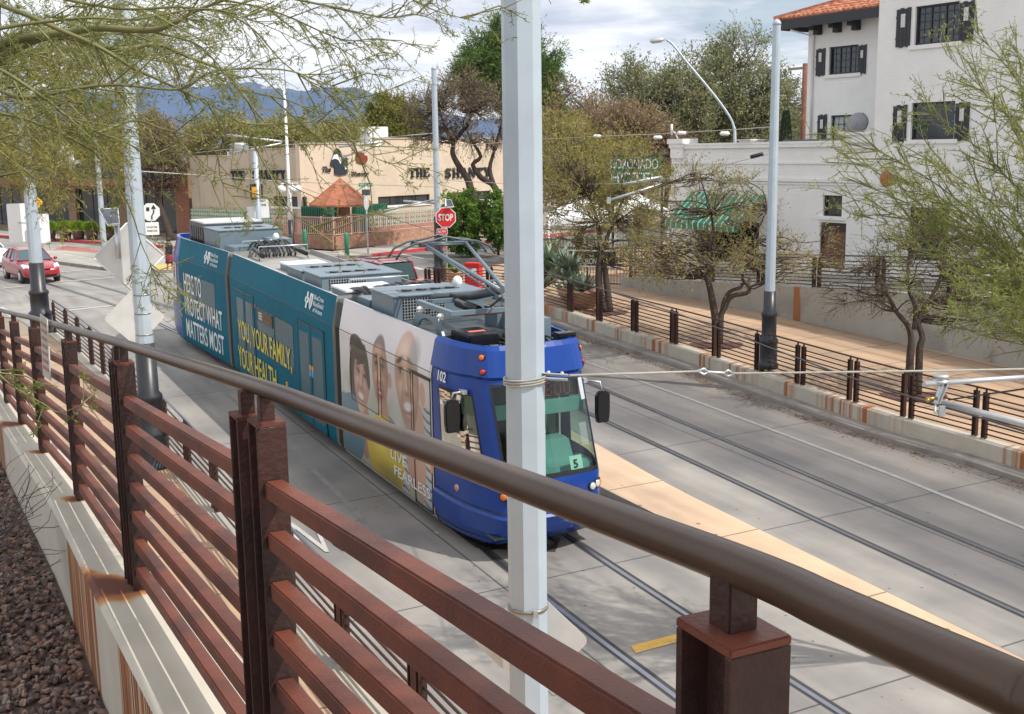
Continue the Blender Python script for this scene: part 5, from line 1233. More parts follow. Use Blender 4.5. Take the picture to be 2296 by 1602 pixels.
# pantograph
pg = empty('x', (0, 0, 0), None, None); pg.name = 'pantograph'; pg.parent = tram
def pgo(m_, name, mt, par=None, **k): return m_.build(name, mt, par or pg, **k)
for w_ in (.84, -.88):
    m_ = MB(); arch = [(-.70, 0), (-.52, 0)] + [(-.42 * math.cos(math.pi * i / 10), .04 + .25 * math.sin(math.pi * i / 10)) for i in range(11)] + [(.52, 0), (.70, 0), (.50, .34), (-.50, .34)]
    m_.prism(arch, FT(.95, w_, 3.20), FT.t, Z, FT.n, .05); pgo(m_, 'support_leg', M_equip)
    for q_ in (.50, 1.38):
        m_ = MB(); m_.lathe(FT(q_, w_ - .03 * (1 if w_ > 0 else -1), 3.52), [(.03, 0), (.075, .02), (.04, .04), (.075, .06), (.08, .08), (.04, .11)], 14); pgo(m_, 'insulator', M_white)
m_ = MB(); 
for w_ in (.78, -.78): m_.beam(FT(.15, w_ * .95, 3.67), FT(1.65, w_ * .95, 3.67), .10, .08)
for q_ in (.2, 1.55): m_.beam(FT(q_, .74, 3.67), FT(q_, -.74, 3.67), .10, .08)
pgo(m_, 'base_frame', M_equip, bevel=.006)
kn = FT(-.22, 0, 4.08); bs = FT(1.75, 0, 3.70); hd = FT(2.08, 0, 4.64)
m_ = MB(); m_.tube([FT(1.75, .45, 3.72), FT(1.75, -.55, 3.72)], .05, 8); m_.tube([bs, bs.lerp(kn, .45) - Z * .03, kn], [.075, .085, .07], 10); pgo(m_, 'lower_arm', M_equipd)
m_ = MB(); m_.tube([FT(1.3, .12, 3.66), FT(.45, .12, 3.64)], .085, 10); pgo(m_, 'spring_cylinder', M_blk)
m_ = MB(); m_.tube([FT(.75, -.25, 3.64), kn - Z * .12], .022, 6); pgo(m_, 'control_rod', M_equipd)
m_ = MB(); m_.tube([kn + FT.n * .05, hd + FT.n * .42], [.042, .03], 8); m_.tube([kn - FT.n * .05, hd - FT.n * .42], [.042, .03], 8); m_.tube([kn - Z * .12 + FT.n * .05, hd + FT.n * .36 - Z * .06], .018, 6); m_.tube([hd + FT.n * .5, hd - FT.n * .5], .03, 8)
m_.beam(kn.lerp(hd, .18) + FT.n * .10, kn.lerp(hd, .18) - FT.n * .12, .05, .03); pgo(m_, 'upper_arm', M_equip)
for dq in (-.19, .19):
    for dh in (0,):
        m_ = MB(); m_.tube([FT(2.2 + dq, 1.0, 4.40), FT(2.2 + dq, .88, 4.56), FT(2.2 + dq, .62, 4.665), FT(2.2 + dq, .3, 4.70), FT(2.2 + dq, 0, 4.77), FT(2.2 + dq, -.3, 4.70), FT(2.2 + dq, -.62, 4.665), FT(2.2 + dq, -.88, 4.56), FT(2.2 + dq, -1.0, 4.40)], .021, 6); pgo(m_, 'collector_strip', M_equipd)
        m_ = MB(); m_.tube([FT(2.2 + dq, .55, 4.62), FT(2.2 + dq, -.55, 4.62)], .022, 6); pgo(m_, 'carbon_carrier', M_equipd)
m_ = MB(); m_.tube([FT(1.95, .5, 4.66), FT(2.45, .5, 4.66)], .03, 6); m_.tube([FT(1.95, -.5, 4.66), FT(2.45, -.5, 4.66)], .03, 6); pgo(m_, 'head_yoke', M_equipd)
# boxes and cables in the front well
bb = rbox(FT, -.80, .0, .84, .34, 3.10, 3.27, M_equip, 'battery_box_base', .01); rbox(FT, -.72, .02, .86, .32, 3.27, 3.45, M_blk, 'battery_box', .02, bb); rbox(FT, -.42, -.33, .72, .42, 3.452, 3.459, mat('faded_red_label', (.6, .18, .12), .6), 'label', .001, bb)
rbox(FT, -.55, .25, -.35, -.75, 3.10, 3.60, M_equip, 'control_cabinet'); rbox(FT, .42, .52, .45, -.55, 3.56, 3.63, mat('dark_red_beam', (.25, .02, .02), .5), 'cross_beam')
rbox(FT, -1.05, -.85, -.60, -.95, 3.3, 3.42, M_blk, 'horn')
for i in range(22):
    m_ = MB(); w0 = rng2.uniform(-.8, .6); pts = [FT(rng2.uniform(-.9, .2), w0 + rng2.uniform(-.25, .25), 3.12 + rng2.uniform(0, .22)) for _ in range(4)]; m_.tube(smooth_pts(pts, 5), .016, 6); m_.build('roof_cable', M_blk, tram)
# ------------------------------------------------------------------ buildings
class Plane:          # a vertical wall plane: o on the plane, d horizontal direction along it, n facing us
    def __init__(s, o, d):
        s.o = V(o[0], o[1], 0); s.d = V(d[0], d[1], 0).normalized(); s.n = V(-s.d.y, s.d.x, 0)
        if s.n.dot(CAM - s.o) < 0: s.n = -s.n
    def at(s, x, y, off=0.0):
        q = ray(x, y); k = ((s.o + s.n * off) - CAM).dot(s.n) / q.dot(s.n); return CAM + q * k
    def sz(s, x, y, off=0.0): p = s.at(x, y, off); return (p - s.o).dot(s.d), p.z
    def P(s, a, z, off=0.0): p = s.o + s.d * a + s.n * off; return V(p.x, p.y, z)
    def box(s, mb, a0, a1, z0, z1, o0, o1):
        mb.hexa([s.P(a0, z0, o0), s.P(a1, z0, o0), s.P(a1, z0, o1), s.P(a0, z0, o1), s.P(a0, z1, o0), s.P(a1, z1, o0), s.P(a1, z1, o1), s.P(a0, z1, o1)])
    def rect(s, x0, y0, x1, y1):       # pixel rectangle -> a0, a1, z0, z1 on the plane (mean of the corners)
        c = [s.sz(x, y) for x, y in ((x0, y0), (x1, y0), (x1, y1), (x0, y1))]
        a = sorted([(c[0][0] + c[3][0]) / 2, (c[1][0] + c[2][0]) / 2]); z = sorted([(c[2][1] + c[3][1]) / 2, (c[0][1] + c[1][1]) / 2]); return a[0], a[1], z[0], z[1]
def c4(x, y): return (2250 + x / 2.464) / 1.30662, (y / 2.464) / 1.30662
def c3(x, y): return (2000 + x / 2.289) / 1.30662, (y / 2.289) / 1.30662
M_stucco = mat('white_painted_brick', (0.78, 0.775, 0.755), 0.75, var=0.05, vscale=1.2)
def brick_bump(m, sx=0.35, sy=0.11, strength=0.25, colmix=None):
    t = m.node_tree; b = t.nodes['Principled BSDF']; co = N(t, 'ShaderNodeTexCoord'); s_ = N(t, 'ShaderNodeSeparateXYZ'); t.links.new(co.outputs['Object'], s_.inputs[0])
    a_ = N(t, 'ShaderNodeMath', operation='SUBTRACT'); t.links.new(s_.outputs[1], a_.inputs[0]); t.links.new(s_.outputs[0], a_.inputs[1])
    cb_ = N(t, 'ShaderNodeCombineXYZ'); t.links.new(a_.outputs[0], cb_.inputs[0]); t.links.new(s_.outputs[2], cb_.inputs[1])
    br = N(t, 'ShaderNodeTexBrick'); br.inputs['Scale'].default_value = 1.0; br.inputs['Brick Width'].default_value = sx; br.inputs['Row Height'].default_value = sy; br.inputs['Mortar Size'].default_value = 0.012; br.inputs['Color1'].default_value = (1, 1, 1, 1); br.inputs['Color2'].default_value = (.86, .86, .86, 1); br.inputs['Mortar'].default_value = (.55, .55, .55, 1)
    t.links.new(cb_.outputs[0], br.inputs['Vector'])
    bp = N(t, 'ShaderNodeBump'); bp.inputs['Strength'].default_value = strength; bp.inputs['Distance'].default_value = .02; t.links.new(br.outputs['Color'], bp.inputs['Height']); t.links.new(bp.outputs[0], b.inputs['Normal'])
    if colmix:
        src = b.inputs['Base Color'].links[0].from_socket; mm = N(t, 'ShaderNodeMixRGB', blend_type='MULTIPLY'); mm.inputs[0].default_value = colmix; t.links.new(src, mm.inputs[1]); t.links.new(br.outputs['Color'], mm.inputs[2]); t.links.new(mm.outputs[0], b.inputs['Base Color'])
brick_bump(M_stucco, .42, .12, .3, .06)
M_shut = mat('charcoal_shutter_wood', (0.022, 0.025, 0.03), 0.5, var=0.15)
M_tile = mat('terracotta_roof_tile', (0.42, 0.13, 0.065), 0.75, var=0.35, vscale=3.5, col2=(0.52, 0.24, 0.14), c2scale=5, c2=(.45, .6))
ha = math.radians(33)
CO = V(12.32, 39.5, 0); HP = Plane(CO, (-math.sin(ha), math.cos(ha)))       # front plane of the hotel; d runs away from us to the left
hotel = empty('hotel_building', V(CO.x, CO.y, 1.4), 'white painted brick hotel with dark shutters and a terracotta tile roof', 'hotel')
GZ = 0.8
def wallbox(pl, a0, a1, z0, z1, thick, m, name, parent, holes=()):
    """wall slab with rectangular holes; built from strips between the hole edges"""
    as_ = sorted(set([a0, a1] + [h[0] for h in holes] + [h[1] for h in holes])); m_ = MB()
    as_ = [a for a in as_ if a0 <= a <= a1]
    for u, v_ in zip(as_, as_[1:]):
        if v_ - u < 1e-4: continue
        mid_ = (u + v_) / 2; hs = sorted([(h[2], h[3]) for h in holes if h[0] < mid_ < h[1]]); z = z0
        for (ha_, hb_) in hs:
            if ha_ > z: pl.box(m_, u, v_, z, ha_, 0, -thick)
            z = hb_
        if z < z1: pl.box(m_, u, v_, z, z1, 0, -thick)
    return m_.build(name, m, parent)
a_left, _ = HP.sz(1505, 420); z_par = HP.sz(1700, 324)[1]; a_right = HP.sz(2296, 400)[0] - 7
# openings measured on the picture
wU1 = HP.rect(*c4(1060, 30), *c4(1375, 315)); wL1 = HP.rect(*c4(1032, 738), *c4(1345, 1008)); wS = HP.rect(*c3(940, 1312), *c3(1068, 1452))
dB = HP.rect(*c3(915, 1495), 1895, 642); dB = (dB[0], dB[1], 1.35, dB[3]); wG = HP.rect(2036, 466, 2126, 585); aw = HP.rect(1548, 436, 1716, 500)
opn = (aw[0] + .3, aw[1] - .3, 1.2, aw[2] + .1)
wU2 = (wU1[0] - 5.2, wU1[1] - 5.2, wU1[2], wU1[3]); wL2 = (wL1[0] - 5.2, wL1[1] - 5.2, wL1[2], wL1[3])
wallbox(HP, 0.0, a_left, GZ, z_par, .35, M_stucco, 'low_front_wall', hotel, [wS, dB, opn])
wallbox(HP, a_right, 0.0, GZ, 13.5, .35, M_stucco, 'tall_front_wall', hotel, [wU1, wL1, wG, wU2, wL2])
m_ = MB(); HP.box(m_, -.002, -.35, GZ, 13.49, -.352, -9); HP.box(m_, a_right, a_right + .35, GZ, 13.49, -.352, -9); m_.build('side_wall', M_stucco, hotel)
m_ = MB(); HP.box(m_, a_left, a_left - .35, GZ, z_par, -.352, -10); m_.build('side_wall', M_stucco, hotel)
m_ = MB(); HP.box(m_, 0, a_left - .36, z_par - .75, z_par - .65, -.36, -9); m_.build('low_roof', mat('grey_roof_membrane', (.4, .4, .39), .8), hotel)
m_ = MB(); HP.box(m_, a_left - .4, a_right + .4, GZ, z_par - .8, -2.0, -2.1); m_.build('dark_room', mat('dark_interior', (.02, .02, .022), .9), hotel)
m_ = MB(); HP.box(m_, -.4, a_right + .4, z_par - .8, 13, -1.2, -1.3); m_.build('dark_room', mat('dark_interior', (.02, .02, .022), .9), hotel)
# parapet mouldings
m_ = MB()
for y_, hgt, pr in ((326, .14, .10), (366, .07, .05), (404, .12, .08), (412, .06, .05)):
    z_ = HP.sz(1780, y_)[1]; HP.box(m_, .002 if pr < .2 else 0, a_left + .0, z_ - hgt / 2, z_ + hgt / 2, .002, pr)
HP.box(m_, 0.0, a_left, z_par, z_par + .08, .12, -.4)
m_.build('cornice', M_stucco, hotel)
def pedestal(a, w_, z0, z1):
    m_ = MB()
    for (zz0, zz1, e) in ((z0, z0 + (z1 - z0) * .55, 0), (z0 + (z1 - z0) * .55, z0 + (z1 - z0) * .75, .05), (z0 + (z1 - z0) * .75, z1, .10)): HP.box(m_, a - w_ / 2 - e, a + w_ / 2 + e, zz0, zz1, .13 + e, -.5 - e)
    m_.build('parapet_pedestal', M_stucco, hotel)
zt = HP.sz(1530, 313)[1]
pedestal(a_left - .45, .75, z_par - .5, zt + .02)
for x_ in (1675,): pedestal(HP.sz(x_, 320)[0], .62, z_par + .07, HP.sz(x_, 313)[1])
aa = HP.sz(1918, 320); m_ = MB(); HP.box(m_, .003, aa[0] + .45, z_par - .2, HP.sz(1918, 303)[1], .10, -.4); HP.box(m_, .002, aa[0] + .53, HP.sz(1918, 303)[1], HP.sz(1918, 300)[1] + .05, .18, -.45); m_.build('parapet_pedestal', M_stucco, hotel)
def window(pl, r, nx, ny, parent, depth=.14, sill=True, groups=3, mb_m=M_shut, glass=M_glass, blind=None):
    a0, a1, z0, z1 = r; m_ = MB(); t = .045
    for (u0_, u1_, v0, v1) in ((a0, a1, z0, z0 + t * 1.3), (a0, a1, z1 - t * 1.3, z1), (a0, a0 + t * 1.3, z0, z1), (a1 - t * 1.3, a1, z0, z1)): pl.box(m_, u0_, u1_, v0, v1, -depth, -depth + .06)
    for i in range(1, nx):
        w_ = t if (i % max(1, nx // groups) == 0) else .016; u = lerp(a0, a1, i / nx); pl.box(m_, u - w_ / 2, u + w_ / 2, z0 + t, z1 - t, -depth + .002, -depth + (.03 if w_ > .03 else .010))
    for i in range(1, ny): u = lerp(z0, z1, i / ny); pl.box(m_, a0 + t, a1 - t, u - .013, u + .013, -depth + .004, -depth + .020)
    w_ = m_.build('window', mb_m, parent)
    m_ = MB(); pl.box(m_, a0 + .02, a1 - .02, z0 + .02, z1 - .02, -depth - .02, -depth - .005); m_.build('pane', glass, w_)
    if sill: m_ = MB(); pl.box(m_, a0 - .18, a1 + .18, z0 - .13, z0 - .002, -.1, .07); m_.build('sill', M_stucco, w_)
    return w_
window(HP, wU1, 6, 5, hotel, groups=3); window(HP, wU2, 6, 5, hotel, groups=3); window(HP, wL1, 1, 1, hotel); window(HP, wL2, 1, 1, hotel); window(HP, wS, 1, 1, hotel); window(HP, wG, 2, 1, hotel, groups=2)
def shutter(pl, r, parent, off=.0):
    a0, a1, z0, z1 = r; m_ = MB(); n = 4; w_ = (a1 - a0) / n
    for i in range(n):
        e = .03 if i % 2 else 0; pl.box(m_, a0 + w_ * i + .006, a0 + w_ * (i + 1) - .006, z0 + e, z1 - e, off + .003, off + .045)
    pl.box(m_, a0, a1, z0 + .25, z0 + .33, off + .046, off + .06); pl.box(m_, a0, a1, z1 - .33, z1 - .25, off + .046, off + .06)
    s_ = m_.build('shutter', M_shut, parent)
    m_ = MB(); c = (a0 + a1) / 2; zc = lerp(z0, z1, .68); q = (a1 - a0) * .17
    for dx, dz_ in ((-1, 1.6), (1, 1.6), (-1, 0), (1, 0), (-1, -1.6), (1, -1.6)): pl.box(m_, c + dx * q * .5 - q * .33, c + dx * q * .5 + q * .33, zc + dz_ * q * .8 - q * .45, zc + dz_ * q * .8 + q * .45, off + .061, off + .07)
    m_.m = 0; pl.box(m_, c - q * .9, c + q * .9, zc - q * 2.2, zc + q * 2.2, off + .046, off + .0605)
    m_.build('cut_out', M_alu, s_)
for r in ((c4(930, 60), c4(1032, 345)), (c4(1382, 10), c4(1490, 300)), (c4(905, 760), c4(1003, 1030)), (c4(1352, 740), c4(1455, 1018))):
    q_ = HP.rect(*r[0], *r[1]); shutter(HP, q_, hotel); shutter(HP, (q_[0] - 5.2, q_[1] - 5.2, q_[2], q_[3]), hotel)
# brown door
m_ = MB(); HP.box(m_, dB[0] + .08, dB[1] - .08, dB[2], dB[3] - .3, -.2, -.12); db = m_.build('door', mat('brown_door_wood', (.16, .075, .04), .6, var=.15), hotel)
m_ = MB(); HP.box(m_, dB[0], dB[1], dB[3] - .29, dB[3], -.22, -.08); HP.box(m_, dB[0], dB[0] + .08, dB[2], dB[3] - .3, -.22, -.06); HP.box(m_, dB[1] - .08, dB[1], dB[2], dB[3] - .3, -.22, -.06); m_.build('door_frame', mat('dark_brown_trim', (.05, .03, .022), .6), db)
# green and white striped awning
m_ = MB(); k_ = 26; a0, a1 = aw[0], aw[1]; zt_, zb_ = aw[3], aw[2]; pr_ = 1.35
M_awn = mat('green_awning_canvas', (0.015, 0.26, 0.145), .7, var=.08); M_awnw = mat('white_awning_stripe', (.68, .70, .68), .7)
for i in range(k_):
    m_.m = 1 if i % 2 else 0; w_ = (a1 - a0) / k_; u = a0 + w_ * i; v_ = u + (w_ * (.45 if i % 2 else 1.55)) ; u = a0 + (i // 2) * 2 * w_ + (1.6 * w_ if i % 2 else 0); v_ = u + (.4 * w_ if i % 2 else 1.6 * w_)
    m_.hexa([HP.P(u, zt_, 0), HP.P(v_, zt_, 0), HP.P(v_, zb_ + .02, pr_), HP.P(u, zb_ + .02, pr_), HP.P(u, zt_ + .03, 0), HP.P(v_, zt_ + .03, 0), HP.P(v_, zb_ + .05, pr_), HP.P(u, zb_ + .05, pr_)])
    m_.hexa([HP.P(u, zb_ - .22, pr_ - .01), HP.P(v_, zb_ - .22, pr_ - .01), HP.P(v_, zb_ - .22, pr_ + .01), HP.P(u, zb_ - .22, pr_ + .01), HP.P(u, zb_ + .02, pr_ - .01), HP.P(v_, zb_ + .02, pr_ - .01), HP.P(v_, zb_ + .02, pr_ + .01), HP.P(u, zb_ + .02, pr_ + .01)])
m_.build('awning', [M_awn, M_awnw], hotel)
m_ = MB()
for (x_) in (1540, 1575, 1610, 1650, 1690):
    s0 = HP.sz(x_, 560)[0]; HP.box(m_, s0 - .05, s0 + .05, 1.2, aw[2], -.3, -.2)
m_.build('window_mullions', M_shut, hotel)
m_ = MB(); m_.lathe(HP.at(*c4(855, 1292), .05), [(.25, -.03), (.27, .02), (.17, .09), (.02, .12)], 18, ax=HP.n); m_.build('round_wall_lamp', mat('rust_orange_glass', (.42, .10, .03), .4), hotel)
# rear wing with the tile roof
RPn = Plane(CO - HP.n * 3.2 , HP.d)
def rr(a, b): return RPn.rect(*a, *b)
rU = rr(c4(440, 332), c4(650, 535)); rD = rr(c4(452, 832), c4(612, 1045)); rl = RPn.sz(*c4(280, 700))[0]
z_eave = RPn.sz(*c4(420, 235))[1]
rD = (rD[0], rD[1], z_par - .3, rD[3])
wallbox(RPn, -1.0, rl, z_par - .6, z_eave + .35, .35, M_stucco, 'rear_wing_wall', hotel, [rU, rD])
m_ = MB(); RPn.box(m_, rl, rl - .35, z_par - .6, z_eave + .35, -.352, -8); m_.build('side_wall', M_stucco, hotel)
m_ = MB(); RPn.box(m_, -1, rl - .4, z_par - .6, z_eave, -1.0, -1.1); m_.build('dark_room', mat('dark_interior', (.02, .02, .022), .9), hotel)
window(RPn, rU, 6, 4, hotel, groups=3)
wd = window(RPn, rD, 4, 4, hotel, groups=2, sill=False, glass=mat('pale_curtain_glass', (.42, .47, .5), .3))
for r in ((c4(350, 352), c4(415, 553)), (c4(655, 325), c4(712, 535)), (c4(360, 828), c4(425, 1045)), (c4(616, 818), c4(690, 985))): shutter(RPn, rr(*r), hotel)
m_ = MB(); ds_ = RPn.sz(*c4(322, 700))[0]; m_.tube([RPn.P(ds_, z_par, .06), RPn.P(ds_, z_eave - .1, .06), RPn.P(ds_ + .5, z_eave + .15, .8)], .045, 6); m_.build('downspout', M_stucco, hotel)
ov = .95
m_ = MB(); RPn.box(m_, -1.0, rl + ov, z_eave + .20, z_eave + .55, ov - .12, ov); RPn.box(m_, -1.0, rl + ov - .13, z_eave + .35, z_eave + .42, .002, ov - .125); RPn.box(m_, rl + ov - .12, rl + ov, z_eave + .20, z_eave + .55, ov - .125, -9); RPn.box(m_, rl + .002, rl + ov - .13, z_eave + .352, z_eave + .42, .0, -9); m_.build('fascia', M_shut, hotel)
for x_ in (375, 515, 650):
    s0 = RPn.sz(*c4(x_, 240))[0]; m_ = MB()
    for a_, b_, c_ in ((.0, .75, .12), (.0, .5, .26), (.0, .25, .42)): RPn.box(m_, s0 - .13, s0 + .13, z_eave + .35 - c_, z_eave + .349 - c_ + .16, a_ + .003, b_)
    m_.build('roof_bracket', M_shut, hotel, bevel=.01)
# tiles: rows of half-round barrels running up the slope
m_ = MB(); pitch_ = math.radians(19); rise = 3.4; run = rise / math.tan(pitch_); z0 = z_eave + .56; k_ = int((rl + ov + 1) / .24)
for i in range(k_ + 1):
    a = rl + ov - .10 - i * .24
    lim = min(run + ov, max(.0, (rl + ov - a)) * 1.0 + .25); 
    nseg = max(1, int(lim / .38))
    for j_ in range(nseg):
        u = lim * j_ / nseg; v_ = lim * (j_ + 1) / nseg + .04; off0, off1 = ov - u, ov - v_
        zz0, zz1 = z0 + u * math.tan(pitch_) + .03, z0 + v_ * math.tan(pitch_) - .01
        rad = .095; b = len(m_.v); aj = a + random.Random(i * 31 + j_).uniform(-.008, .008)
        for (o_, zz) in ((off0, zz0), (off1, zz1)):
            for q in range(6):
                th = math.pi * q / 5; m_.v.append(tuple(RPn.P(aj + rad * math.cos(th), zz + rad * .9 * math.sin(th), o_)))
        for q in range(5): m_.f.append((b + q, b + q + 1, b + 6 + q + 1, b + 6 + q)); m_.mi.append(0); m_.sm.append(True)
        m_.f.append(tuple(b + q for q in range(6))); m_.mi.append(0); m_.sm.append(False)
L_ = run + ov
m_.face([RPn.P(rl + ov, z0 - .01, ov), RPn.P(-1, z0 - .01, ov), RPn.P(-1, z0 + L_ * math.tan(pitch_), ov - L_), RPn.P(rl + ov - L_, z0 + L_ * math.tan(pitch_), ov - L_)])
m_.face([RPn.P(rl + ov, z0 - .01, ov), RPn.P(rl + ov - L_, z0 + L_ * math.tan(pitch_), ov - L_), RPn.P(rl + ov, z0 - .01, ov - 2 * L_)])
m_.tube([RPn.P(rl + ov, z0 + .05, ov), RPn.P(rl + ov - L_, z0 + L_ * math.tan(pitch_) + .07, ov - L_)], .11, 8)
m_.build('tile_roof', M_tile, hotel)
# things on the low roof
b_ = MB(); q = HP.rect(*c4(-60, 1008), *c4(330, 1050)); HP.box(b_, q[0], q[1], z_par - .5, HP.sz(*c4(250, 1008), -1.5)[1], -1.2, -2.6); o = b_.build('roof_unit', mat('grey_roof_unit', (.16, .17, .175), .5, .1), bevel=.02)
tag(o, 'long low dark grey mechanical unit on the flat roof of the white hotel', 'roof unit')
dsh = empty('satellite_dish', RPn.at(*c4(640, 960), 1.2), 'grey satellite dish on the corner of the white hotel parapet', 'satellite dish'); c = RPn.at(*c4(643, 890), 2.2)
m_ = MB(); m_.lathe(c, [(.02, .12), (.2, .08), (.36, .02), (.40, -.03), (.36, .04), (.02, .14)], 20, ax=(HP.n + V(.3, -.2, .3))); m_.build('reflector', mat('grey_dish', (.24, .25, .27), .5), dsh)
m_ = MB(); m_.tube([c, V(c.x, c.y, z_par)], .03, 6); m_.tube([c, c + (HP.n + V(.3, -.2, .3)).normalized() * .35 - Z * .2], .015, 5); m_.build('mast', M_galv2, dsh)
an = empty('antenna', HP.at(1510, 312), 'small white antenna rod on the left end of the hotel parapet', 'antenna'); c = HP.at(1506, 303, .2)
m_ = MB(); m_.tube([c, HP.at(1506, 279, .2)], .05, 6); m_.build('rod', M_white, an); m_ = MB(); m_.tube([HP.at(1506, 292, .2), HP.at(1515, 300, .2), HP.at(1520, 312, .0)], .03, 6); m_.build('bracket', M_galv2, an)
cm = MB(); c = HP.at(*c4(545, 960), .2); cm.tube([c - HP.d * .0, c + HP.d * .28], .07, 8); cm.lathe(c, [(.05, -.2), (.03, .0)], 8); tag(cm.build('security_camera', M_white), 'small white security camera on the hotel parapet beside the satellite dish', 'camera')

# ---- tan corner bar
PcX = V(-12.62, 70.3, 0)
SL = Plane(PcX, (SVv.x, SVv.y)); SR = Plane(PcX, (SU.x, SU.y))
bar = empty('corner_bar_building', V(PcX.x, PcX.y, 0), 'tan stuccoed corner bar with black THE SHANTY lettering and a copper roofed entrance', 'bar building')
M_tan1 = mat('shade_side_stucco', (0.50, 0.41, 0.31), .85, var=.07, vscale=1.0, col2=(0.42, .33, .245), c2scale=.35); M_tan2 = mat('sun_side_stucco', (.62, .51, .39), .85, var=.07, vscale=1.0, col2=(.56,.46,.35), c2scale=.4)  # one stucco in two tones: shaded and sunlit sides painted into the colours
for mm_ in (M_tan1, M_tan2): rust_streaks(mm_, -math.radians(38), col=(.26, .215, .165), sx=2.2, thr=(.50, .66), patch=.4, zs=.15)
def d2(x, y): return (500 + x / 3.2033) / 1.30662, (350 + y / 3.2033) / 1.30662
def d3(x, y): return (1000 + x / 3.204) / 1.30662, (350 + y / 3.204) / 1.30662
zL1 = SL.sz(*d2(800, 285))[1]; zL2 = SL.sz(*d2(300, 350))[1]; aL1 = SL.sz(*d2(560, 400))[0]; aL2 = SL.sz(*d2(190, 600))[0]
zR1 = SR.sz(*d2(1500, 232))[1]; aR1 = SR.sz(843, 330)[0]; zR2 = SR.sz(1000, 312)[1]; aR2 = SR.sz(1118, 400)[0]; aR3 = SR.sz(1062, 400)[0]
wL = SL.rect(*d2(965, 725), *d2(1262, 820)); wR1 = SR.rect(*d3(345, 715), *d3(830, 800)); wR2 = SR.rect(*d3(990, 680), *d3(1400, 760))
wallbox(SL, .35, aL1, 0, zL1, .35, M_tan1, 'left_wall', bar, [wL]); wallbox(SL, aL1, aL2, 0, zL2, .35, M_tan1, 'left_wall', bar)
wallbox(SR, 0, aR1, 0, zR1, .35, M_tan2, 'right_wall', bar, [(wR1[0], min(wR1[1], aR1), wR1[2], wR1[3])]); wallbox(SR, aR1, aR2 + 1, 0, zR2, .35, M_tan2, 'right_wall', bar, [(max(aR1, wR1[0]), wR1[1], wR1[2], wR1[3]), wR2])
m_ = MB(); SL.box(m_, .35, aL1, zL1 - .001, zL1 + .07, .05, -.4); SL.box(m_, aL1, aL2, zL2 - .001, zL2 + .07, .05, -.4); SR.box(m_, 0, aR1, zR1 - .001, zR1 + .08, .06, -.4); SR.box(m_, aR1, aR2 + 1, zR2 - .001, zR2 + .08, .06, -.4); m_.build('parapet_cap', M_tan1, bar)
m_ = MB(); m_.face([SL.P(aL2, 4.4), SL.P(0, 4.4) + SU * .4 + SVv * .4, SR.P(aR2, 4.4), SR.P(aR2, 4.4) + SVv * 20, SL.P(aL2, 4.4) + SU * 25]); m_.build('flat_roof', mat('grey_roof_membrane', (.4, .4, .39), .8), bar)
m_ = MB(); SL.box(m_, .5, aL2 - .5, 0, 4.3, -1.0, -1.1); SR.box(m_, .5, aR2, 0, 4.3, -1.1, -1.2); m_.build('dark_room', mat('dark_interior', (.02, .02, .022), .9), bar)
for pl, r in ((SL, wL), (SR, wR1), (SR, wR2)): window(pl, r, 4, 1, bar, groups=4, sill=True)
# tile band and brick base
M_greent = mat('green_white_lattice_tile', (.40, .47, .36), .6, var=.1)
M_brickp = mat('pink_tan_brick', (.38, .20, .13), .85, var=.18, vscale=3, col2=(.44, .28, .19), c2scale=5); brick_bump(M_brickp, .35, .11, .4, .35)
def lattice(pl, a0, a1, z0, z1, off, name, parent, step=.24):
    m_ = MB(); m_.m = 0; pl.box(m_, a0, a1, z0, z1, off, off + .05); m_.m = 1
    nx, nz_ = int((a1 - a0) / step), max(2, int((z1 - z0) / .26))
    for i in range(nx):
        for k_ in range(nz_):
            a = a0 + (i + .5) * (a1 - a0) / nx; z = z0 + (k_ + .5) * (z1 - z0) / nz_
            w_ = step * .36; hh_ = .075
            m_.face([pl.P(a - w_, z - hh_, off + .054), pl.P(a + w_, z - hh_, off + .054), pl.P(a + w_, z + hh_, off + .054)])
    return m_.build(name, [M_greent, mat('dark_green_tile', (.03, .11, .07), .6)], parent)
zt0 = SL.sz(*d2(800, 975))[1]; zt1 = SL.sz(*d2(800, 858))[1]
lattice(SL, .6, aL2, zt0, zt1, .12, 'tile_band', bar)
m_ = MB(); SL.box(m_, .6, aL2, 0, zt0 - .001, .002, .30); m_.build('brick_base', M_brickp, bar)
# right-hand patio wall with lattice
PR = Plane(PcX + SR.n * 2.6, (SU.x, SU.y)); ra0 = PR.sz(*d3(250, 900))[0]; ra1 = PR.sz(*d3(1490, 900))[0]; zb0 = PR.sz(*d3(840, 965))[1]; zb1 = PR.sz(*d3(840, 835))[1]
pw_ = empty('patio_wall', PR.P(ra0, 0), 'brick patio wall topped with pale green lattice tiles in front of the tan bar', 'wall')
lattice(PR, ra0, ra1, zb0, zb1, 0, 'lattice', pw_, .26); m_ = MB(); PR.box(m_, ra0, ra1, 0, zb0 - .001, -.15, .2); m_.build('brick_base', M_brickp, pw_)
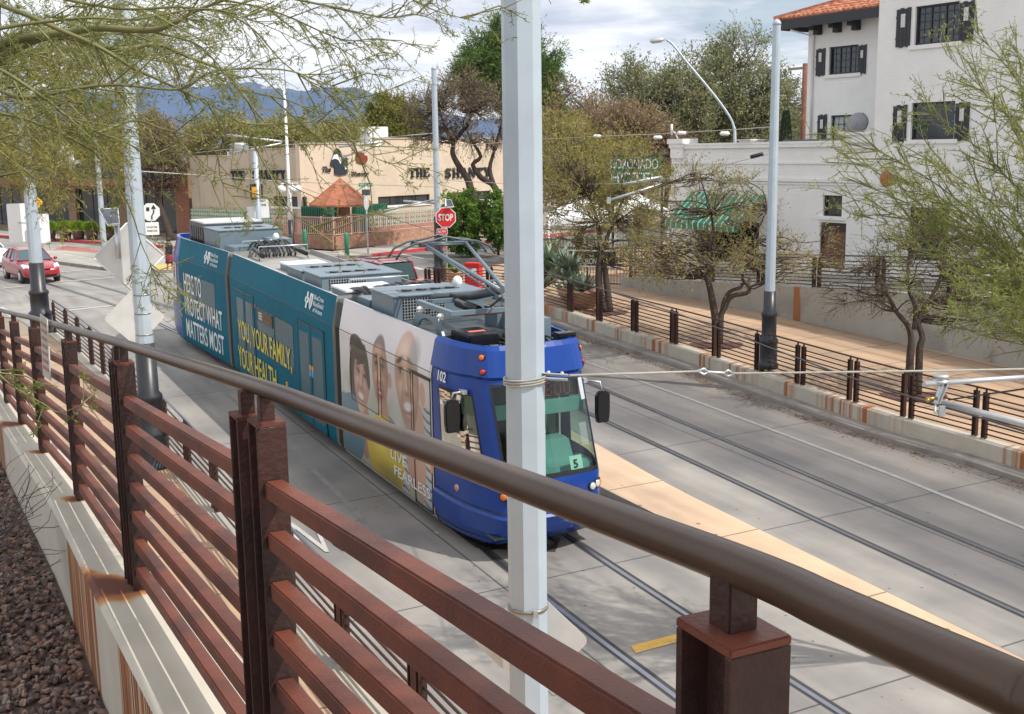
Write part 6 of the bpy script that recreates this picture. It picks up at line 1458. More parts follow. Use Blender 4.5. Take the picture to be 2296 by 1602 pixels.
# slab-serif letters
GL = {'T': [(0, .86, 1, 1), (.38, 0, .62, .9), (.24, 0, .76, .1), (0, .66, .13, .9), (.87, .66, 1, .9)], 'H': [(.06, 0, .30, 1), (.70, 0, .94, 1), (.25, .43, .75, .57), (0, 0, .38, .1), (.62, 0, 1, .1), (0, .9, .38, 1), (.62, .9, 1, 1)],
      'E': [(.06, 0, .32, 1), (.06, 0, .92, .13), (.06, .87, .92, 1), (.3, .43, .66, .57), (.80, .0, .95, .3), (.80, .7, .95, 1), (0, 0, .2, .1), (0, .9, .2, 1)], 'Y': [(.38, 0, .62, .5), (.24, 0, .76, .1), (0, .9, .4, 1), (.6, .9, 1, 1)], 'N': [(.08, 0, .22, 1), (.80, 0, .94, 1), (0, 0, .32, .1), (.66, .9, 1, 1)], 'A': [(0, 0, .34, .1), (.66, 0, 1, .1), (.26, .28, .75, .40)], 'S': []}
DG = {'Y': [((.12, 1), (.5, .45), .2), ((.88, 1), (.5, .45), .14)], 'N': [((.12, 1), (.86, 0), .22)], 'A': [((.14, 0), (.5, 1), .12), ((.86, 0), (.52, 1), .24)], 'S': [((.80, .84), (.5, .95), .13), ((.5, .95), (.2, .82), .15), ((.2, .82), (.24, .62), .2), ((.24, .62), (.75, .40), .22), ((.75, .40), (.80, .2), .2), ((.80, .2), (.5, .05), .15), ((.5, .05), (.18, .17), .13), ((.18, 0), (.18, .3), .12), ((.84, .7), (.84, 1), .12)]}
def serif(txt, pl, a0, a1, z0, z1, off, sgn, parent, m):
    n = len(txt); w = (a1 - a0) / n; o_ = MB(); ax = pl.d * sgn
    st = pl.P(a0 if sgn > 0 else a1, z0, off)
    for i, ch in enumerate(txt):
        if ch == ' ': continue
        q = st + ax * (w * i + w * .06); ww, hh_ = w * .86, z1 - z0
        for x0, y0, x1, y1 in GL[ch]:
            o_.prism([(x0 * ww, y0 * hh_), (x1 * ww, y0 * hh_), (x1 * ww, y1 * hh_), (x0 * ww, y1 * hh_)], q, ax, Z, pl.n, .09)
        for (p, r_, t_) in DG.get(ch, []):
            a_, b_ = V(p[0] * ww, p[1] * hh_, 0), V(r_[0] * ww, r_[1] * hh_, 0); dn = (b_ - a_).normalized(); sd = V(-dn.y, dn.x, 0) * t_ * ww / 2
            o_.prism([tuple((a_ + sd)[:2]), tuple((a_ - sd)[:2]), tuple((b_ - sd)[:2]), tuple((b_ + sd)[:2])], q, ax, Z, pl.n, .094)
    o_.build('lettering', m, parent)
t1 = SR.rect(915, 377, 963, 398); t2 = SR.rect(994, 377, 1099, 398)
serif('THE', SR, t1[0], t1[1], t1[2], t1[3], .02, 1, bar, M_black); serif('SHANTY', SR, t2[0], t2[1], t2[2], t2[3], .02, 1, bar, M_black)
t1 = SL.rect(*d2(570, 482), *d2(700, 568)); t2 = SL.rect(*d2(768, 478), *d2(1085, 568))
serif('THE', SL, t1[0], t1[1], t1[2], t1[3], .02, -1, bar, M_black); serif('SHANTY', SL, t2[0], t2[1], t2[2], t2[3], .02, -1, bar, M_black)
def d5(x, y): return (900 + x / 6.408) / 1.30662, (400 + y / 6.408) / 1.30662
# wall emblem: script words, dark seated figure plaque with white patches, red fruit shape
def blob(pl, pts, off, m, name, th=.08):
    o_ = MB(); c = [pl.sz(*d5(*p)) for p in pts]; o_.prism([(a, z) for a, z in c], pl.P(0, 0, off), pl.d, Z, pl.n, th); return o_.build(name, m, bar)
blob(SR, [(420, 540), (430, 480), (470, 380), (490, 300), (520, 240), (570, 235), (615, 290), (640, 400), (740, 400), (740, 700), (600, 735), (500, 705), (500, 575)], .02, mat('dark_emblem_paint', (.018, .03, .045), .5), 'emblem_figure')
blob(SR, [(440, 440), (480, 350), (540, 330), (590, 350), (625, 480), (600, 520), (560, 440), (500, 420)], .105, M_white, 'emblem_patch', .01); blob(SR, [(655, 565), (700, 560), (725, 615), (680, 620)], .105, M_white, 'emblem_patch', .01)
blob(SR, [(910, 300), (960, 290), (1040, 310), (1060, 355), (1110, 370), (1118, 440), (1090, 500), (1000, 510), (920, 480), (900, 400)], .02, mat('rusty_red_emblem', (.22, .035, .02), .5), 'emblem_fruit')
def scr(txt, x0, y0, x1, y1):
    r = SR.rect(*d5(x0, y0), *d5(x1, y1)); o_ = MB(); textmesh(txt, o_, SR.P(r[0], r[2], .09), SR.d, Z, 1, 0, width=r[1] - r[0], height=r[3] - r[2], offset=.05, shear=.3, az=SR.n); o_.build('script_lettering', M_black, bar)
scr('The', 265, 565, 430, 680); scr('Shanty', 800, 660, 1155, 760)
# copper canopy over the corner entrance
ap = atd(762, 400, 69.5); ec = atd(762, 459, 69.0)
can = empty('entrance_canopy', V(ap.x, ap.y, 0), 'faceted copper-orange entrance roof on a brick pier at the corner of the tan bar', 'canopy')
rad = 1.95; zc = ec.z; apx = V(ap.x, ap.y, ap.z); M_cop = mat('weathered_copper', (.42, .15, .075), .5, .2, var=.18, vscale=1.2, col2=(.34, .11, .06), c2scale=1.6)
m_ = MB(); ns = 8
for i in range(ns):
    a0, a1 = 2 * math.pi * (i + .5) / ns, 2 * math.pi * (i + 1.5) / ns
    p0, p1 = V(ap.x + rad * math.cos(a0), ap.y + rad * math.sin(a0), zc), V(ap.x + rad * math.cos(a1), ap.y + rad * math.sin(a1), zc)
    m_.face([p0, p1, apx]); m_.face([p0, p0 - Z * .12, p1 - Z * .12, p1]); m_.tube([p0 + Z * .01, apx], .03, 5)
m_.face([V(ap.x + rad * math.cos(2 * math.pi * (i + .5) / ns), ap.y + rad * math.sin(2 * math.pi * (i + .5) / ns), zc - .12) for i in range(ns)])
m_.build('copper_roof', M_cop, can)
m_ = MB(); m_.lathe(V(ap.x, ap.y, 0), [(.55, 0), (.55, zc - .12)], 10, smooth=False); m_.build('brick_pier', M_brickp, can)
M_grn = mat('dark_green_paint', (.012, .105, .06), .6, var=.1)
m_ = MB()
for pl, x0, x1, y0, y1 in ((SL, 684, 752, 463, 506), (SR, 790, 862, 458, 506)):
    m_ = MB(); r = pl.rect(x0, y0, x1, y1); pl.box(m_, r[0], r[1], 0.0, r[3], .05, .30)
    for k_ in range(14): u = lerp(r[0], r[1], (k_ + .5) / 14); pl.box(m_, u - .015, u + .015, .4, r[3] - .1, .301, .34)
    m_.build('green_screen', M_grn, can)

# pink railing on its brick base round the patio
bc = atz(750.6, 560.6, .15); bl = atz(692, 549, .15); b_r = atz(934, 552, .15); bc.z = bl.z = b_r.z = 0
pk = empty('patio_railing', bc, 'pink picket railing on a low brick base wrapping the bar patio corner', 'railing'); M_pink = mat('pink_painted_steel', (.60, .34, .29), .6)
bl = bc + SVv * 5.2; brr = bc + SU * 11.5
m_ = MB(); 
for p, q in ((bl, bc), (bc, brr)): m_.beam(V(p.x, p.y, .47), V(q.x, q.y, .47), .28, .93)
m_.build('brick_base', M_brickp, pk)
m_ = MB(); hr = .95 + 1.05
for p, q in ((bl, bc), (bc, brr)):
    for hh_ in (1.02, hr): m_.beam(V(p.x, p.y, hh_), V(q.x, q.y, hh_), .05, .05)
    L = (q - p).length; n = int(L / .17)
    for i in range(n + 1): c = p.lerp(q, i / n); big = i % 12 == 0; m_.box(V(c.x, c.y, (1.0 + hr) / 2), (.09 if big else .04, .09 if big else .04, hr - 1.0 + (.12 if big else 0)))
m_.build('pickets', M_pink, pk)
# roof clutter of the bar
m_ = MB(); c = SL.at(*d2(645, 262), -3.0); m_.lathe(V(c.x, c.y, zL1 - .6), [(.62, 0), (.62, .95), (.66, 1.0), (.3, 1.1)], 16); tag(m_.build('roof_vent', M_galv2), 'round galvanised vent on the roof of the tan bar, left side', 'roof vent')
m_ = MB(); c = SR.at(838, 300, -4); m_.box(V(c.x, c.y, c.z - .2), (1.6, 1.2, 1.3), rz=.66); tag(m_.build('roof_box', M_white, bevel=.02), 'white box on the roof of the tan bar beside the yellow-green tree', 'roof box')

# ---- brown storefront building beyond, with the brick end wall
WP = Plane(V(-27.2, 76.3, 0) + SU * 5.0, (SVv.x, SVv.y))
store = empty('storefront_building', WP.P(0, 0), 'long brown storefront building with a dark red awning line and a brick end wall', 'shop building')
aE = WP.sz(425, 450)[0]; aF = 75; zT = WP.sz(330, 380)[1]
M_brown = mat('brown_stucco', (.27, .17, .11), .85, var=.12, vscale=.6); M_brick = mat('orange_red_brick', (.36, .15, .09), .85, var=.2, vscale=4); brick_bump(M_brick, .35, .11, .4, .4)
bays = []
for i in range(11): a = aE + 1.6 + i * 6.6; bays.append((a, a + 5.6, .4, 3.35)); bays.append((a, a + 5.6, 4.1, 5.15))
wallbox(WP, aE, aF, 0, zT, .4, M_brown, 'front_wall', store, bays)
m_ = MB(); WP.box(m_, aE, aE + .4, 0, zT, -.402, -14); m_.build('brick_end_wall', M_brick, store)
m_ = MB(); WP.box(m_, aE - .0, aE + 1.3, 0, zT + .3, .002, .06); m_.build('brick_corner', M_brick, store)
m_ = MB(); WP.box(m_, aE + .5, aF, 0, zT - .3, -1.5, -1.6); WP.box(m_, aE, aF, zT - .35, zT - .3, -.41, -14); m_.build('dark_room', mat('dark_interior', (.02, .02, .022), .9), store)
m_ = MB(); WP.box(m_, aE + 1.4, aF, 3.5, 3.75, .002, 1.6); m_.build('awning', mat('dark_red_awning', (.14, .025, .022), .7), store)
for r in bays[:22]: window(WP, r, 5 if r[2] > 2 else 3, 1, store, groups=3, sill=False, depth=.3)
m_ = MB(); c = WP.sz(139, 376); WP.box(m_, c[0] - 1.9, c[0] + 1.9, zT, zT + .7, -.4, -.5); WP.box(m_, c[0] - .9, c[0] + .9, zT + .7, zT + 1.5, -.4, -.5); WP.box(m_, c[0] - .4, c[0] + .4, zT + 1.5, zT + 2.0, -.4, -.5); tag(m_.build('rooftop_sign', M_white), 'stepped white sign panel on top of the brown storefront building', 'sign')
# ------------------------------------------------------------------ vegetation
class Leaves:
    def __init__(s): s.c = []; s.d = []; s.L = []; s.w = []
    def add(s, c, d, L, w): s.c.append(c); s.d.append(d); s.L.append(L); s.w.append(w)
    def build(s, name, m, parent, seed=0):
        c = np.concatenate(s.c); d = np.concatenate(s.d); L = np.concatenate(s.L)[:, None]; w = np.concatenate(s.w)[:, None]
        r_ = np.random.default_rng(seed + 77); d = d / (np.linalg.norm(d, axis=1, keepdims=True) + 1e-9)
        q = r_.normal(size=d.shape); sd = np.cross(d, q); sd /= (np.linalg.norm(sd, axis=1, keepdims=True) + 1e-9)
        nrm = np.cross(d, sd) * w * .25
        v = np.stack([c, c + d * L * .5 + sd * w * .5 + nrm, c + d * L, c + d * L * .5 - sd * w * .5 + nrm], 1).reshape(-1, 3)
        if parent is not None: v = v - np.array(parent.location)
        n = len(c); me = bpy.data.meshes.new(name)
        me.vertices.add(4 * n); me.vertices.foreach_set('co', v.astype(np.float32).ravel())
        me.loops.add(4 * n); me.loops.foreach_set('vertex_index', np.arange(4 * n, dtype=np.int32))
        me.polygons.add(n); me.polygons.foreach_set('loop_start', np.arange(0, 4 * n, 4, dtype=np.int32)); me.polygons.foreach_set('loop_total', np.full(n, 4, dtype=np.int32))
        me.update(calc_edges=True); me.materials.append(m)
        o = bpy.data.objects.new(name, me); SC.collection.objects.link(o)
        if parent is not None: o.parent = parent
        return o
def curve_path(rg, a, b, bend, n=6):
    a, b = Vector(a), Vector(b); L = (b - a).length; pts = []
    off = Vector(rg.normal(size=3)) * bend * L; off2 = Vector(rg.normal(size=3)) * bend * L * .6
    for i in range(n + 1):
        t = i / n; pts.append(a.lerp(b, t) + off * math.sin(math.pi * t) + off2 * math.sin(2 * math.pi * t))
    return pts
def rv(rg, n): v = rg.normal(size=(n, 3)); return v / np.linalg.norm(v, axis=1, keepdims=True)
def tree(name, label, cat, base, trunk, crown, nclump, per, leaf, lm, tm, group=None, r0_=.14, clr=.6, twig=5, tr=.012, droop=.0, seed=1, shell=.6, up=.25, bark=None, limb_frac=.6, flat=1.0):
    """trunk: list of polylines (world); crown: list of (centre, (rx, ry, rz)); leaf=(length, width)"""
    rg = np.random.default_rng(seed); root = empty(name, base, label, cat, group)
    T = MB(); ends = []
    for path, ra_, rb_ in trunk:
        k = len(path); sp = smooth_pts([Vector(p) for p in path], 3); T.tube(sp, [lerp(ra_, rb_, i / (len(sp) - 1)) for i in range(len(sp))], 7); ends += [Vector(p) for p in path[max(1, k // 2):]]
    lv = Leaves(); K = MB()
    tot = sum(c[1][0] * c[1][1] * c[1][2] for c in crown)
    for (cc, rad) in crown:
        m = max(3, int(nclump * rad[0] * rad[1] * rad[2] / tot)); cc = Vector(cc)
        for _ in range(m):
            u = rv(rg, 1)[0]; rr_ = rg.random() ** (1 / 3) if rg.random() > shell else rg.uniform(.72, 1.04)
            p = cc + Vector((u[0] * rad[0] * rr_, u[1] * rad[1] * rr_, u[2] * rad[2] * rr_))
            e = min(ends, key=lambda q: (q - p).length + .8 * max(0, q.z - p.z))
            if rg.random() < limb_frac:
                lp = curve_path(rg, e, p, .07, 5); T.tube(lp, [lerp(r0_ * .16, tr * 1.1, i / 5) for i in range(6)], 5, cap=False)
            out_ = (p - cc).normalized() * .8 + Vector((0, 0, up)) + Vector(rg.normal(size=3)) * .25; out_.normalize()
            cr_ = clr * rg.uniform(.6, 1.3)
            nt_ = twig
            for _t in range(nt_):
                dd = (out_ + Vector(rg.normal(size=3)) * .75).normalized(); q = p + dd * cr_ * rg.uniform(.8, 1.5) - Vector((0, 0, droop * cr_))
                K.tube([p - out_ * cr_ * .3, p.lerp(q, .5) + Vector(rg.normal(size=3)) * cr_ * .08, q], [tr, tr * .7, tr * .35], 3, cap=False, smooth=False)
                n = max(2, int(per / nt_ * rg.uniform(.5, 1.5))); t = rg.uniform(.15, 1.05, size=(n, 1)); cen = np.array(p) * (1 - t) + np.array(q) * t + rg.normal(size=(n, 3)) * cr_ * .22 * (1, 1, flat)
                dr = np.array(dd) * .7 + rv(rg, n) * .8 + (0, 0, -droop * .6); lv.add(cen, dr, leaf[0] * rg.uniform(.6, 1.4, n), leaf[1] * rg.uniform(.7, 1.3, n))
    T.build('trunk', bark or M_bark, root); K.build('twigs', tm, root, fix=False); lv.build('crown', lm, root, seed)
    return root
LM_mesq = leafmat('mesquite_leaves', [(.17, .175, .05), (.31, .285, .085), (.44, .39, .15)], .45, 1.4)
LM_mesqg = leafmat('green_mesquite_leaves', [(.07, .10, .03), (.13, .17, .045), (.20, .215, .07)], .4, 1.4)
LM_grey = leafmat('grey_green_leaves', [(.16, .19, .10), (.25, .27, .14), (.35, .35, .19)], .3, .7)
LM_pine = leafmat('pine_needles', [(.07, .12, .03), (.12, .20, .045), (.19, .28, .07)], .25, .6)
LM_yel = leafmat('yellow_green_leaves', [(.15, .17, .03), (.24, .24, .05), (.30, .28, .07)], .35, .5)
LM_olive = leafmat('olive_leaves', [(.24, .23, .08), (.34, .31, .11), (.46, .39, .15)], .3, .25)
LM_brown = leafmat('brown_dry_leaves', [(.20, .15, .09), (.29, .22, .12), (.38, .31, .16)], .3, .8)
LM_bush = leafmat('bush_leaves', [(.07, .14, .025), (.13, .23, .04), (.21, .33, .07)], .3, 1.2)
LM_pv = leafmat('palo_verde_leaves', [(.12, .16, .04), (.22, .25, .07), (.34, .34, .12)], .45, 2.0)
LM_pvy = leafmat('yellowish_palo_verde_leaves', [(.25, .24, .07), (.36, .33, .10), (.44, .38, .13)], .45, 1.0)
M_pvb = mat('olive_palo_verde_bark', (.15, .145, .05), .6, var=.2, vscale=6)
M_pinkt = mat('pinkish_grey_twigs', (.22, .145, .11), .9, var=.2)
M_tant = mat('tan_grey_twigs', (.21, .16, .12), .9, var=.2)
M_greyt = mat('grey_brown_twigs', (.13, .105, .08), .9, var=.2)
def pz(x, y, d): return atd(x, y, d)
def gnd(x, y, dz): p = G(x, y, dz); return p, (p - CAM).dot(FW)
# three mesquites on the right sidewalk
b1, q1 = gnd(1357, 700, .47)
t = lambda x, y, dd=0: pz(x, y, q1 + dd)
tree('mesquite_tree', 'mesquite nearest the agave planter, twin dark trunks and yellow-green leaves over the white canopy', 'tree', b1,
     [([b1, t(1345, 660), t(1342, 610), t(1345, 560), t(1340, 500), t(1320, 440)], .15, .05), ([b1 + V(.15, 0, 0), t(1363, 660), t(1358, 620), t(1355, 590), t(1352, 560), t(1375, 500), t(1400, 440)], .13, .04)],
     [(t(1340, 490), (1.9, 1.8, 1.0)), (t(1270, 400), (1.2, 1.6, 1.3)), (t(1410, 420, .8), (1.3, 1.6, 1.4)), (t(1465, 565, .5), (1.0, 1.4, .7)), (t(1280, 330, 1), (.9, 1.4, .9))], 260, 50, (.11, .04), LM_mesq, M_tant, 'mesquite trees along the right sidewalk', .16, .42, 5, .010, .12, 11)
b2, q2 = gnd(1606, 772, .47)
t = lambda x, y, dd=0: pz(x, y, q2 + dd)
tree('mesquite_tree', 'middle mesquite with three snaking dark trunks in front of the green awning', 'tree', b2,
     [([b2, t(1604, 720), t(1598, 680), t(1590, 640), t(1583, 620), t(1590, 600), t(1600, 560), t(1595, 480), t(1570, 400)], .13, .018), ([b2 + V(.1, 0, 0), t(1612, 720), t(1625, 690), t(1640, 665), t(1673, 658), t(1680, 645), t(1664, 625), t(1672, 600), t(1690, 540), t(1720, 470)], .10, .016), ([b2 + V(.12, 0, 0), t(1618, 715), t(1622, 680), t(1635, 655), t(1660, 645), t(1665, 635)], .07, .045)],
     [(t(1560, 570), (2.0, 1.6, .65)), (t(1470, 560), (1.0, 1.3, .7)), (t(1700, 580), (1.3, 1.4, .7)), (t(1800, 560, .5), (.9, 1.1, .7)), (t(1560, 450, .5), (1.8, 1.4, .9)), (t(1660, 450), (1.0, 1.2, .8))], 250, 32, (.095, .034), LM_mesq, M_tant, 'mesquite trees along the right sidewalk', .14, .42, 6, .009, .1, 12, limb_frac=.75)
b3, q3 = gnd(2047, 885, .47)
t = lambda x, y, dd=0: pz(x, y, q3 + dd)
tree('mesquite_tree', 'nearest mesquite on the right sidewalk, nearly bare dark branches in front of the ramp wall', 'tree', b3,
     [([b3, t(2040, 840), t(2041, 790), t(2043, 760), t(2035, 730), t(2010, 700), t(1990, 660), t(1960, 600)], .11, .03), ([b3 + V(.1, 0, 0), t(2060, 830), t(2062, 780), t(2068, 755), t(2058, 720), t(2080, 680), t(2110, 620), t(2120, 540)], .10, .03), ([t(2050, 740), t(2052, 690), t(2035, 640), t(2040, 560), t(2050, 480)], .06, .02)],
     [(t(2060, 600), (1.5, 1.3, 1.1)), (t(1930, 640, .4), (.9, 1.0, .6)), (t(2180, 700, .2), (1.2, 1.0, .5)), (t(2240, 610, .5), (1.2, 1.0, .9))], 190, 22, (.07, .022), LM_mesqg, M_twig, 'mesquite trees along the right sidewalk', .12, .40, 7, .008, .1, 13, limb_frac=.9)
# tree grates / soil circles
for b_ in (b1, b2, b3):
    m_ = MB(); m_.lathe(V(b_.x, b_.y, b_.z + .002 + (zr(b_.y) + .47 - b_.z)), [(.75, 0), (.75, .006)], 24); o = m_.build('tree_pit', mat('dark_red_tree_pit', (.10, .045, .035), .9, var=.3, vscale=8)); o['kind'] = 'structure'
# brownish mesquites by the street beyond the big pole
def simple(lab, xc, yb, d, w, h, yc, nc, per, leaf, lm, tm, seed, cat='tree', name='tree', group=None, zb=.1, **k):
    """one crown of pixel half-width w and half-height h centred at (xc, yc), depth d"""
    c = pz(xc, yc, d); s_ = d / FPX; b = V(c.x, c.y, zb); r_ = k.pop('tr_r', .2)
    mid_ = b.lerp(c, .5) + V(.3, 0, 0); crown = k.pop('crown', None) or [(c, (w * s_, w * s_ * .9, h * s_))]
    top = c + V(0, 0, h * s_ * .5)
    return tree(name, lab, cat, b, [([b, mid_, c, top], r_, .05), ([mid_, c + V(w * s_ * .45, 0, 0)], r_ * .6, .04), ([mid_, c + V(-w * s_ * .45, .3, 0)], r_ * .6, .04)], crown, nc, per, leaf, lm, tm, group, r_, k.pop('clr', .8), k.pop('twig', 5), k.pop('tr', .02), seed=seed, **k)
cr = lambda L, d: [(pz(x, y, d + dd), (w * d / FPX, w * d / FPX * .8, h * d / FPX)) for x, y, w, h, dd in L]
simple('brownish leggy mesquite beyond the big pole, left of the green hotel sign', 1290, 520, 56, 90, 90, 380, 230, 60, (.19, .07), LM_mesq, M_pinkt, 21, name='mesquite_tree', crown=cr([(1270, 360, 75, 70, 0), (1240, 300, 45, 50, 1), (1370, 370, 70, 45, 2), (1330, 440, 75, 40, 0)], 56), clr=.75, twig=6, tr=.016)
simple('brown and olive tree filling the gap behind the green hotel sign', 1430, 520, 64, 80, 80, 330, 200, 40, (.20, .08), LM_brown, M_pinkt, 22, name='mesquite_tree', crown=cr([(1400, 300, 85, 50, 0), (1330, 270, 50, 40, 2), (1470, 330, 60, 50, 0), (1260, 240, 30, 60, 3)], 64), clr=.9, twig=7, tr=.02)
simple('big grey-green tree behind the hotel, left of the curved street lamp', 1490, 500, 78, 110, 95, 220, 380, 70, (.26, .09), LM_grey, M_greyt, 23, crown=cr([(1500, 235, 100, 75, 0), (1420, 190, 70, 45, 1), (1560, 180, 60, 50, 0), (1500, 290, 120, 50, 2)], 78), clr=1.0, twig=4, tr=.022)
simple('tall dark olive tree behind the hotel, right of the curved street lamp', 1660, 500, 80, 110, 110, 210, 420, 70, (.27, .09), LM_grey, M_greyt, 24, crown=cr([(1660, 220, 85, 80, 0), (1660, 120, 60, 40, 0), (1740, 240, 60, 60, 2), (1600, 260, 70, 60, 1), (1700, 290, 110, 40, 1)], 80), clr=1.0, twig=4, tr=.022)
simple('tall bright green pine rising behind the big pole', 1140, 440, 96, 110, 100, 150, 620, 95, (.40, .07), LM_pine, M_greyt, 25, name='pine_tree', crown=cr([(1112, 78, 22, 28, 0), (1135, 60, 16, 20, 0), (1088, 115, 40, 28, 0), (1070, 145, 45, 22, -1), (1055, 175, 42, 20, 0), (1085, 205, 55, 28, 0), (1150, 110, 50, 42, 0), (1160, 180, 70, 50, 0), (1212, 90, 14, 18, 0), (1222, 125, 26, 24, 0), (1232, 160, 24, 24, 0), (1240, 200, 26, 18, 0), (1200, 240, 60, 35, 0)], 96), clr=.85, twig=4, tr=.03, tr_r=.3, shell=.5)
simple('yellow-green tree behind the roof of the tan bar', 885, 400, 96, 60, 55, 270, 210, 80, (.30, .10), LM_yel, M_greyt, 26, crown=cr([(865, 262, 30, 40, 0), (910, 270, 38, 42, 0), (885, 300, 55, 30, 0)], 96), clr=.9, twig=4, tr=.03)
# leaning mesquite in front of the bar
q8 = 65.5; t = lambda x, y, dd=0: pz(x, y, q8 + dd); b8 = t(1052, 560); b8.z = .1
tree('mesquite_tree', 'nearly bare mesquite with a curved black trunk in front of the tan bar lettering', 'tree', b8,
     [([b8, t(1053, 480), t(1056, 440), t(1050, 405), t(1030, 375), t(1015, 345), t(1016, 320), t(1000, 290), t(985, 250)], .30, .06), ([t(1016, 320), t(1040, 290), t(1060, 250), t(1070, 210)], .15, .04), ([t(1118, 520), t(1112, 425), t(1080, 400), t(1060, 370), t(1078, 352), t(1060, 320), t(1045, 290)], .22, .05), ([t(1108, 420), t(1098, 380), t(1108, 340), t(1120, 290)], .16, .05)],
     [(t(1010, 250), (1.9, 1.8, 1.5)), (t(950, 260, 1), (1.0, 1.4, 1.5)), (t(1090, 270), (1.5, 1.6, 1.7)), (t(1030, 200), (1.6, 1.5, 1.0)), (t(1000, 310), (1.5, 1.2, .5))], 230, 22, (.16, .05), LM_brown, M_greyt, None, .3, .75, 8, .016, 0, 27, limb_frac=.8)
# green bush with red flowers
q9 = 62.5; c9 = pz(1046, 497, q9); bu = tree('flowering_bush', 'dense green bush with red flowers beside the red STOP sign', 'bush', V(c9.x, c9.y, .1), [([V(c9.x, c9.y, .1), c9], .08, .04)], [(c9, (1.05, 1.0, 1.35)), (c9 + V(-.1, 0, -1.0), (.8, .8, .6))], 150, 90, (.16, .11), LM_bush, M_greyt, None, .08, .36, 3, .01, 0, 28, shell=.8)
rg = np.random.default_rng(4); fl_ = Leaves(); u = rv(rg, 60); fl_.add(np.array(c9) + u * (1.2, 1.1, 1.5) , u, np.full(60, .14), np.full(60, .12)); fl_.build('flowers', mat('red_flowers', (.5, .03, .04), .6), bu)
q10 = 62; c10 = pz(1116, 490, q10); tree('bush', 'narrow dark green hedge bush at the edge of the big pole', 'bush', V(c10.x, c10.y, .1), [([V(c10.x, c10.y, .1), c10], .08, .04)], [(c10, (.5, .8, 1.3))], 50, 80, (.16, .11), LM_bush, M_greyt, None, .08, .36, 3, .01, 0, 29, shell=.8)
# dark bare tree by the storefronts on the left
q11 = 76; t = lambda x, y, dd=0: pz(x, y, q11 + dd); b11 = t(385, 535); b11.z = .1
tree('bare_tree', 'leaning dark brown leafless tree in front of the storefronts', 'tree', b11, [([b11, t(372, 500), t(355, 455), t(348, 420), t(340, 380), t(345, 330)], .28, .08), ([t(348, 420), t(320, 395), t(300, 380)], .14, .05), ([t(350, 430), t(375, 400), t(400, 380)], .14, .05)],
     [(t(345, 385), (1.7, 1.6, 1.1)), (t(345, 335), (1.5, 1.5, 1.0)), (t(380, 370), (1.0, 1.2, .8))], 150, 8, (.16, .06), LM_brown, M_twig, None, .25, .6, 13, .020, 0, 30, limb_frac=.9)
for i, (lab, xc, yc, w, h, d, lm) in enumerate((('wide olive tree above the left end of the brown storefront roof', 60, 350, 95, 60, 108, LM_olive), ('olive tree above the middle of the brown storefront roof', 190, 345, 80, 55, 112, LM_olive), ('brownish orange tree above the brick end wall, left of the bar', 330, 330, 55, 55, 118, LM_brown), ('far yellow-olive tree above the left wing of the tan bar', 500, 320, 75, 36, 135, LM_olive), ('low olive tree beyond the middle of the bar roof', 640, 318, 60, 30, 140, LM_olive), ('distant olive tree above the bar roof, next to the white roof box', 770, 318, 60, 26, 150, LM_olive), ('dark green tree far behind the parapet at the left of the white hotel', 1300, 300, 70, 40, 110, LM_grey))):
    simple(lab, xc, 500, d, w, h, yc, 170, 60, (.36, .16), lm, M_greyt, 40 + i, group='background trees', clr=1.5, twig=4, tr=.04)
m_ = MB(); c = pz(1762, 285, 70); s_ = 70 / FPX; rg = np.random.default_rng(8); cy = empty('cypress_tree', V(c.x, c.y, .1), 'slim dark green cypress between the right pole and the hotel wing', 'tree'); lv = Leaves(); n = 2600; tt = rg.random(n); R_ = .42 * np.sqrt(1.02 - tt) + .06; an_ = rg.uniform(0, 6.28, n); z_ = c.z - 3.2 + tt * 4.1
lv.add(np.stack([c.x + R_ * np.cos(an_), c.y + R_ * np.sin(an_), z_], 1), np.stack([np.cos(an_) * .3, np.sin(an_) * .3, np.ones(n)], 1), np.full(n, .16), np.full(n, .06)); lv.build('crown', mat('dark_cypress', (.02, .045, .018), .9), cy); m_.tube([V(c.x, c.y, .1), c], .1, 6); m_.build('trunk', M_bark, cy)

# far tree belt and scrub that reads as one mass
rg = np.random.default_rng(17); lv = Leaves()
for i in range(900):
    d = rg.uniform(150, 520); x = rg.uniform(-150, 2450); p = pz(x, 345, d); hgt = rg.uniform(2.0, 4.5); w_ = rg.uniform(2.5, 6)
    n = 46; u = rv(rg, n) * rg.uniform(.5, 1, (n, 1)); lv.add(np.array((p.x, p.y, hgt * .55)) + u * (w_, w_, hgt * .5), rv(rg, n), np.full(n, 1.3), np.full(n, .9))
o = lv.build('far_trees', leafmat('far_tree_leaves', [(.09, .10, .045), (.16, .15, .06), (.22, .18, .09)], .2, .03), None, 3); tag(o, 'far belt of desert trees and scrub reaching to the foot of the blue mountains', 'tree belt', kind='stuff')

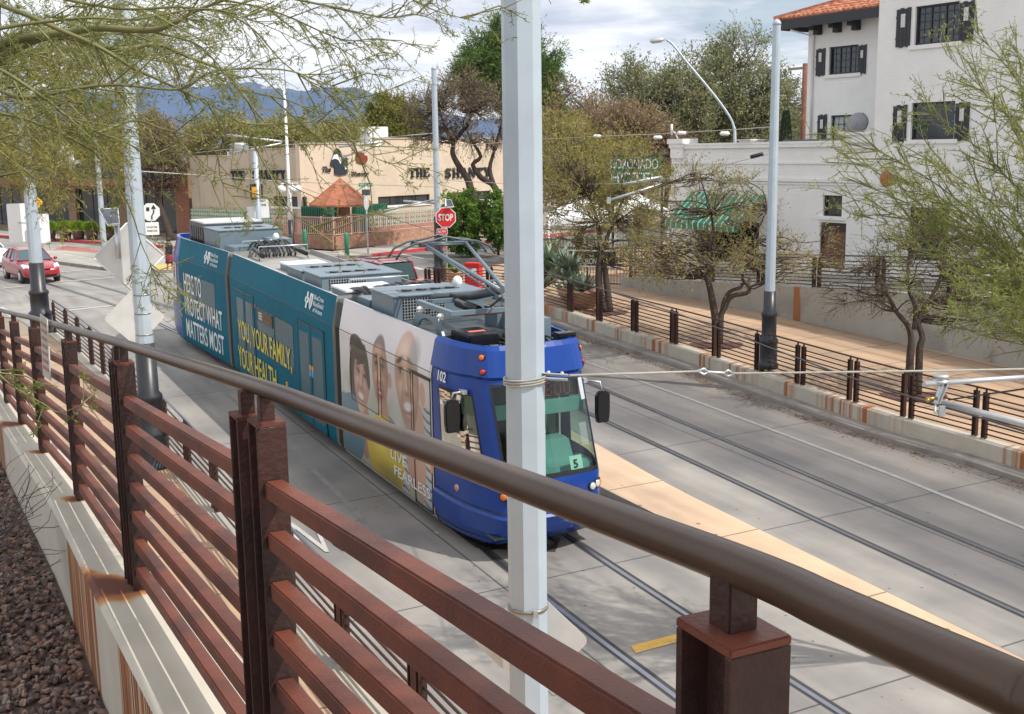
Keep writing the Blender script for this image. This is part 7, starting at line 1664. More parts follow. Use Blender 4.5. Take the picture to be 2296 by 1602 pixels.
# ------------------------------------------------------------------ palo verde overhanging from the left, very near
def spray(rg, T, lv, path, rad0, rad1, side, sl, leafn, leaf, droop=.12, sub=3, bias=None, start=.12, jit=.8, tw=.0017, forward=.55):
    pts = smooth_pts([Vector(p) for p in path], 5); n = len(pts); T.tube(pts, [lerp(rad0, rad1, (i / (n - 1)) ** .8) for i in range(n)], 6, cap=False)
    L = sum((b - a).length for a, b in zip(pts, pts[1:])); m = int(side * L)
    for _ in range(m):
        f = start + (1 - start) * rg.random(); p, d = poly_at(pts, f * L)
        pr = Vector(rv(rg, 1)[0]); pr = (pr - d * pr.dot(d)).normalized(); dd = (d * forward + pr * jit + (bias if bias is not None else V(0, 0, 0))); dd.normalize(); l_ = sl * rg.uniform(.4, 1.3)
        a = p; q1 = p + dd * l_ * .5 + Vector(rg.normal(size=3)) * l_ * .05; q2 = q1 + (dd * .5 + Vector(rg.normal(size=3)) * .12 - Z * droop) * l_ * .6
        r_ = tw * rg.uniform(1, 1.7) * (1.6 if l_ > sl else 1); T.tube([a, q1, q2], [r_, r_ * .7, r_ * .35], 3, cap=False, smooth=False)
        for _s in range(sub):
            g_ = rg.uniform(.15, 1); c = a.lerp(q1, g_ * 2) if g_ < .5 else q1.lerp(q2, g_ * 2 - 1); e = (dd * .6 + Vector(rg.normal(size=3)) * .55 - Z * droop).normalized(); l2 = l_ * rg.uniform(.15, .45); c2 = c + e * l2
            T.tube([c, c2], [r_ * .5, r_ * .25], 3, cap=False, smooth=False)
            k = leafn; s_ = rg.uniform(.1, 1, (k, 1)); cen = np.array(c) * (1 - s_) + np.array(c2) * s_
            lv.add(cen, np.array(e) * .5 + rv(rg, k) * .8, leaf[0] * rg.uniform(.5, 1.3, k), leaf[1] * rg.uniform(.7, 1.2, k))
def L1(x, y, d): return pz(x / 2.289 / 1.30662, y / 2.289 / 1.30662, d)
def L2(x, y, d): return pz((1000 + x / 2.289) / 1.30662, y / 2.289 / 1.30662, d)
pvb = V(-4.6, 3.6, 3.6); pv = empty('palo_verde_tree', pvb, 'palo verde whose olive branches and feathery leaves hang across the upper left', 'tree')
rg = np.random.default_rng(2); T = MB(); lv = Leaves(); ly = Leaves(); fk = V(-3.7, 4.0, 5.7)
T.tube([pvb, V(-4.3, 3.7, 4.6), fk], [.13, .11, .08], 10)
MAIN = [([fk, L1(-200, 360, 5.2), L1(0, 295, 5.0), L1(200, 250, 4.9), L1(450, 222, 4.8), L1(650, 190, 4.7), L1(1000, 205, 4.6), L1(1150, 165, 4.5), L1(1300, 80, 4.5), L1(1560, -20, 4.5)], .030, .006),
        ([fk, L1(-200, 480, 5.3), L1(0, 390, 5.0), L1(150, 310, 5.0), L1(300, 255, 5.0), L1(500, 262, 5.0), L1(640, 310, 5.0), L1(830, 330, 5.0), L1(1050, 300, 5.1), L1(1280, 390, 5.1), L1(1500, 480, 5.2), L1(1600, 600, 5.3), L1(1740, 780, 5.3), L1(1900, 950, 5.4)], .024, .003),
        ([fk, L1(-200, -60, 4.7), L1(0, 30, 4.5), L1(200, 110, 4.4), L1(400, 200, 4.4), L1(650, 310, 4.4), L1(900, 460, 4.5), L1(1030, 520, 4.5), L1(1200, 600, 4.6), L1(1450, 720, 4.7), L1(1650, 830, 4.7), L1(2050, 822, 4.8), L1(2330, 800, 4.9)], .015, .0025),
        ([fk, L1(-150, 560, 4.6), L1(0, 610, 4.4), L1(130, 655, 4.3), L1(300, 640, 4.3), L1(550, 590, 4.3), L1(800, 570, 4.3), L1(1200, 600, 4.4), L1(1380, 500, 4.4), L1(1550, 465, 4.4), L1(1900, 470, 4.5), L1(2100, 530, 4.6), L1(2330, 620, 4.6)], .011, .002),
        ([L1(-150, 430, 4.4), L1(0, 470, 4.2), L1(180, 580, 4.2), L1(330, 680, 4.2), L1(450, 780, 4.2), L1(660, 890, 4.3), L1(850, 960, 4.4), L1(1000, 1050, 4.5), L1(1140, 1060, 4.5)], .009, .002),
        ([L1(-100, 740, 4.4), L1(0, 760, 4.3), L1(200, 810, 4.3), L1(480, 930, 4.3), L1(650, 1040, 4.4), L1(760, 1180, 4.4), L1(880, 1420, 4.5), L1(950, 1640, 4.5), L1(1010, 1780, 4.5), L1(1060, 1990, 4.5)], .007, .0012),
        ([L1(660, 890, 4.3), L1(900, 810, 4.4), L1(1100, 870, 4.4), L1(1300, 920, 4.4), L1(1450, 1030, 4.5), L1(1480, 1200, 4.5), L1(1560, 1330, 4.5), L1(1650, 1450, 4.5)], .006, .0012),
        ([L1(1650, 830, 4.7), L1(1700, 960, 4.6), L1(1800, 1150, 4.6), L1(1900, 1330, 4.6), L1(2000, 1480, 4.6), L1(2230, 1560, 4.6)], .006, .0012),
        ([L1(300, -30, 4.9), L1(800, 60, 4.8), L1(1200, 50, 4.8), L1(1500, 90, 4.8), L1(1700, 200, 4.9), L1(1900, 420, 5.0), L1(2150, 600, 5.0), L1(2400, 720, 5.0)], .008, .0015),
        ([L1(1200, -40, 5.2), L1(1600, 20, 5.1), L1(1900, 100, 5.1), L1(2289, 265, 5.0), L2(250, 260, 5.0), L2(450, 300, 5.0)], .007, .0012),
        ([L1(1800, -40, 4.8), L2(0, 60, 4.8), L2(300, 120, 4.8), L2(500, 100, 4.8), L2(640, 150, 4.8), L2(760, 290, 4.8)], .006, .001), ([L2(380, -60, 4.6), L2(600, 60, 4.6), L2(800, 120, 4.6), L2(1000, 160, 4.6)], .004, .001),
        ([L1(2100, 250, 4.9), L2(0, 330, 4.9), L2(150, 430, 4.9), L2(270, 500, 4.9)], .004, .001), ([L1(1600, 600, 4.6), L1(2000, 700, 4.6), L1(2289, 900, 4.6), L2(150, 1000, 4.6), L2(300, 1090, 4.6), L2(560, 1100, 4.6)], .004, .001),
        ([L1(-50, 200, 4.0), L1(200, 160, 4.0), L1(600, 120, 4.0), L1(900, 130, 4.1), L1(1400, 60, 4.2), L1(1800, 180, 4.3), L1(2150, 350, 4.4)], .008, .001), ([L1(1000, 205, 4.6), L1(1300, 290, 4.6), L1(1450, 420, 4.6), L1(1560, 560, 4.6), L1(1680, 700, 4.6)], .007, .001)]
for k_, (pth, ra_, rb_) in enumerate(MAIN):
    spray(rg, T, lv, pth, ra_, rb_, 25 if k_ < 4 else 21, .28, 10, (.022, .0042), .10, 4, bias=V(.35, 0, -.15), start=.12)
# yellowish mass lower and farther left
for i in range(30):
    x0, y0 = rg.uniform(-250, 60), rg.uniform(330, 1250); d0 = rg.uniform(5.5, 8); x1, y1 = x0 + rg.uniform(300, 850), y0 + rg.uniform(-100, 260)
    if y1 > 1220: y1 = 1220
    spray(rg, T, ly, [L1(x0, y0, d0), L1((x0 + x1) / 2, (y0 + y1) / 2 - 50, d0), L1(x1, y1, d0 + .3)], .007, .0015, 26, .34, 8, (.034, .007), .10, 4, bias=V(.3, 0, -.1), start=.0)
for i in range(22):     # upper left fill
    x0, y0 = rg.uniform(-200, 900), rg.uniform(-60, 420); d0 = rg.uniform(5.0, 7.5); x1, y1 = x0 + rg.uniform(400, 900), y0 + rg.uniform(-20, 330)
    spray(rg, T, lv, [L1(x0, y0, d0), L1((x0 + x1) / 2, (y0 + y1) / 2 - 40, d0), L1(x1, y1, d0 + .3)], .006, .0012, 22, .32, 7, (.028, .0055), .10, 4, bias=V(.3, 0, -.1), start=.0)
# sprig across the railing at the left, leaf tips at the top edge
spray(rg, T, lv, [pz(-40, 800, 3.6), pz(20, 860, 3.6), pz(95, 905, 3.6), pz(135, 925, 3.6), pz(190, 905, 3.6)], .004, .001, 40, .13, 9, (.016, .005), .05, 3)
for (x, y) in ((1222, -12), (1302, -14)):
    spray(rg, T, lv, [pz(x - 60, y - 60, 3.4), pz(x, y, 3.4), pz(x + 14, y + 22, 3.4)], .003, .001, 40, .04, 10, (.014, .006), .3, 2)
# canopy over our heads (out of the frame) that shades the near end of the railing
for i in range(14):
    a = V(rg.uniform(1.3, 3.2), rg.uniform(-2.6, -.2), rg.uniform(7.2, 8.6)); b_ = a + V(rg.uniform(.4, 1.4), rg.uniform(.2, 1.4), rg.uniform(-.2, .5))
    spray(rg, T, ly, [a, a.lerp(b_, .5) + Z * .1, b_], .02, .006, 34, .40, 12, (.07, .022), .1, 5, start=0, tw=.004)
T.tube([fk, V(-2.6, 1.0, 8.2), V(.0, -1.6, 8.6), V(2.2, -1.6, 8.0)], [.08, .06, .05, .03], 8)
T.build('branches', M_pvb, pv, fix=False); lv.build('leaves', LM_pv, pv, 5); ly.build('yellow_leaves', LM_pvy, pv, 6)
# palo verde at the right edge, closer than the hotel
pr_b = V(7.9, 12.0, -.3); pw = empty('palo_verde_tree', V(8.6, 13.2, -.3), 'bright yellow-green palo verde fanning in from the right edge before the hotel wall', 'tree')
T = MB(); lv = Leaves(); d0 = 13.0; fk = pz(2620, 900, d0); base_ = V(fk.x, fk.y, zr(fk.y) + .4)
T.tube([base_, fk], [.16, .12], 8)
rg = np.random.default_rng(9)
ends = [(1900, 350), (1870, 430), (1890, 300), (1950, 420), (2080, 250), (2120, 120), (2180, 60), (2200, 200), (2250, 130), (2050, 340), (1980, 380), (2000, 540), (1930, 480), (2060, 480), (2110, 400), (2170, 330), (2230, 270), (2290, 160), (2100, 560), (2150, 500), (2220, 430), (2060, 640), (2150, 640), (2240, 560), (2180, 720), (2250, 690), (2290, 400), (2296, 600), (2230, 760), (2290, 330), (2330, 500), (2130, 700), (2200, 600), (2260, 90), (2285, 230), (2010, 430), (2310, 740)]
for (x, y) in ends:
    d1 = d0 + rg.uniform(-1.6, 1.6); m1 = pz(lerp(2620, x, .35), lerp(900, y, .42) , d0 + rg.uniform(-.5, .5)); m2 = pz(lerp(2620, x, .7), lerp(900, y, .80), (d0 + d1) / 2)
    spray(rg, T, lv, [fk, m1, m2, pz(x, y, d1)], .020, .003, 8.5, .55, 6, (.05, .011), -.02, 4, start=.35, tw=.0042, jit=.55, forward=.8, bias=V(-.15, 0, .1))
T.build('branches', M_pvb, pw, fix=False); lv.build('leaves', leafmat('bright_palo_verde_leaves', [(.17, .24, .06), (.31, .36, .09), (.46, .45, .14)], .45, .8), pw, 7)
# leafless wiry shrub behind the wall, lower left
sb = atd(20, 1100, 6.2); sh = empty('wiry_shrub', V(sb.x - .2, sb.y, sb.z - .5), 'leafless grey wiry shrub in front of the pale wall at the left edge', 'shrub'); T = MB(); rg = np.random.default_rng(12)
for i in range(60):
    p = V(sb.x - .25, sb.y + rg.uniform(-.3, .3), sb.z - .4); pts = [p]
    dd = V(rg.uniform(-.2, 1.0), rg.uniform(-.6, .6), rg.uniform(.2, 1.3)).normalized()
    for k_ in range(7): dd = (dd + Vector(rg.normal(size=3)) * .38).normalized(); pts.append(pts[-1] + dd * .085)
    T.tube(pts, [lerp(.004, .0015, i_ / 7) for i_ in range(8)], 4, cap=False)
T.build('stems', mat('grey_dead_stems', (.12, .10, .09), .9), sh, fix=False)
# mountains
rg = np.random.default_rng(21)
M_hill = mat('haze_tinted_rock', (.05, .075, .135), .95, var=.25, vscale=.004)  # blue of the distance haze is put into the rock colour
def ridge(x): 
    ks = [(-600, 250), (0, 225), (200, 212), (330, 202), (480, 196), (600, 200), (700, 207), (835, 208), (905, 236), (1000, 262), (1150, 275), (1300, 262), (1500, 262), (1620, 255), (1800, 275), (2100, 290), (2900, 300)]
    for (a, b), (c, d_) in zip(ks, ks[1:]):
        if x <= c: return lerp(b, d_, (x - a) / (c - a))
    return 300
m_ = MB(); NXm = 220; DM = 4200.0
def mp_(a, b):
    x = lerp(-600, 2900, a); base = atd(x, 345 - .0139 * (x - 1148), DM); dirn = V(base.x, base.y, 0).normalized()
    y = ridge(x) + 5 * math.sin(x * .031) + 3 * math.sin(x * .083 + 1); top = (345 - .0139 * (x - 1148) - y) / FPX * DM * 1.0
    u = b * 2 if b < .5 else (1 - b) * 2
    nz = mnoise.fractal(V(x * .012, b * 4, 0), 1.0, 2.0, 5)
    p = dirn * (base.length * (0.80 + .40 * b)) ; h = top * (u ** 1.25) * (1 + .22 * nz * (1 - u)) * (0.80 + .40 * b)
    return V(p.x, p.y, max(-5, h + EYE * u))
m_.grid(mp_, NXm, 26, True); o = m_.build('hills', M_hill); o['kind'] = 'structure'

# air between us and the mountains
hz = MB(); hz.box(V(0, 2400, 149), (9000, 5600, 302)); o = hz.build('haze', None); o.data.materials.clear()
mh = bpy.data.materials.new('blue_air'); mh.use_nodes = True; t = mh.node_tree; t.nodes.clear(); oo = N(t, 'ShaderNodeOutputMaterial'); pv_ = N(t, 'ShaderNodeVolumePrincipled'); pv_.inputs['Color'].default_value = (.40, .62, 1.0, 1); pv_.inputs['Density'].default_value = .00007; pv_.inputs['Anisotropy'].default_value = .0; t.links.new(pv_.outputs[0], oo.inputs['Volume']); o.data.materials.append(mh); tag(o, 'pale blue distance haze', 'haze', kind='stuff')
# ------------------------------------------------------------------ vehicles
M_carred = mat('red_car_paint', (.32, .009, .018), .25, 0, coat=.7); M_carwhite = mat('white_car_paint', (.75, .76, .76), .3, 0, coat=.5); M_cardred = mat('dark_red_car_paint', (.25, .012, .03), .25, 0, coat=.7)
M_cglass = mat('car_window_glass', (.05, .085, .09), .08, 0, spec=.9); M_tyre = mat('tyre_rubber', (.02, .02, .022), .8); M_rim = mat('alloy_rim', (.55, .56, .58), .35, .6); M_lampg = mat('headlamp_glass', (.7, .74, .76), .1, .1)
def car(name, label, p, hd, paint, prof, Wd=.86, wb=2.70, front=.85, rw=.31, rack=False, lean=0.0, cat='car'):
    """prof: stations (x from the nose backwards, z bottom, z belt, z roof, half width belt, half width roof); local frame: nose at +x"""
    root = empty(name, V(p.x, p.y, p.z), label, cat); ca, sa = math.cos(hd), math.sin(hd)
    Lr = prof[-1][0]
    def W_(x, y, z): xx = (front + wb / 2) - x; return V(p.x + xx * ca - y * sa, p.y + xx * sa + y * ca, p.z + z)
    B = MB(); rows = []
    for (x, zb, zbelt, zt, hb, ht) in prof:
        rows.append([(x, hb * .93, zb), (x, hb, zb + .14), (x, hb * 1.0, (zb + zbelt) * .5 + .05), (x, hb * .97, zbelt - .04), (x, hb * .90, zbelt)])
    for (a, b) in zip(rows, rows[1:]):
        for sg in (1, -1):
            for i in range(4): B.face([W_(q[0], sg * q[1], q[2]) for q in (a[i], b[i], b[i + 1], a[i + 1])], True)
        B.face([W_(a[4][0], a[4][1], a[4][2]), W_(b[4][0], b[4][1], b[4][2]), W_(b[4][0], -b[4][1], b[4][2]), W_(a[4][0], -a[4][1], a[4][2])], True)
        B.face([W_(a[0][0], a[0][1], a[0][2]), W_(b[0][0], b[0][1], b[0][2]), W_(b[0][0], -b[0][1], b[0][2]), W_(a[0][0], -a[0][1], a[0][2])], True)
    for a in (rows[0], rows[-1]): B.face([W_(q[0], q[1], q[2]) for q in a] + [W_(q[0], -q[1], q[2]) for q in reversed(a)])
    o = B.build('body', paint, root); bm = bmesh.new(); bm.from_mesh(o.data); bmesh.ops.remove_doubles(bm, verts=bm.verts[:], dist=1e-4); bmesh.ops.recalc_face_normals(bm, faces=bm.faces[:]); bm.to_mesh(o.data); bm.free()
    md = o.modifiers.new('s', 'SUBSURF'); md.levels = 1; md.render_levels = 1
    cab = [q for q in prof if q[3] > q[2] + .02]; gl_ = MB(); rf = MB()
    for (a, b) in zip(cab, cab[1:]):
        za, zb_ = a[3], b[3]
        for sg in (1, -1): gl_.face([W_(a[0], sg * a[4] * .89, a[2] - .02), W_(b[0], sg * b[4] * .89, b[2] - .02), W_(b[0], sg * b[5], zb_ - .03), W_(a[0], sg * a[5], za - .03)])
    f_, l_ = cab[0], cab[-1]; i0 = prof.index(f_); w0 = prof[i0 - 1]; i1 = prof.index(l_); w1 = prof[i1 + 1] if i1 + 1 < len(prof) else None
    gl_.face([W_(w0[0], w0[4] * .84, w0[2]), W_(w0[0], -w0[4] * .84, w0[2]), W_(f_[0], -f_[5], f_[3] - .03), W_(f_[0], f_[5], f_[3] - .03)])
    for sg in (1, -1): gl_.face([W_(w0[0], sg * w0[4] * .86, w0[2] - .01), W_(f_[0], sg * f_[4] * .89, f_[2] - .02), W_(f_[0], sg * f_[5], f_[3] - .03)])
    if w1:
        gl_.face([W_(w1[0], w1[4] * .84, w1[2]), W_(w1[0], -w1[4] * .84, w1[2]), W_(l_[0], -l_[5], l_[3] - .03), W_(l_[0], l_[5], l_[3] - .03)])
        for sg in (1, -1): gl_.face([W_(w1[0], sg * w1[4] * .86, w1[2] - .01), W_(l_[0], sg * l_[4] * .89, l_[2] - .02), W_(l_[0], sg * l_[5], l_[3] - .03)])
    gl_.build('windows', M_cglass, root)
    for (a, b) in zip(cab, cab[1:]):
        rf.face([W_(a[0], a[5], a[3] - .02), W_(b[0], b[5], b[3] - .02), W_(b[0], b[5] * .75, b[3] + .015), W_(a[0], a[5] * .75, a[3] + .015)], True); rf.face([W_(a[0], -a[5], a[3] - .02), W_(b[0], -b[5], b[3] - .02), W_(b[0], -b[5] * .75, b[3] + .015), W_(a[0], -a[5] * .75, a[3] + .015)], True)
        rf.face([W_(a[0], a[5] * .75, a[3] + .015), W_(b[0], b[5] * .75, b[3] + .015), W_(b[0], -b[5] * .75, b[3] + .015), W_(a[0], -a[5] * .75, a[3] + .015)], True)
    for sg in (1, -1):
        rf.tube([W_(w0[0], sg * w0[4] * .87, w0[2]), W_(f_[0], sg * f_[5], f_[3] - .02)], .035, 5)
        for c in cab[1:-1]: rf.tube([W_(c[0], sg * c[4] * .90, c[2] - .02), W_(c[0], sg * c[5] * 1.01, c[3] - .03)], .03, 5)
        rf.tube([W_(c_[0], sg * c_[5], c_[3] - .02) for c_ in cab], .03, 5)
        if w1: rf.tube([W_(l_[0], sg * l_[5], l_[3] - .02), W_(w1[0], sg * w1[4] * .87, w1[2])], .04, 5)
    rf.build('roof', paint, root)
    for x in (front, front + wb):
        for sg in (1, -1):
            c = W_(x, sg * (Wd - .10), rw); ax = (W_(x, sg, 0) - W_(x, 0, 0)).normalized()
            m_ = MB(); m_.lathe(c, [(rw * .9, -.09), (rw, -.07), (rw, .08), (rw * .9, .10), (rw * .7, .105)], 20, ax=ax); wh = m_.build('wheel', M_tyre, root)
            m_ = MB(); m_.lathe(c, [(rw * .66, .095), (rw * .62, .112), (rw * .2, .122), (rw * .15, .12)], 14, ax=ax); m_.build('rim', M_rim, wh)
            m_ = MB(); m_.lathe(c, [(rw * 1.14, -.05), (rw * 1.14, .112 - .02)], 20, ax=ax); m_.build('wheel_arch', M_rubber, root)
    return root, W_
priusprof = [(0, .30, .62, .62, .60, .5), (.10, .22, .72, .72, .74, .5), (.45, .20, .84, .84, .84, .5), (1.0, .20, .93, .93, .87, .5), (1.35, .20, 1.0, 1.0, .87, .5), (2.15, .2, 1.02, 1.44, .87, .60), (2.7, .2, 1.03, 1.50, .87, .61), (3.4, .2, 1.05, 1.46, .87, .60), (4.0, .24, 1.08, 1.30, .85, .56), (4.35, .32, 1.05, 1.05, .80, .5), (4.45, .40, .9, .9, .70, .5)]
a_, b_ = G(48, 636), G(8, 628); hv = V(a_.x - b_.x, a_.y - b_.y, 0); fr2 = G(129, 630); fm = a_.lerp(fr2, .5); axd = (fr2 - a_); hd = math.atan2(axd.y, axd.x) - math.pi / 2
pc = V(fm.x, fm.y, 0) - V(math.cos(hd), math.sin(hd), 0) * 1.35
rc, W_ = car('parked_car', 'red hatchback car stopped on the crossing behind the leftmost black-footed pole', V(pc.x, pc.y, .0), hd, M_carred, priusprof)
for sg in (1, -1):
    m_ = MB(); m_.hexa([W_(.08, sg * .50, .66), W_(.30, sg * .80, .68), W_(.62, sg * .84, .80), W_(.34, sg * .56, .80), W_(.13, sg * .50, .76), W_(.33, sg * .78, .80), W_(.64, sg * .80, .90), W_(.36, sg * .56, .86)]); m_.build('headlight', M_lampg, rc, bevel=.02)
    m_ = MB(); m_.sphere(W_(1.55, sg * .97, 1.02), .10, 10, 6, (1, 1, .75)); m_.build('side_mirror', M_carred, rc)
m_ = MB(); m_.box(W_(-.01, 0, .36), (.05, 1.1, .10), rz=hd); m_.build('lower_grille', M_blk, rc); m_ = MB(); m_.box(W_(.02, 0, .655), (.06, .62, .035), rz=hd); m_.build('grille_slot', M_blk, rc); m_ = MB(); m_.lathe(W_(.03, 0, .74), [(.06, 0), (.06, .02), (.03, .03)], 12, ax=V(math.cos(hd), math.sin(hd), .3)); m_.build('badge', M_galv2, rc)
p = G(-32, 596); car('parked_car', 'white car cut off by the left edge, behind the red hatchback', V(p.x, p.y, 0), hd + .05, M_carwhite, priusprof)
suvp = [(0, .4, .85, .85, .72, .5), (.2, .35, .98, .98, .86, .5), (1.2, .35, 1.08, 1.08, .90, .5), (1.9, .35, 1.12, 1.66, .90, .68), (2.6, .35, 1.12, 1.74, .90, .70), (3.7, .35, 1.12, 1.74, .90, .70), (4.45, .35, 1.1, 1.70, .90, .68), (4.62, .38, 1.05, 1.05, .88, .5), (4.7, .42, .9, .9, .84, .5)]
p = atz(824, 592, 1.5); hs_ = math.radians(90 + 27)
rs, W_ = car('parked_car', 'dark red estate car with roof rails, mostly hidden behind the streetcar roof', V(p.x, p.y, zr(p.y)), hs_ + .15, M_cardred, suvp, .9, 2.75, .9, .35)
for sg in (1, -1): m_ = MB(); m_.tube([W_(2.0, sg * .60, 1.76), W_(2.1, sg * .60, 1.82), W_(4.2, sg * .60, 1.82), W_(4.3, sg * .60, 1.76)], .018, 6); m_.build('roof_rail', M_black, rs)
for x_ in (2.6, 3.6): m_ = MB(); m_.tube([W_(x_, .6, 1.82), W_(x_, -.6, 1.82)], .016, 6); m_.build('cross_bar', M_black, rs)

# ------------------------------------------------------------------ signs and street furniture
def plate(mb, c, n, w, h, th=.006, r=.04, rot=0.0, k=5):
    n = Vector(n).normalized(); ax = V(-n.y, n.x, 0).normalized(); ay = n.cross(ax); 
    if ay.z < 0: ay = -ay
    if rot: ax, ay = ax * math.cos(rot) + ay * math.sin(rot), ay * math.cos(rot) - ax * math.sin(rot)
    pts = []
    for (sx, sy, a0) in ((1, 1, 0), (-1, 1, 90), (-1, -1, 180), (1, -1, 270)):
        for i in range(k): a = math.radians(a0 + 90 * i / (k - 1)); pts.append((sx * (w / 2 - r) + r * math.cos(a), sy * (h / 2 - r) + r * math.sin(a)))
    mb.prism(pts, Vector(c) - n * th, ax, ay, n, th * 2); return ax, ay
def post(mb, x, y, z0, z1, r=.03): mb.tube([V(x, y, z0), V(x, y, z1)], r, 8)
# diamond sign backs on pole A and on the big pole
def diamond(lab, c, half, n, sticker, rim=True, par_lean=0):
    r_ = empty('diamond_sign', c, lab, 'sign'); s_ = half * math.sqrt(2); m_ = MB(); ax, ay = plate(m_, c, n, s_, s_, .003, .05, math.pi / 4); m_.build('sign_plate', M_alu, r_)
    if rim:
        m_ = MB(); nn = Vector(n).normalized(); k = [c + ay * 0]; e = s_ / 2 - .02
        q = [c + ax * e + ay * e, c - ax * e + ay * e, c - ax * e - ay * e, c + ax * e - ay * e]
        for i in range(4): m_.tube([q[i] + nn * .006, q[(i + 1) % 4] + nn * .006], .010, 6)
        m_.build('edge_trim', M_white, r_)
    ux = V(-n[1], n[0], 0).normalized(); nn = Vector(n).normalized()
    if ux.x < 0: ux = -ux
    m_ = MB(); m_.box(c + ux * sticker[0] + Z * sticker[1] + nn * .006, (sticker[2], .004, sticker[3]), ax=ux, ay=nn, az=Z); m_.build('sticker', sticker[4], r_)
    return r_
nA = (CAM - PA); nA = V(nA.x * .9, nA.y, 0).normalized()
cA1 = atd(290, 576, 20.6); cA2 = atd(302, 713, 20.3)
diamond('upper, larger diamond sign seen from its pale rimmed back, on the pole behind the railing', cA1, .63, nA, (.30, -.28, .13, .10, mat('blue_white_sticker', (.25, .5, .65), .5)))
diamond('lower and smaller plain diamond sign seen from its back, below the rimmed one', cA2, .52, nA, (.17, -.13, .10, .07, mat('orange_sticker', (.75, .33, .05), .5)), False)
m_ = MB(); m_.tube([atd(262, 505, 20.4), atd(266, 580, 20.4)], .05, 8); bc_ = m_.build('beacon_post', M_galv2); tag(bc_, 'short grey channel post bolted behind the upper diamond sign', 'post')
sp_ = empty('solar_panel', atd(246, 500, 20.5), 'tilted solar panel on a bracket left of the pole with the diamond signs', 'solar panel')
q = [atd(221, 470, 20.9), atd(265, 467, 20.9), atd(269, 503, 20.2), atd(241, 506, 20.2)]; up_ = (q[1] - q[0]).cross(q[3] - q[0]).normalized()
if up_.z < 0: up_ = -up_
m_ = MB(); m_.hexa([p - up_ * .02 for p in q] + [p + up_ * .012 for p in q]); m_.build('frame', M_alu, sp_)
cq = sum(q, V(0, 0, 0)) / 4; m_ = MB(); m_.face([cq.lerp(p, .90) + up_ * .014 for p in q]); m_.build('cells', mat('solar_cells', (.03, .035, .06), .2), sp_)
m_ = MB(); m_.tube([cq, atd(258, 512, 20.4)], .03, 6); m_.build('bracket', M_galv2, sp_)
nB = V(-.05, -1, 0).normalized(); cB = V(PB.x + .02, PB.y + .22, atd(1184, 1425, 8.3).z)
diamond('plain diamond sign back low on the huge middle pole, half hidden by the railing bars', cB, .42, nB, (.9, 0, .001, .001, M_alu), False)
for yy, lab in ((1350, 'steel strap with buckle round the lower part of the huge middle pole'),):
    c = V(PB.x, PB.y, atd(1184, yy, 8.0).z); m_ = MB(); band(m_, c, .139, 24, .004, .02); b2_ = m_.build('strap', mat('dull_steel', (.30, .27, .22), .4, .7)); tag(b2_, lab, 'strap'); m_ = MB(); m_.box(c + V(.05, -.15, 0), (.035, .03, .05)); m_.build('buckle', M_galv2, b2_, bevel=.004)
for (P_, rr_, ys, d_, lab) in ((PA, .142, (663, 706, 755), 20.2, 'thin steel strap round the pole with the diamond signs'),):
    for i, yy in enumerate(ys):
        c = atd(295 + i * 5, yy, d_); c = V(P_.x, P_.y, c.z); m_ = MB(); band(m_, c, .163 - .0035 * c.z - .0, 20, .004, .02); o = m_.build('strap', mat('dull_steel', (.30, .27, .22), .4, .7)); tag(o, ('top steel strap on the pole of the diamond signs', 'middle steel strap between the two diamond signs', 'lowest steel strap just under the lower diamond sign')[i], 'strap')
def octo(mb, c, n, r, th=.004):
    n = Vector(n).normalized(); ax = V(-n.y, n.x, 0).normalized(); ay = Z; mb.prism([(r * math.cos(math.radians(22.5 + 45 * i)), r * math.sin(math.radians(22.5 + 45 * i))) for i in range(8)], Vector(c) - n * th, ax, ay, n, 2 * th); return ax
def facing(c): d = CAM - c; return V(d.x, d.y, 0).normalized()
def txt_on(txt, c, n, w, h, m, parent, off=.012, offset=.015, name='lettering'):
    ax = V(-n.y, n.x, 0).normalized(); m_ = MB(); textmesh(txt, m_, c - ax * w / 2 - Z * h / 2 + n * off, ax, Z, 1, 0, width=w, height=h, offset=offset, az=n); return m_.build(name, m, parent)
cS = atd(999.5, 488, 48.6); nS = facing(cS); st = empty('stop_sign', V(cS.x, cS.y, .05), 'red octagonal STOP sign with an ALL WAY plate and small solar panel', 'stop sign')
m_ = MB(); post(m_, cS.x, cS.y + .03, .05, cS.z + .8, .035); m_.build('post', M_galv2, st); m_ = MB(); octo(m_, cS, nS, .46); m_.build('white_border', M_white, st); m_ = MB(); octo(m_, cS + nS * .008, nS, .42, .003); m_.build('red_face', M_red, st); txt_on('STOP', cS, nS, .62, .30, M_white, st, .014, .03)
cW = atd(991.5, 519.5, 48.55); m_ = MB(); plate(m_, cW, nS, .46, .24, .004, .03); m_.build('white_border', M_white, st); m_ = MB(); plate(m_, cW + nS * .006, nS, .42, .20, .003, .025); aw_ = m_.build('all_way_plate', M_red, st); txt_on('ALL WAY', cW, nS, .34, .10, M_white, st, .012)
q = [atd(997, 449, 48.9), atd(1011, 447, 48.9), atd(1018, 464, 48.3), atd(1003, 465, 48.3)]; m_ = MB(); m_.hexa([p - Z * .03 for p in q] + list(q)); sp2 = m_.build('solar_panel', M_alu, st); cq = sum(q, V(0, 0, 0)) / 4; m_ = MB(); m_.face([cq.lerp(p, .86) + Z * .01 + nS * .01 for p in q]); m_.build('cells', MATS['solar_cells'], sp2)
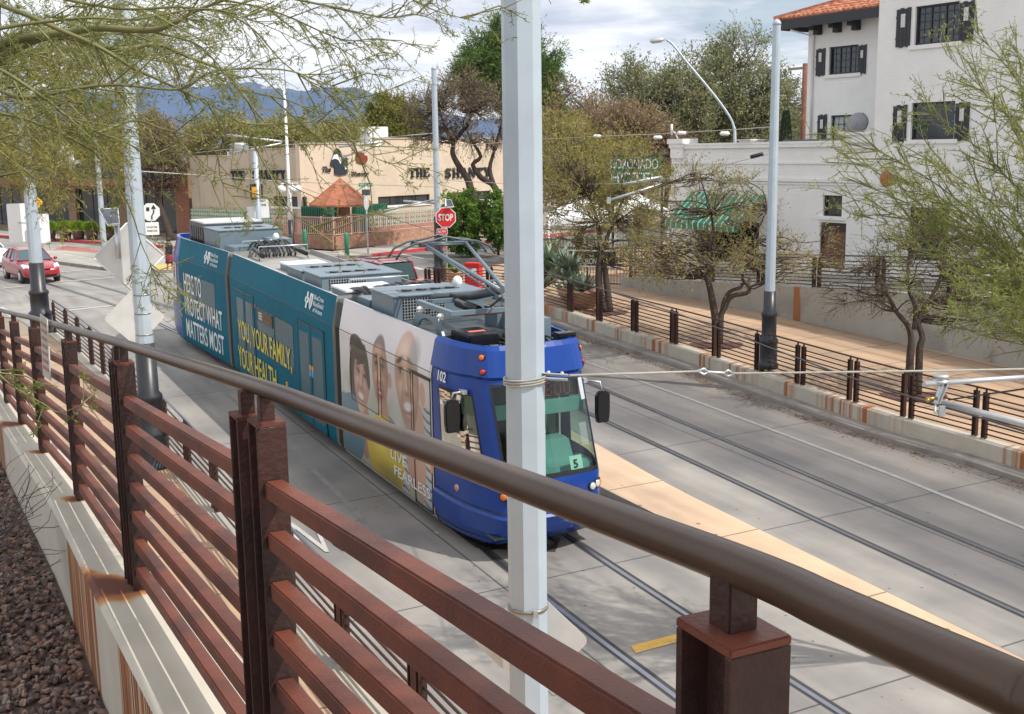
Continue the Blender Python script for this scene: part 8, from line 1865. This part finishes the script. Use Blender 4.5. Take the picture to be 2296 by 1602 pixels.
# keep-right sign with plate
c = atd(338, 476, 60); n = facing(c); k_ = empty('keep_right_sign', V(c.x, c.y, .16), 'white keep-right arrow sign above a DO NOT PASS STREETCAR plate on the island', 'sign')
m_ = MB(); post(m_, c.x, c.y + .04, .16, c.z + .4); m_.build('post', M_galv2, k_); m_ = MB(); octo(m_, c, n, .49); m_.build('sign_face', M_white, k_)
ax = V(-n.y, n.x, 0).normalized(); m_ = MB(); m_.prism([(-.22, .05), (-.06, .05), (-.06, .25), (-.22, .25)], c + n * .008, ax, Z, n, .004); m_.tube([c + n * .012 + ax * .04 - Z * .38, c + n * .012 + ax * .04 - Z * .20, c + n * .012 + ax * .15 - Z * .02, c + n * .012 + ax * .15 + Z * .2], .035, 6); m_.prism([(.02, .16), (.28, .16), (.15, .38)], c + n * .008, ax, Z, n, .006); m_.build('arrow_symbol', M_black, k_)
c2_ = atd(341, 513, 60); m_ = MB(); plate(m_, c2_, n, .70, .66, .004, .05); m_.build('text_plate', M_white, k_); txt_on('DO NOT PASS', c2_ + Z * .07, n, .52, .10, M_black, k_); txt_on('STREETCAR', c2_ - Z * .12, n, .52, .10, M_black, k_)
c = atd(430, 453.5, 78); n = facing(c); k_ = empty('traffic_sign', V(c.x, c.y, .16), 'small white rectangular street sign beside the tan bar end wall', 'sign'); m_ = MB(); post(m_, c.x, c.y + .04, .16, c.z + .2, .035); m_.build('post', M_galv2, k_); m_ = MB(); plate(m_, c, n, .68, .56, .004, .03); m_.build('sign_face', M_white, k_); txt_on('DO NOT PASS', c + Z * .02, n, .54, .08, M_black, k_); txt_on('STREETCAR', c - Z * .14, n, .54, .08, M_black, k_)
# pedestrian signal pole with its sign
c = atd(577, 430, 62); n = facing(c); k_ = empty('signal_pole', V(c.x, c.y, .1), 'grey signal pole with black signal head, orange back box and white DO NOT PASS sign', 'traffic signal')
m_ = MB(); m_.lathe(V(c.x, c.y, .1), [(.17, 0), (.15, 1), (.12, (345 - 430) * -62 / FPX + c.z)], 12); m_.build('pole', M_galv, k_)
ax = V(-n.y, n.x, 0).normalized(); m_ = MB(); m_.box(c - ax * .22 + n * .2, (.34, .3, .84), ax=ax, ay=n, az=Z); hh1 = m_.build('signal_head', M_black, k_, bevel=.02); m_ = MB(); m_.box(c - ax * .16 + n * .38, (.26, .08, .52), ax=ax, ay=n, az=Z); m_.build('orange_box', mat('signal_orange', (.75, .33, .02), .45), hh1, bevel=.01)
m_ = MB(); m_.box(c + ax * .24, (.10, .3, .8), ax=ax, ay=n, az=Z); m_.build('signal_head', M_black, k_)
c2_ = atd(580, 473, 62.3); m_ = MB(); plate(m_, c2_ + ax * .18 - n * .2 + Z * .12, n, .75, 1.05, .004, .04); m_.build('sign_plate', M_white, k_); m_ = MB(); plate(m_, c2_ - ax * .32 - n * .22 - Z * .2, n, .62, .85, .004, .04); m_.build('sign_plate', M_white, k_)
txt_on('NOT', c2_ + ax * .26 - n * .2 + Z * .52, n, .30, .13, M_black, k_); txt_on('PASS', c2_ + ax * .26 - n * .2 + Z * .30, n, .32, .13, M_black, k_)
# stop sign seen as a red sliver over the tail of the streetcar
c = atd(587, 527, 60); n = facing(c); k_ = empty('stop_sign', V(c.x, c.y, .1), 'red sign edge showing just above the rear roof of the streetcar', 'stop sign'); m_ = MB(); post(m_, c.x, c.y + .04, .1, c.z); m_.build('post', M_galv2, k_); m_ = MB(); octo(m_, c, n, .50); m_.build('white_border', M_white, k_); m_ = MB(); octo(m_, c + n * .008, n, .45, .003); m_.build('red_face', M_red, k_)
# lamp pole with five globes
c = atd(648, 424, 66); k_ = empty('globe_lamp', V(c.x, c.y, .1), 'white lamp pole with black foot and a ring of white globes before the bar', 'street lamp'); zt_ = atd(640, 200, 66).z
m_ = MB(); m_.lathe(V(c.x, c.y, 1.9), [(.15, 0), (.12, 1.4), (.12, 1.5), (.09, 1.6), (.07, zt_ - 1.9)], 12); m_.build('pole', M_white, k_); m_ = MB(); m_.lathe(V(c.x, c.y, .1), [(.24, 0), (.2, .5), (.16, .6), (.16, 1.82)], 12); m_.build('base', M_black, k_)
for i in range(5):
    a = 2 * math.pi * i / 5 + .3; q = V(c.x + .52 * math.cos(a), c.y + .52 * math.sin(a), c.z); m_ = MB(); m_.tube([V(c.x, c.y, c.z + .1), V(c.x, c.y, c.z + .32), q + Z * .32, q + Z * .1], .025, 5); ar = m_.build('arm', M_white, k_); m_ = MB(); m_.sphere(q, .21, 14, 10); m_.build('globe', M_white, ar)
m_ = MB(); q0 = V(c.x, c.y, zt_ - .2); q1 = atd(600, 197, 66); m_.tube([q0, q0.lerp(q1, .5) + Z * .35, q1], .04, 6); m_.box(q1, (.7, .25, .12), 0.5); m_.build('luminaire_arm', M_galv2, k_)
# street name sign
c = atd(820, 417, 63.5); n = facing(c); k_ = empty('street_sign', V(c.x, c.y, .16), 'green street name sign over a dark plate and grey sign back by the copper entrance', 'street sign'); ax = V(-n.y, n.x, 0).normalized()
m_ = MB(); post(m_, c.x, c.y, .16, c.z, .045); m_.build('post', M_galv2, k_); m_ = MB(); m_.box(c + Z * .05, (.76, .02, .20), ax=ax, ay=n, az=Z); gs = m_.build('name_plate', mat('street_sign_green', (.0, .25, .14), .4), k_); txt_on('9TH ST', c + Z * .05, n, .62, .12, M_white, gs)
m_ = MB(); m_.box(c - Z * .36 + n * .05, (.45, .02, .32), ax=ax, ay=n, az=Z); m_.build('dark_plate', M_equipd, k_); m_ = MB(); tt2 = (ax * .35 + n * .94).normalized(); octo(m_, c - Z * .95 + n * .08, (ax * .94 + n * .35), .42); m_.build('sign_back', M_alu, k_)
# bollards
for i, (x, y, lab) in enumerate(((684.5, 563, 'green bollard at the left end of the pink railing'), (778, 572, 'green bollard near the street sign, right of the patio corner'))):
    b_ = atz(x, y, .16); 
    if i == 0: m_ = MB(); m_.lathe(b_, [(.13, 0), (.13, 1.12), (.10, 1.2), (.03, 1.23)], 14); bo = m_.build('bollard', mat('green_bollard_paint', (.03, .22, .12), .5, var=.1)); tag(bo, lab, 'bollard', 'green bollards'); ob = b_
    else: b3_ = bo.copy(); SC.collection.objects.link(b3_); b3_.location = b_ - ob; b3_['label'] = lab
# bicycle hoops
for i, x in enumerate((1092, 1102, 1111)):
    b_ = atz(x, 543 - i * 2, .16); b_.z = .16; m_ = MB(); m_.tube([b_, b_ + Z * .7, b_ + Z * .85 + V(.12, .12, 0), b_ + Z * .85 + V(.35, .35, 0), b_ + Z * .7 + V(.47, .47, 0), b_ + V(.47, .47, 0)], .03, 6); tag(m_.build('bike_rack', mat('dull_green_steel', (.10, .16, .11), .5)), ('left', 'middle', 'right')[i] + 'most bicycle hoop rack right of the flowering bush' if i != 1 else 'middle bicycle hoop rack right of the flowering bush', 'bike rack', 'bicycle hoop racks')
# red newspaper box behind the fence
b_ = atz(1063, 652, .17); hz = math.radians(-20); nb = empty('newspaper_box', b_, 'bright red newspaper box behind the brown fence by the black pole foot', 'newspaper box')
s_ = (b_ - CAM).dot(FW) / FPX; hh_ = (652 - 590) * s_; ww = 34 * s_
m_ = MB(); m_.box(b_ + Z * (hh_ / 2), (ww, ww * .8, hh_), rz=hz); m_.build('body', M_red, nb, bevel=.03); m_ = MB(); m_.box(b_ + Z * (hh_ * .97), (ww * 1.08, ww * .85, hh_ * .08), rz=hz); m_.build('lid', M_red, nb, bevel=.02)
ax = V(math.cos(hz), math.sin(hz), 0); n = V(ax.y, -ax.x, 0); m_ = MB(); m_.box(b_ + Z * hh_ * .72 + n * ww * .405, (ww * .7, .01, hh_ * .22), ax=ax, ay=n, az=Z); m_.build('window', M_white, nb); m_ = MB(); m_.box(b_ + Z * hh_ * .72 + n * ww * .412 - ax * ww * .15, (ww * .3, .01, hh_ * .15), ax=ax, ay=n, az=Z); m_.build('paper', M_black, nb)
# planters with blue-green agaves
M_aga = mat('blue_green_agave', (.27, .34, .24), .6, var=.15); M_terra = mat('sandy_terracotta_pot', (.40, .235, .14), .8, var=.1)
def agave(mb, c, R_, n, rg):
    for i in range(n):
        a = rg.uniform(0, 6.28); el = rg.uniform(.35, 1.35); L = R_ * rg.uniform(.7, 1.2); d = V(math.cos(a) * math.cos(el), math.sin(a) * math.cos(el), math.sin(el)); sd = V(-math.sin(a), math.cos(a), 0) * R_ * .10; up_ = sd.cross(d).normalized() * R_ * .05
        p = [c, c + d * L * .35 + Z * .0, c + d * L * .75 - Z * .03, c + d * L * 1.0 + Z * .02]; w = [.8, 1.25, .8, .02]
        for k in range(3):
            mb.face([p[k] - sd * w[k], p[k] - up_, p[k + 1] - up_ * w[k + 1], p[k + 1] - sd * w[k + 1]]); mb.face([p[k] - up_, p[k] + sd * w[k], p[k + 1] + sd * w[k + 1], p[k + 1] - up_ * w[k + 1]])
rg = np.random.default_rng(31)
for i, (x, y, R_, dz, lab, pot) in enumerate(((1303, 690, .75, .55, 'agave in a wide sandy bowl planter nearest the twin-trunk mesquite', True), (1235, 655, 1.15, .3, 'large blue-green agave clump right beside the big middle pole', False), (1272, 672, .85, .3, 'mid-sized agave between the big clump and the bowl planter', False))):
    b_, q = gnd(x, y, .47); r_ = empty('agave_plant', b_, lab, 'agave', 'agaves on the right sidewalk')
    if pot: m_ = MB(); m_.lathe(b_, [(.42, 0), (.62, .25), (.82, .55), (.84, .60), (.76, .60), (.70, .5)], 20); m_.build('pot', M_terra, r_)
    m_ = MB()
    for k in range(1 if pot else 3): agave(m_, b_ + V(rg.uniform(-.3, .3) * (not pot), rg.uniform(-.3, .3), dz if pot else .1 + .45 * k), R_, 34, rg)
    m_.build('leaves', M_aga, r_, fix=False)
for i, (x, y) in enumerate(((1008, 628), (1022, 640))):
    b_ = atz(x, y, .17); r_ = empty('potted_plant', b_, ('tan pot with a small plant just right of the black pole foot', 'second tan pot behind the fence, nearer to the red newspaper box')[i], 'planter', 'tan pots by the fence'); m_ = MB(); m_.lathe(b_, [(.25, 0), (.36, .5), (.38, .55), (.3, .5)], 14); m_.build('pot', M_terra, r_); m_ = MB(); agave(m_, b_ + Z * .5, .45, 24, rg); m_.build('leaves', MATS['bush_leaves'], r_, fix=False)
# planters along the storefront
for i, x in enumerate((112, 147.4, 176.8, 206.7, 243.7)):
    b_ = atz(x, 537 + (x - 147) * .012, .16); s_ = (b_ - CAM).dot(FW) / FPX; r_ = empty('potted_shrub', b_, ('leftmost', 'second', 'middle', 'fourth', 'rightmost')[i] + ' of the five brown pots with bright green shrubs by the storefronts', 'planter', 'potted shrubs along the storefronts')
    m_ = MB(); m_.lathe(b_, [(11 * s_, 0), (13 * s_, .35), (14 * s_, 20 * s_), (12 * s_, 20 * s_)], 14); m_.build('pot', mat('dark_brown_pot', (.12, .06, .045), .8), r_)
    lv = Leaves(); n = 900; u = rv(rg, n) * rg.uniform(.5, 1, (n, 1)); lv.add(np.array(b_ + Z * 27 * s_) + u * (17 * s_, 17 * s_, 11 * s_), u + (0, 0, .6), np.full(n, .22), np.full(n, .05)); lv.build('foliage', leafmat('bright_green_shrub', [(.12, .22, .02), (.24, .36, .03), (.34, .44, .06)], .3, 1.0) if 'bright_green_shrub' not in MATS else MATS['bright_green_shrub'], r_, i)
# white panels and yellow sign near the left edge
c = atd(94.5, 513, 36.2); n = facing(c); m_ = MB(); plate(m_, c, n, .44, .92, .005, .05); o = m_.build('sign_back', mat('bright_white_sheet', (.85, .86, .86), .45)); tag(o, 'bright white rounded sign panel right of the leftmost pole', 'sign'); m_ = MB(); m_.tube([c - n * .03, V(PE.x, PE.y, c.z)], .02, 6); m_.build('bracket', M_galv2, o)
c = atd(40, 500, 36.2); n = facing(c); m_ = MB(); plate(m_, c, n, .58, 1.20, .005, .05); o = m_.build('sign_back', MATS['bright_white_sheet']); tag(o, 'tall bright white panel left of the leftmost pole', 'sign'); m_ = MB(); m_.tube([c - n * .03, V(PE.x, PE.y, c.z)], .02, 6); m_.build('bracket', M_galv2, o)
c = atd(76, 455, 40); n = (facing(c) + V(.9, 0, 0)).normalized(); r_ = empty('warning_sign', V(c.x, c.y, .1), 'yellow diamond warning sign with a small yellow plate, beside the leftmost pole', 'sign'); m_ = MB(); plate(m_, c, n, .5, .5, .004, .04, math.pi / 4); m_.build('sign_face', mat('sign_yellow', (.85, .45, .01), .45), r_); m_ = MB(); plate(m_, c - Z * .45, n, .3, .28, .004, .03); m_.build('lower_plate', MATS['sign_yellow'], r_); m_ = MB(); post(m_, c.x - .02, c.y + .07, .1, c.z + .2); m_.build('post', M_galv2, r_)
# weathered sign fixed to the near railing
s0 = [atd(89, 704, 8.0), atd(105, 716, 7.7), atd(113, 854, 7.55), atd(96, 842, 7.85)]; nn = (s0[1] - s0[0]).cross(s0[3] - s0[0]).normalized()
sg = MB(); sg.hexa([p for p in s0] + [p + nn * .006 for p in s0]); o = sg.build('railing_sign', mat('weathered_sign_white', (.45, .41, .37), .7, var=.2, vscale=20)); tag(o, 'weathered whitish sign with faded red writing seen edge-on on the near railing', 'sign')
m_ = MB()
for i in range(7):
    t0 = .10 + i * .12; a = s0[0].lerp(s0[3], t0); b = s0[1].lerp(s0[2], t0); a2 = s0[0].lerp(s0[3], t0 + .055); b2_ = s0[1].lerp(s0[2], t0 + .055); sgn = 1 if nn.dot(CAM - s0[0]) > 0 else -1
    m_.face([x_ + nn * (.009 if sgn > 0 else -.003) for x_ in (a.lerp(b, .15), a.lerp(b, .85), a2.lerp(b2_, .85), a2.lerp(b2_, .15))])
m_.build('faded_text', mat('faded_red_print', (.38, .16, .13), .7), o)
# hotel roof sign, banner, tents, iron fence
r = HP.rect(1370, 353, 1486, 414); sb_ = empty('hotel_sign', HP.P((r[0] + r[1]) / 2, .2), 'green signboard with white CORONADO HOTEL letters at the left end of the hotel', 'sign')
def HE(a, z, off=0): return HP.P(a, z, off)
m_ = MB(); HP.box(m_, r[0], r[1], r[2], r[3], .0, .08); m_.build('board', mat('sign_board_green', (.01, .15, .06), .6), sb_)
zm = (r[2] + r[3]) / 2
for txt_, z0_, z1_ in (('CORONADO', zm + .08, r[3] - .06), ('HOTEL', r[2] + .05, zm - .06)):
    m_ = MB(); textmesh(txt_, m_, HP.P(r[1] - .08, z0_, .10), -HP.d, Z, 1, 0, width=(r[1] - r[0]) * .93, height=z1_ - z0_, offset=.012, az=HP.n); m_.build('lettering', M_white, sb_)
m_ = MB()
for a in (r[0] + .1, r[1] - .1): m_.tube([HE(a, .4, -.05), HE(a, r[3] + .25, -.05)], .06, 6)
HP.box(m_, r[0] - .3, r[1] + .1, r[3] + .02, r[3] + .10, -.1, .1); m_.build('frame', M_black, sb_)
FP = Plane(V(*(atd(1300, 600, 45.5))[:2], 0), (RT.x, -.32)); zf = atd(1300, 612, 45.5).z
b0_ = FP.rect(1272, 560, 1386, 600)
fe = empty('iron_fence', FP.P(0, zf), 'black wrought iron fence along the cafe terrace behind the agaves', 'fence'); a0, a1 = FP.sz(1212, 600)[0], FP.sz(1475, 620)[0]; zt_ = FP.sz(1300, 535)[1]
if a0 > a1: a0, a1 = a1, a0
m_ = MB()
for i in range(int((a1 - a0) / .12)): a = a0 + i * .12; big = i % 16 == 0; FP.box(m_, a - (.03 if big else .008), a + (.03 if big else .008), .25, zt_ + (.12 if big else 0), -.01 - (.03 if big else 0), .01 + (.03 if big else 0))
for z_ in (zt_ - .05, zt_ - .38, .45): FP.box(m_, a0, a1, z_ - .02, z_ + .02, -.018, .018)
m_.build('railing', M_black, fe)
bn = MB(); FP.box(bn, b0_[0], b0_[1], b0_[2], b0_[3], .05, .06); bo_ = bn.build('banner', mat('black_banner', (.015, .015, .017), .6)); tag(bo_, 'black THE CORONADO banner with white scalloped border hung on the iron fence', 'banner')
m_ = MB(); na = 34; 
for i in range(na): 
    a = lerp(b0_[0] + .04, b0_[1] - .04, i / (na - 1))
    for z_ in (b0_[2] + .04, b0_[3] - .04): FP.box(m_, a - .022, a + .022, z_ - .03, z_ + .03, .061, .064)
for i in range(12):
    z_ = lerp(b0_[2] + .06, b0_[3] - .06, i / 11)
    for a in (b0_[0] + .04, b0_[1] - .04): FP.box(m_, a - .03, a + .03, z_ - .02, z_ + .02, .061, .064)
m_.build('border', M_white, bo_)
axf = FP.d if (FP.d.x > 0) else -FP.d; st_ = FP.P(b0_[0] if FP.d.x > 0 else b0_[1], 0, .066); wbn = b0_[1] - b0_[0]; hbn = b0_[3] - b0_[2]
m_ = MB(); textmesh('CORONADO', m_, st_ + axf * wbn * .24 + Z * (b0_[2] + hbn * .18), axf, Z, 1, 0, width=wbn * .56, height=hbn * .34, az=FP.n); textmesh('THE', m_, st_ + axf * wbn * .44 + Z * (b0_[2] + hbn * .58), axf, Z, 1, 0, width=wbn * .10, height=hbn * .12, az=FP.n); m_.build('lettering', mat('cream_print', (.62, .60, .55), .6), bo_)
M_can = mat('white_canopy_cloth', (.78, .78, .80), .7, var=.03)
for i, (xl, xr, xa, d_, lab) in enumerate(((1228, 1375, 1340, 50, 'left of two white pop-up canopies behind the first mesquite'), (1372, 1490, 1440, 53, 'right of two white pop-up canopies, next to the hotel wall'))):
    e = atd((xl + xr) / 2, 498 if i == 0 else 480, d_); w_ = (xr - xl) / 2 * d_ / FPX; ap_ = V(e.x, e.y, atd(xa, 434, d_).z); r_ = empty('pop_up_canopy', V(e.x, e.y, .3), lab, 'canopy tent', 'white pop-up canopies')
    m_ = MB(); cs = [V(e.x + sx * w_, e.y + sy * w_, e.z + .25) for sx, sy in ((-1, -1), (1, -1), (1, 1), (-1, 1))]
    for k in range(4):
        a, b = cs[k], cs[(k + 1) % 4]; md_ = a.lerp(b, .5); m_.face([a, md_, ap_]); m_.face([md_, b, ap_]); m_.face([a - Z * .32, b - Z * .32, b, a])
    m_.build('cloth_roof', M_can, r_)
    for q in cs: m_ = MB(); m_.tube([V(q.x, q.y, .3), q - Z * .05], .03, 6); m_.build('leg', M_white, r_)
for i, (x, y) in enumerate(((1820, 622), (1925, 622))):
    c = HP.at(x, y, 1.8); r_ = empty('cafe_table', V(c.x, c.y, 1.1), ('white table on the hotel terrace left of the brown door', 'white table on the hotel terrace right of the brown door')[i], 'table', 'terrace tables'); m_ = MB(); m_.lathe(V(c.x, c.y, 1.78), [(.5, 0), (.52, .02), (.5, .04)], 20); m_.build('top', M_white, r_); m_ = MB(); m_.lathe(V(c.x, c.y, 1.1), [(.22, 0), (.03, .03), (.03, .68)], 10); m_.build('stand', M_galv2, r_)
# curved street lamp behind the hotel
d_ = 56; pts = [V(*(atd(1649, 330, d_))[:2], .1), atd(1648, 330, d_), atd(1647, 290, d_), atd(1636, 262, d_), atd(1600, 212, d_), atd(1540, 140, d_), atd(1508, 100, d_), atd(1494, 90, d_)]
sl_ = empty('street_lamp', pts[0], 'pale blue-grey street lamp leaning out over the trees behind the hotel', 'street lamp'); m_ = MB(); m_.tube([pts[0], pts[1], pts[2]] + smooth_pts(pts[2:], 3)[1:], [.10, .09, .075] + [.058] * (len(smooth_pts(pts[2:], 3)) - 1), 8); m_.build('pole', M_galv, sl_)
m_ = MB(); h0_, h1_ = atd(1490, 89, d_), atd(1457, 93, d_); m_.tube([h0_, h0_.lerp(h1_, .25), h0_.lerp(h1_, .8), h1_], [.05, .13, .14, .04], 10); m_.build('lamp_head', M_galv2, sl_)
# wooden utility pole
d_ = 67; b_ = atd(1800, 330, d_); b_.z = .1; up_ = empty('utility_pole', b_, 'brown wooden utility pole with one crossarm beside the hotel rear wing', 'utility pole'); zt_ = atd(1802, 145, d_).z; M_wood = mat('reddish_weathered_wood', (.17, .075, .05), .9, var=.2)
m_ = MB(); m_.tube([b_, V(b_.x, b_.y, zt_)], [.2, .15], 8); m_.build('pole', M_wood, up_); m_ = MB(); m_.beam(atd(1767, 156, d_), atd(1812, 152, d_), .1, .14); m_.build('crossarm', mat('grey_wood', (.16, .15, .14), .9), up_)
# person at the far end of the streetcar
pb_ = atz(382, 612, .12); s_ = 1.62
bm = bmesh.new(); J = {'pel': (0, 0, .90), 'ch': (0, .0, 1.22), 'nk': (0, .01, 1.42), 'hd': (.0, .0, 1.52), 'ht': (0, .01, 1.64), 'ls': (.17, 0, 1.36), 'le': (.24, .03, 1.10), 'lh': (.20, -.14, .92), 'rs': (-.17, 0, 1.36), 're': (-.26, .02, 1.10), 'rh': (-.28, -.12, .90), 'lk': (.10, -.03, .50), 'lf': (.11, .03, .08), 'rk': (-.09, .0, .50), 'rf': (-.12, .10, .08), 'lt': (.12, -.12, .04), 'rt': (-.12, -.05, .04), 'lhp': (.09, 0, .86), 'rhp': (-.09, 0, .86)}
R_ = {'pel': .13, 'ch': .14, 'nk': .055, 'hd': .085, 'ht': .075, 'ls': .06, 'le': .04, 'lh': .035, 'rs': .06, 're': .04, 'rh': .035, 'lk': .06, 'lf': .045, 'rk': .06, 'rf': .045, 'lt': .035, 'rt': .035, 'lhp': .085, 'rhp': .085}
E_ = [('pel', 'ch'), ('ch', 'nk'), ('nk', 'hd'), ('hd', 'ht'), ('ch', 'ls'), ('ls', 'le'), ('le', 'lh'), ('ch', 'rs'), ('rs', 're'), ('re', 'rh'), ('pel', 'lhp'), ('lhp', 'lk'), ('lk', 'lf'), ('lf', 'lt'), ('pel', 'rhp'), ('rhp', 'rk'), ('rk', 'rf'), ('rf', 'rt')]
ks_ = list(J); me = bpy.data.meshes.new('body'); me.from_pydata([J[k] for k in ks_], [(ks_.index(a), ks_.index(b)) for a, b in E_], []); pe = bpy.data.objects.new('person', me); SC.collection.objects.link(pe); pe.location = pb_; pe.rotation_euler = (0, 0, .5)
sk = pe.modifiers.new('k', 'SKIN')
for i, k in enumerate(ks_): me.skin_vertices[0].data[i].radius = (R_[k], R_[k] * .8)
me.skin_vertices[0].data[0].use_root = True; pe.modifiers.new('s', 'SUBSURF').levels = 1; me.materials.append(mat('skin', (.50, .28, .20), .6)); tag(pe, 'person in a black top standing at the far end of the streetcar', 'person')
m_ = MB(); m_.sphere(pb_ + V(.01, .03, 1.58), .115, 12, 8, (1, 1, 1.05)); m_.lathe(pb_ + V(.01, .05, 1.32), [(.05, 0), (.08, .12), (.10, .25)], 10); m_.build('hair', mat('dark_brown_hair', (.05, .025, .015), .7), pe)
m_ = MB(); m_.lathe(pb_ + Z * .88, [(.17, 0), (.175, .1), (.16, .25), (.18, .40), (.15, .52), (.07, .56)], 14); m_.build('black_top', M_black, pe); m_ = MB(); m_.lathe(pb_ + Z * .45, [(.20, 0), (.19, .2), (.17, .44)], 14); m_.build('dark_red_skirt', mat('dark_red_cloth', (.22, .02, .04), .8), pe)
# fallen leaves along the right gutter
rg = np.random.default_rng(77); lv = Leaves(); n = 2600; ga = flat([G(1290, 752), G(1424, 795), G(1531, 833), G(1758, 912), G(1975, 988), G(2250, 1071), G(2600, 1190)]); LL = sum((b - a).length for a, b in zip(ga, ga[1:])); C_ = []
for i in range(n):
    s_ = rg.random() * LL; cl = .5 + .5 * math.sin(s_ * 1.7) * math.sin(s_ * .63 + 1)
    if rg.random() > .25 + .75 * cl: continue
    p, t_ = poly_at(ga, s_); o_ = abs(rg.normal()) * .22 + .02; q = p - V(t_.y, -t_.x, 0) * -o_ * 1.0; q = p + V(t_.y, -t_.x, 0) * o_ ; C_.append((q.x, q.y, zr(q.y) + .016))
C_ = np.array(C_); lv.add(C_, rv(rg, len(C_)) * (1, 1, .08), rg.uniform(.03, .08, len(C_)), rg.uniform(.01, .03, len(C_))); o = lv.build('fallen_leaves', mat('orange_brown_litter', (.30, .15, .07), .9, var=.3), None, 5); tag(o, 'orange-brown fallen leaves along the right kerb', 'fallen leaves', kind='stuff')
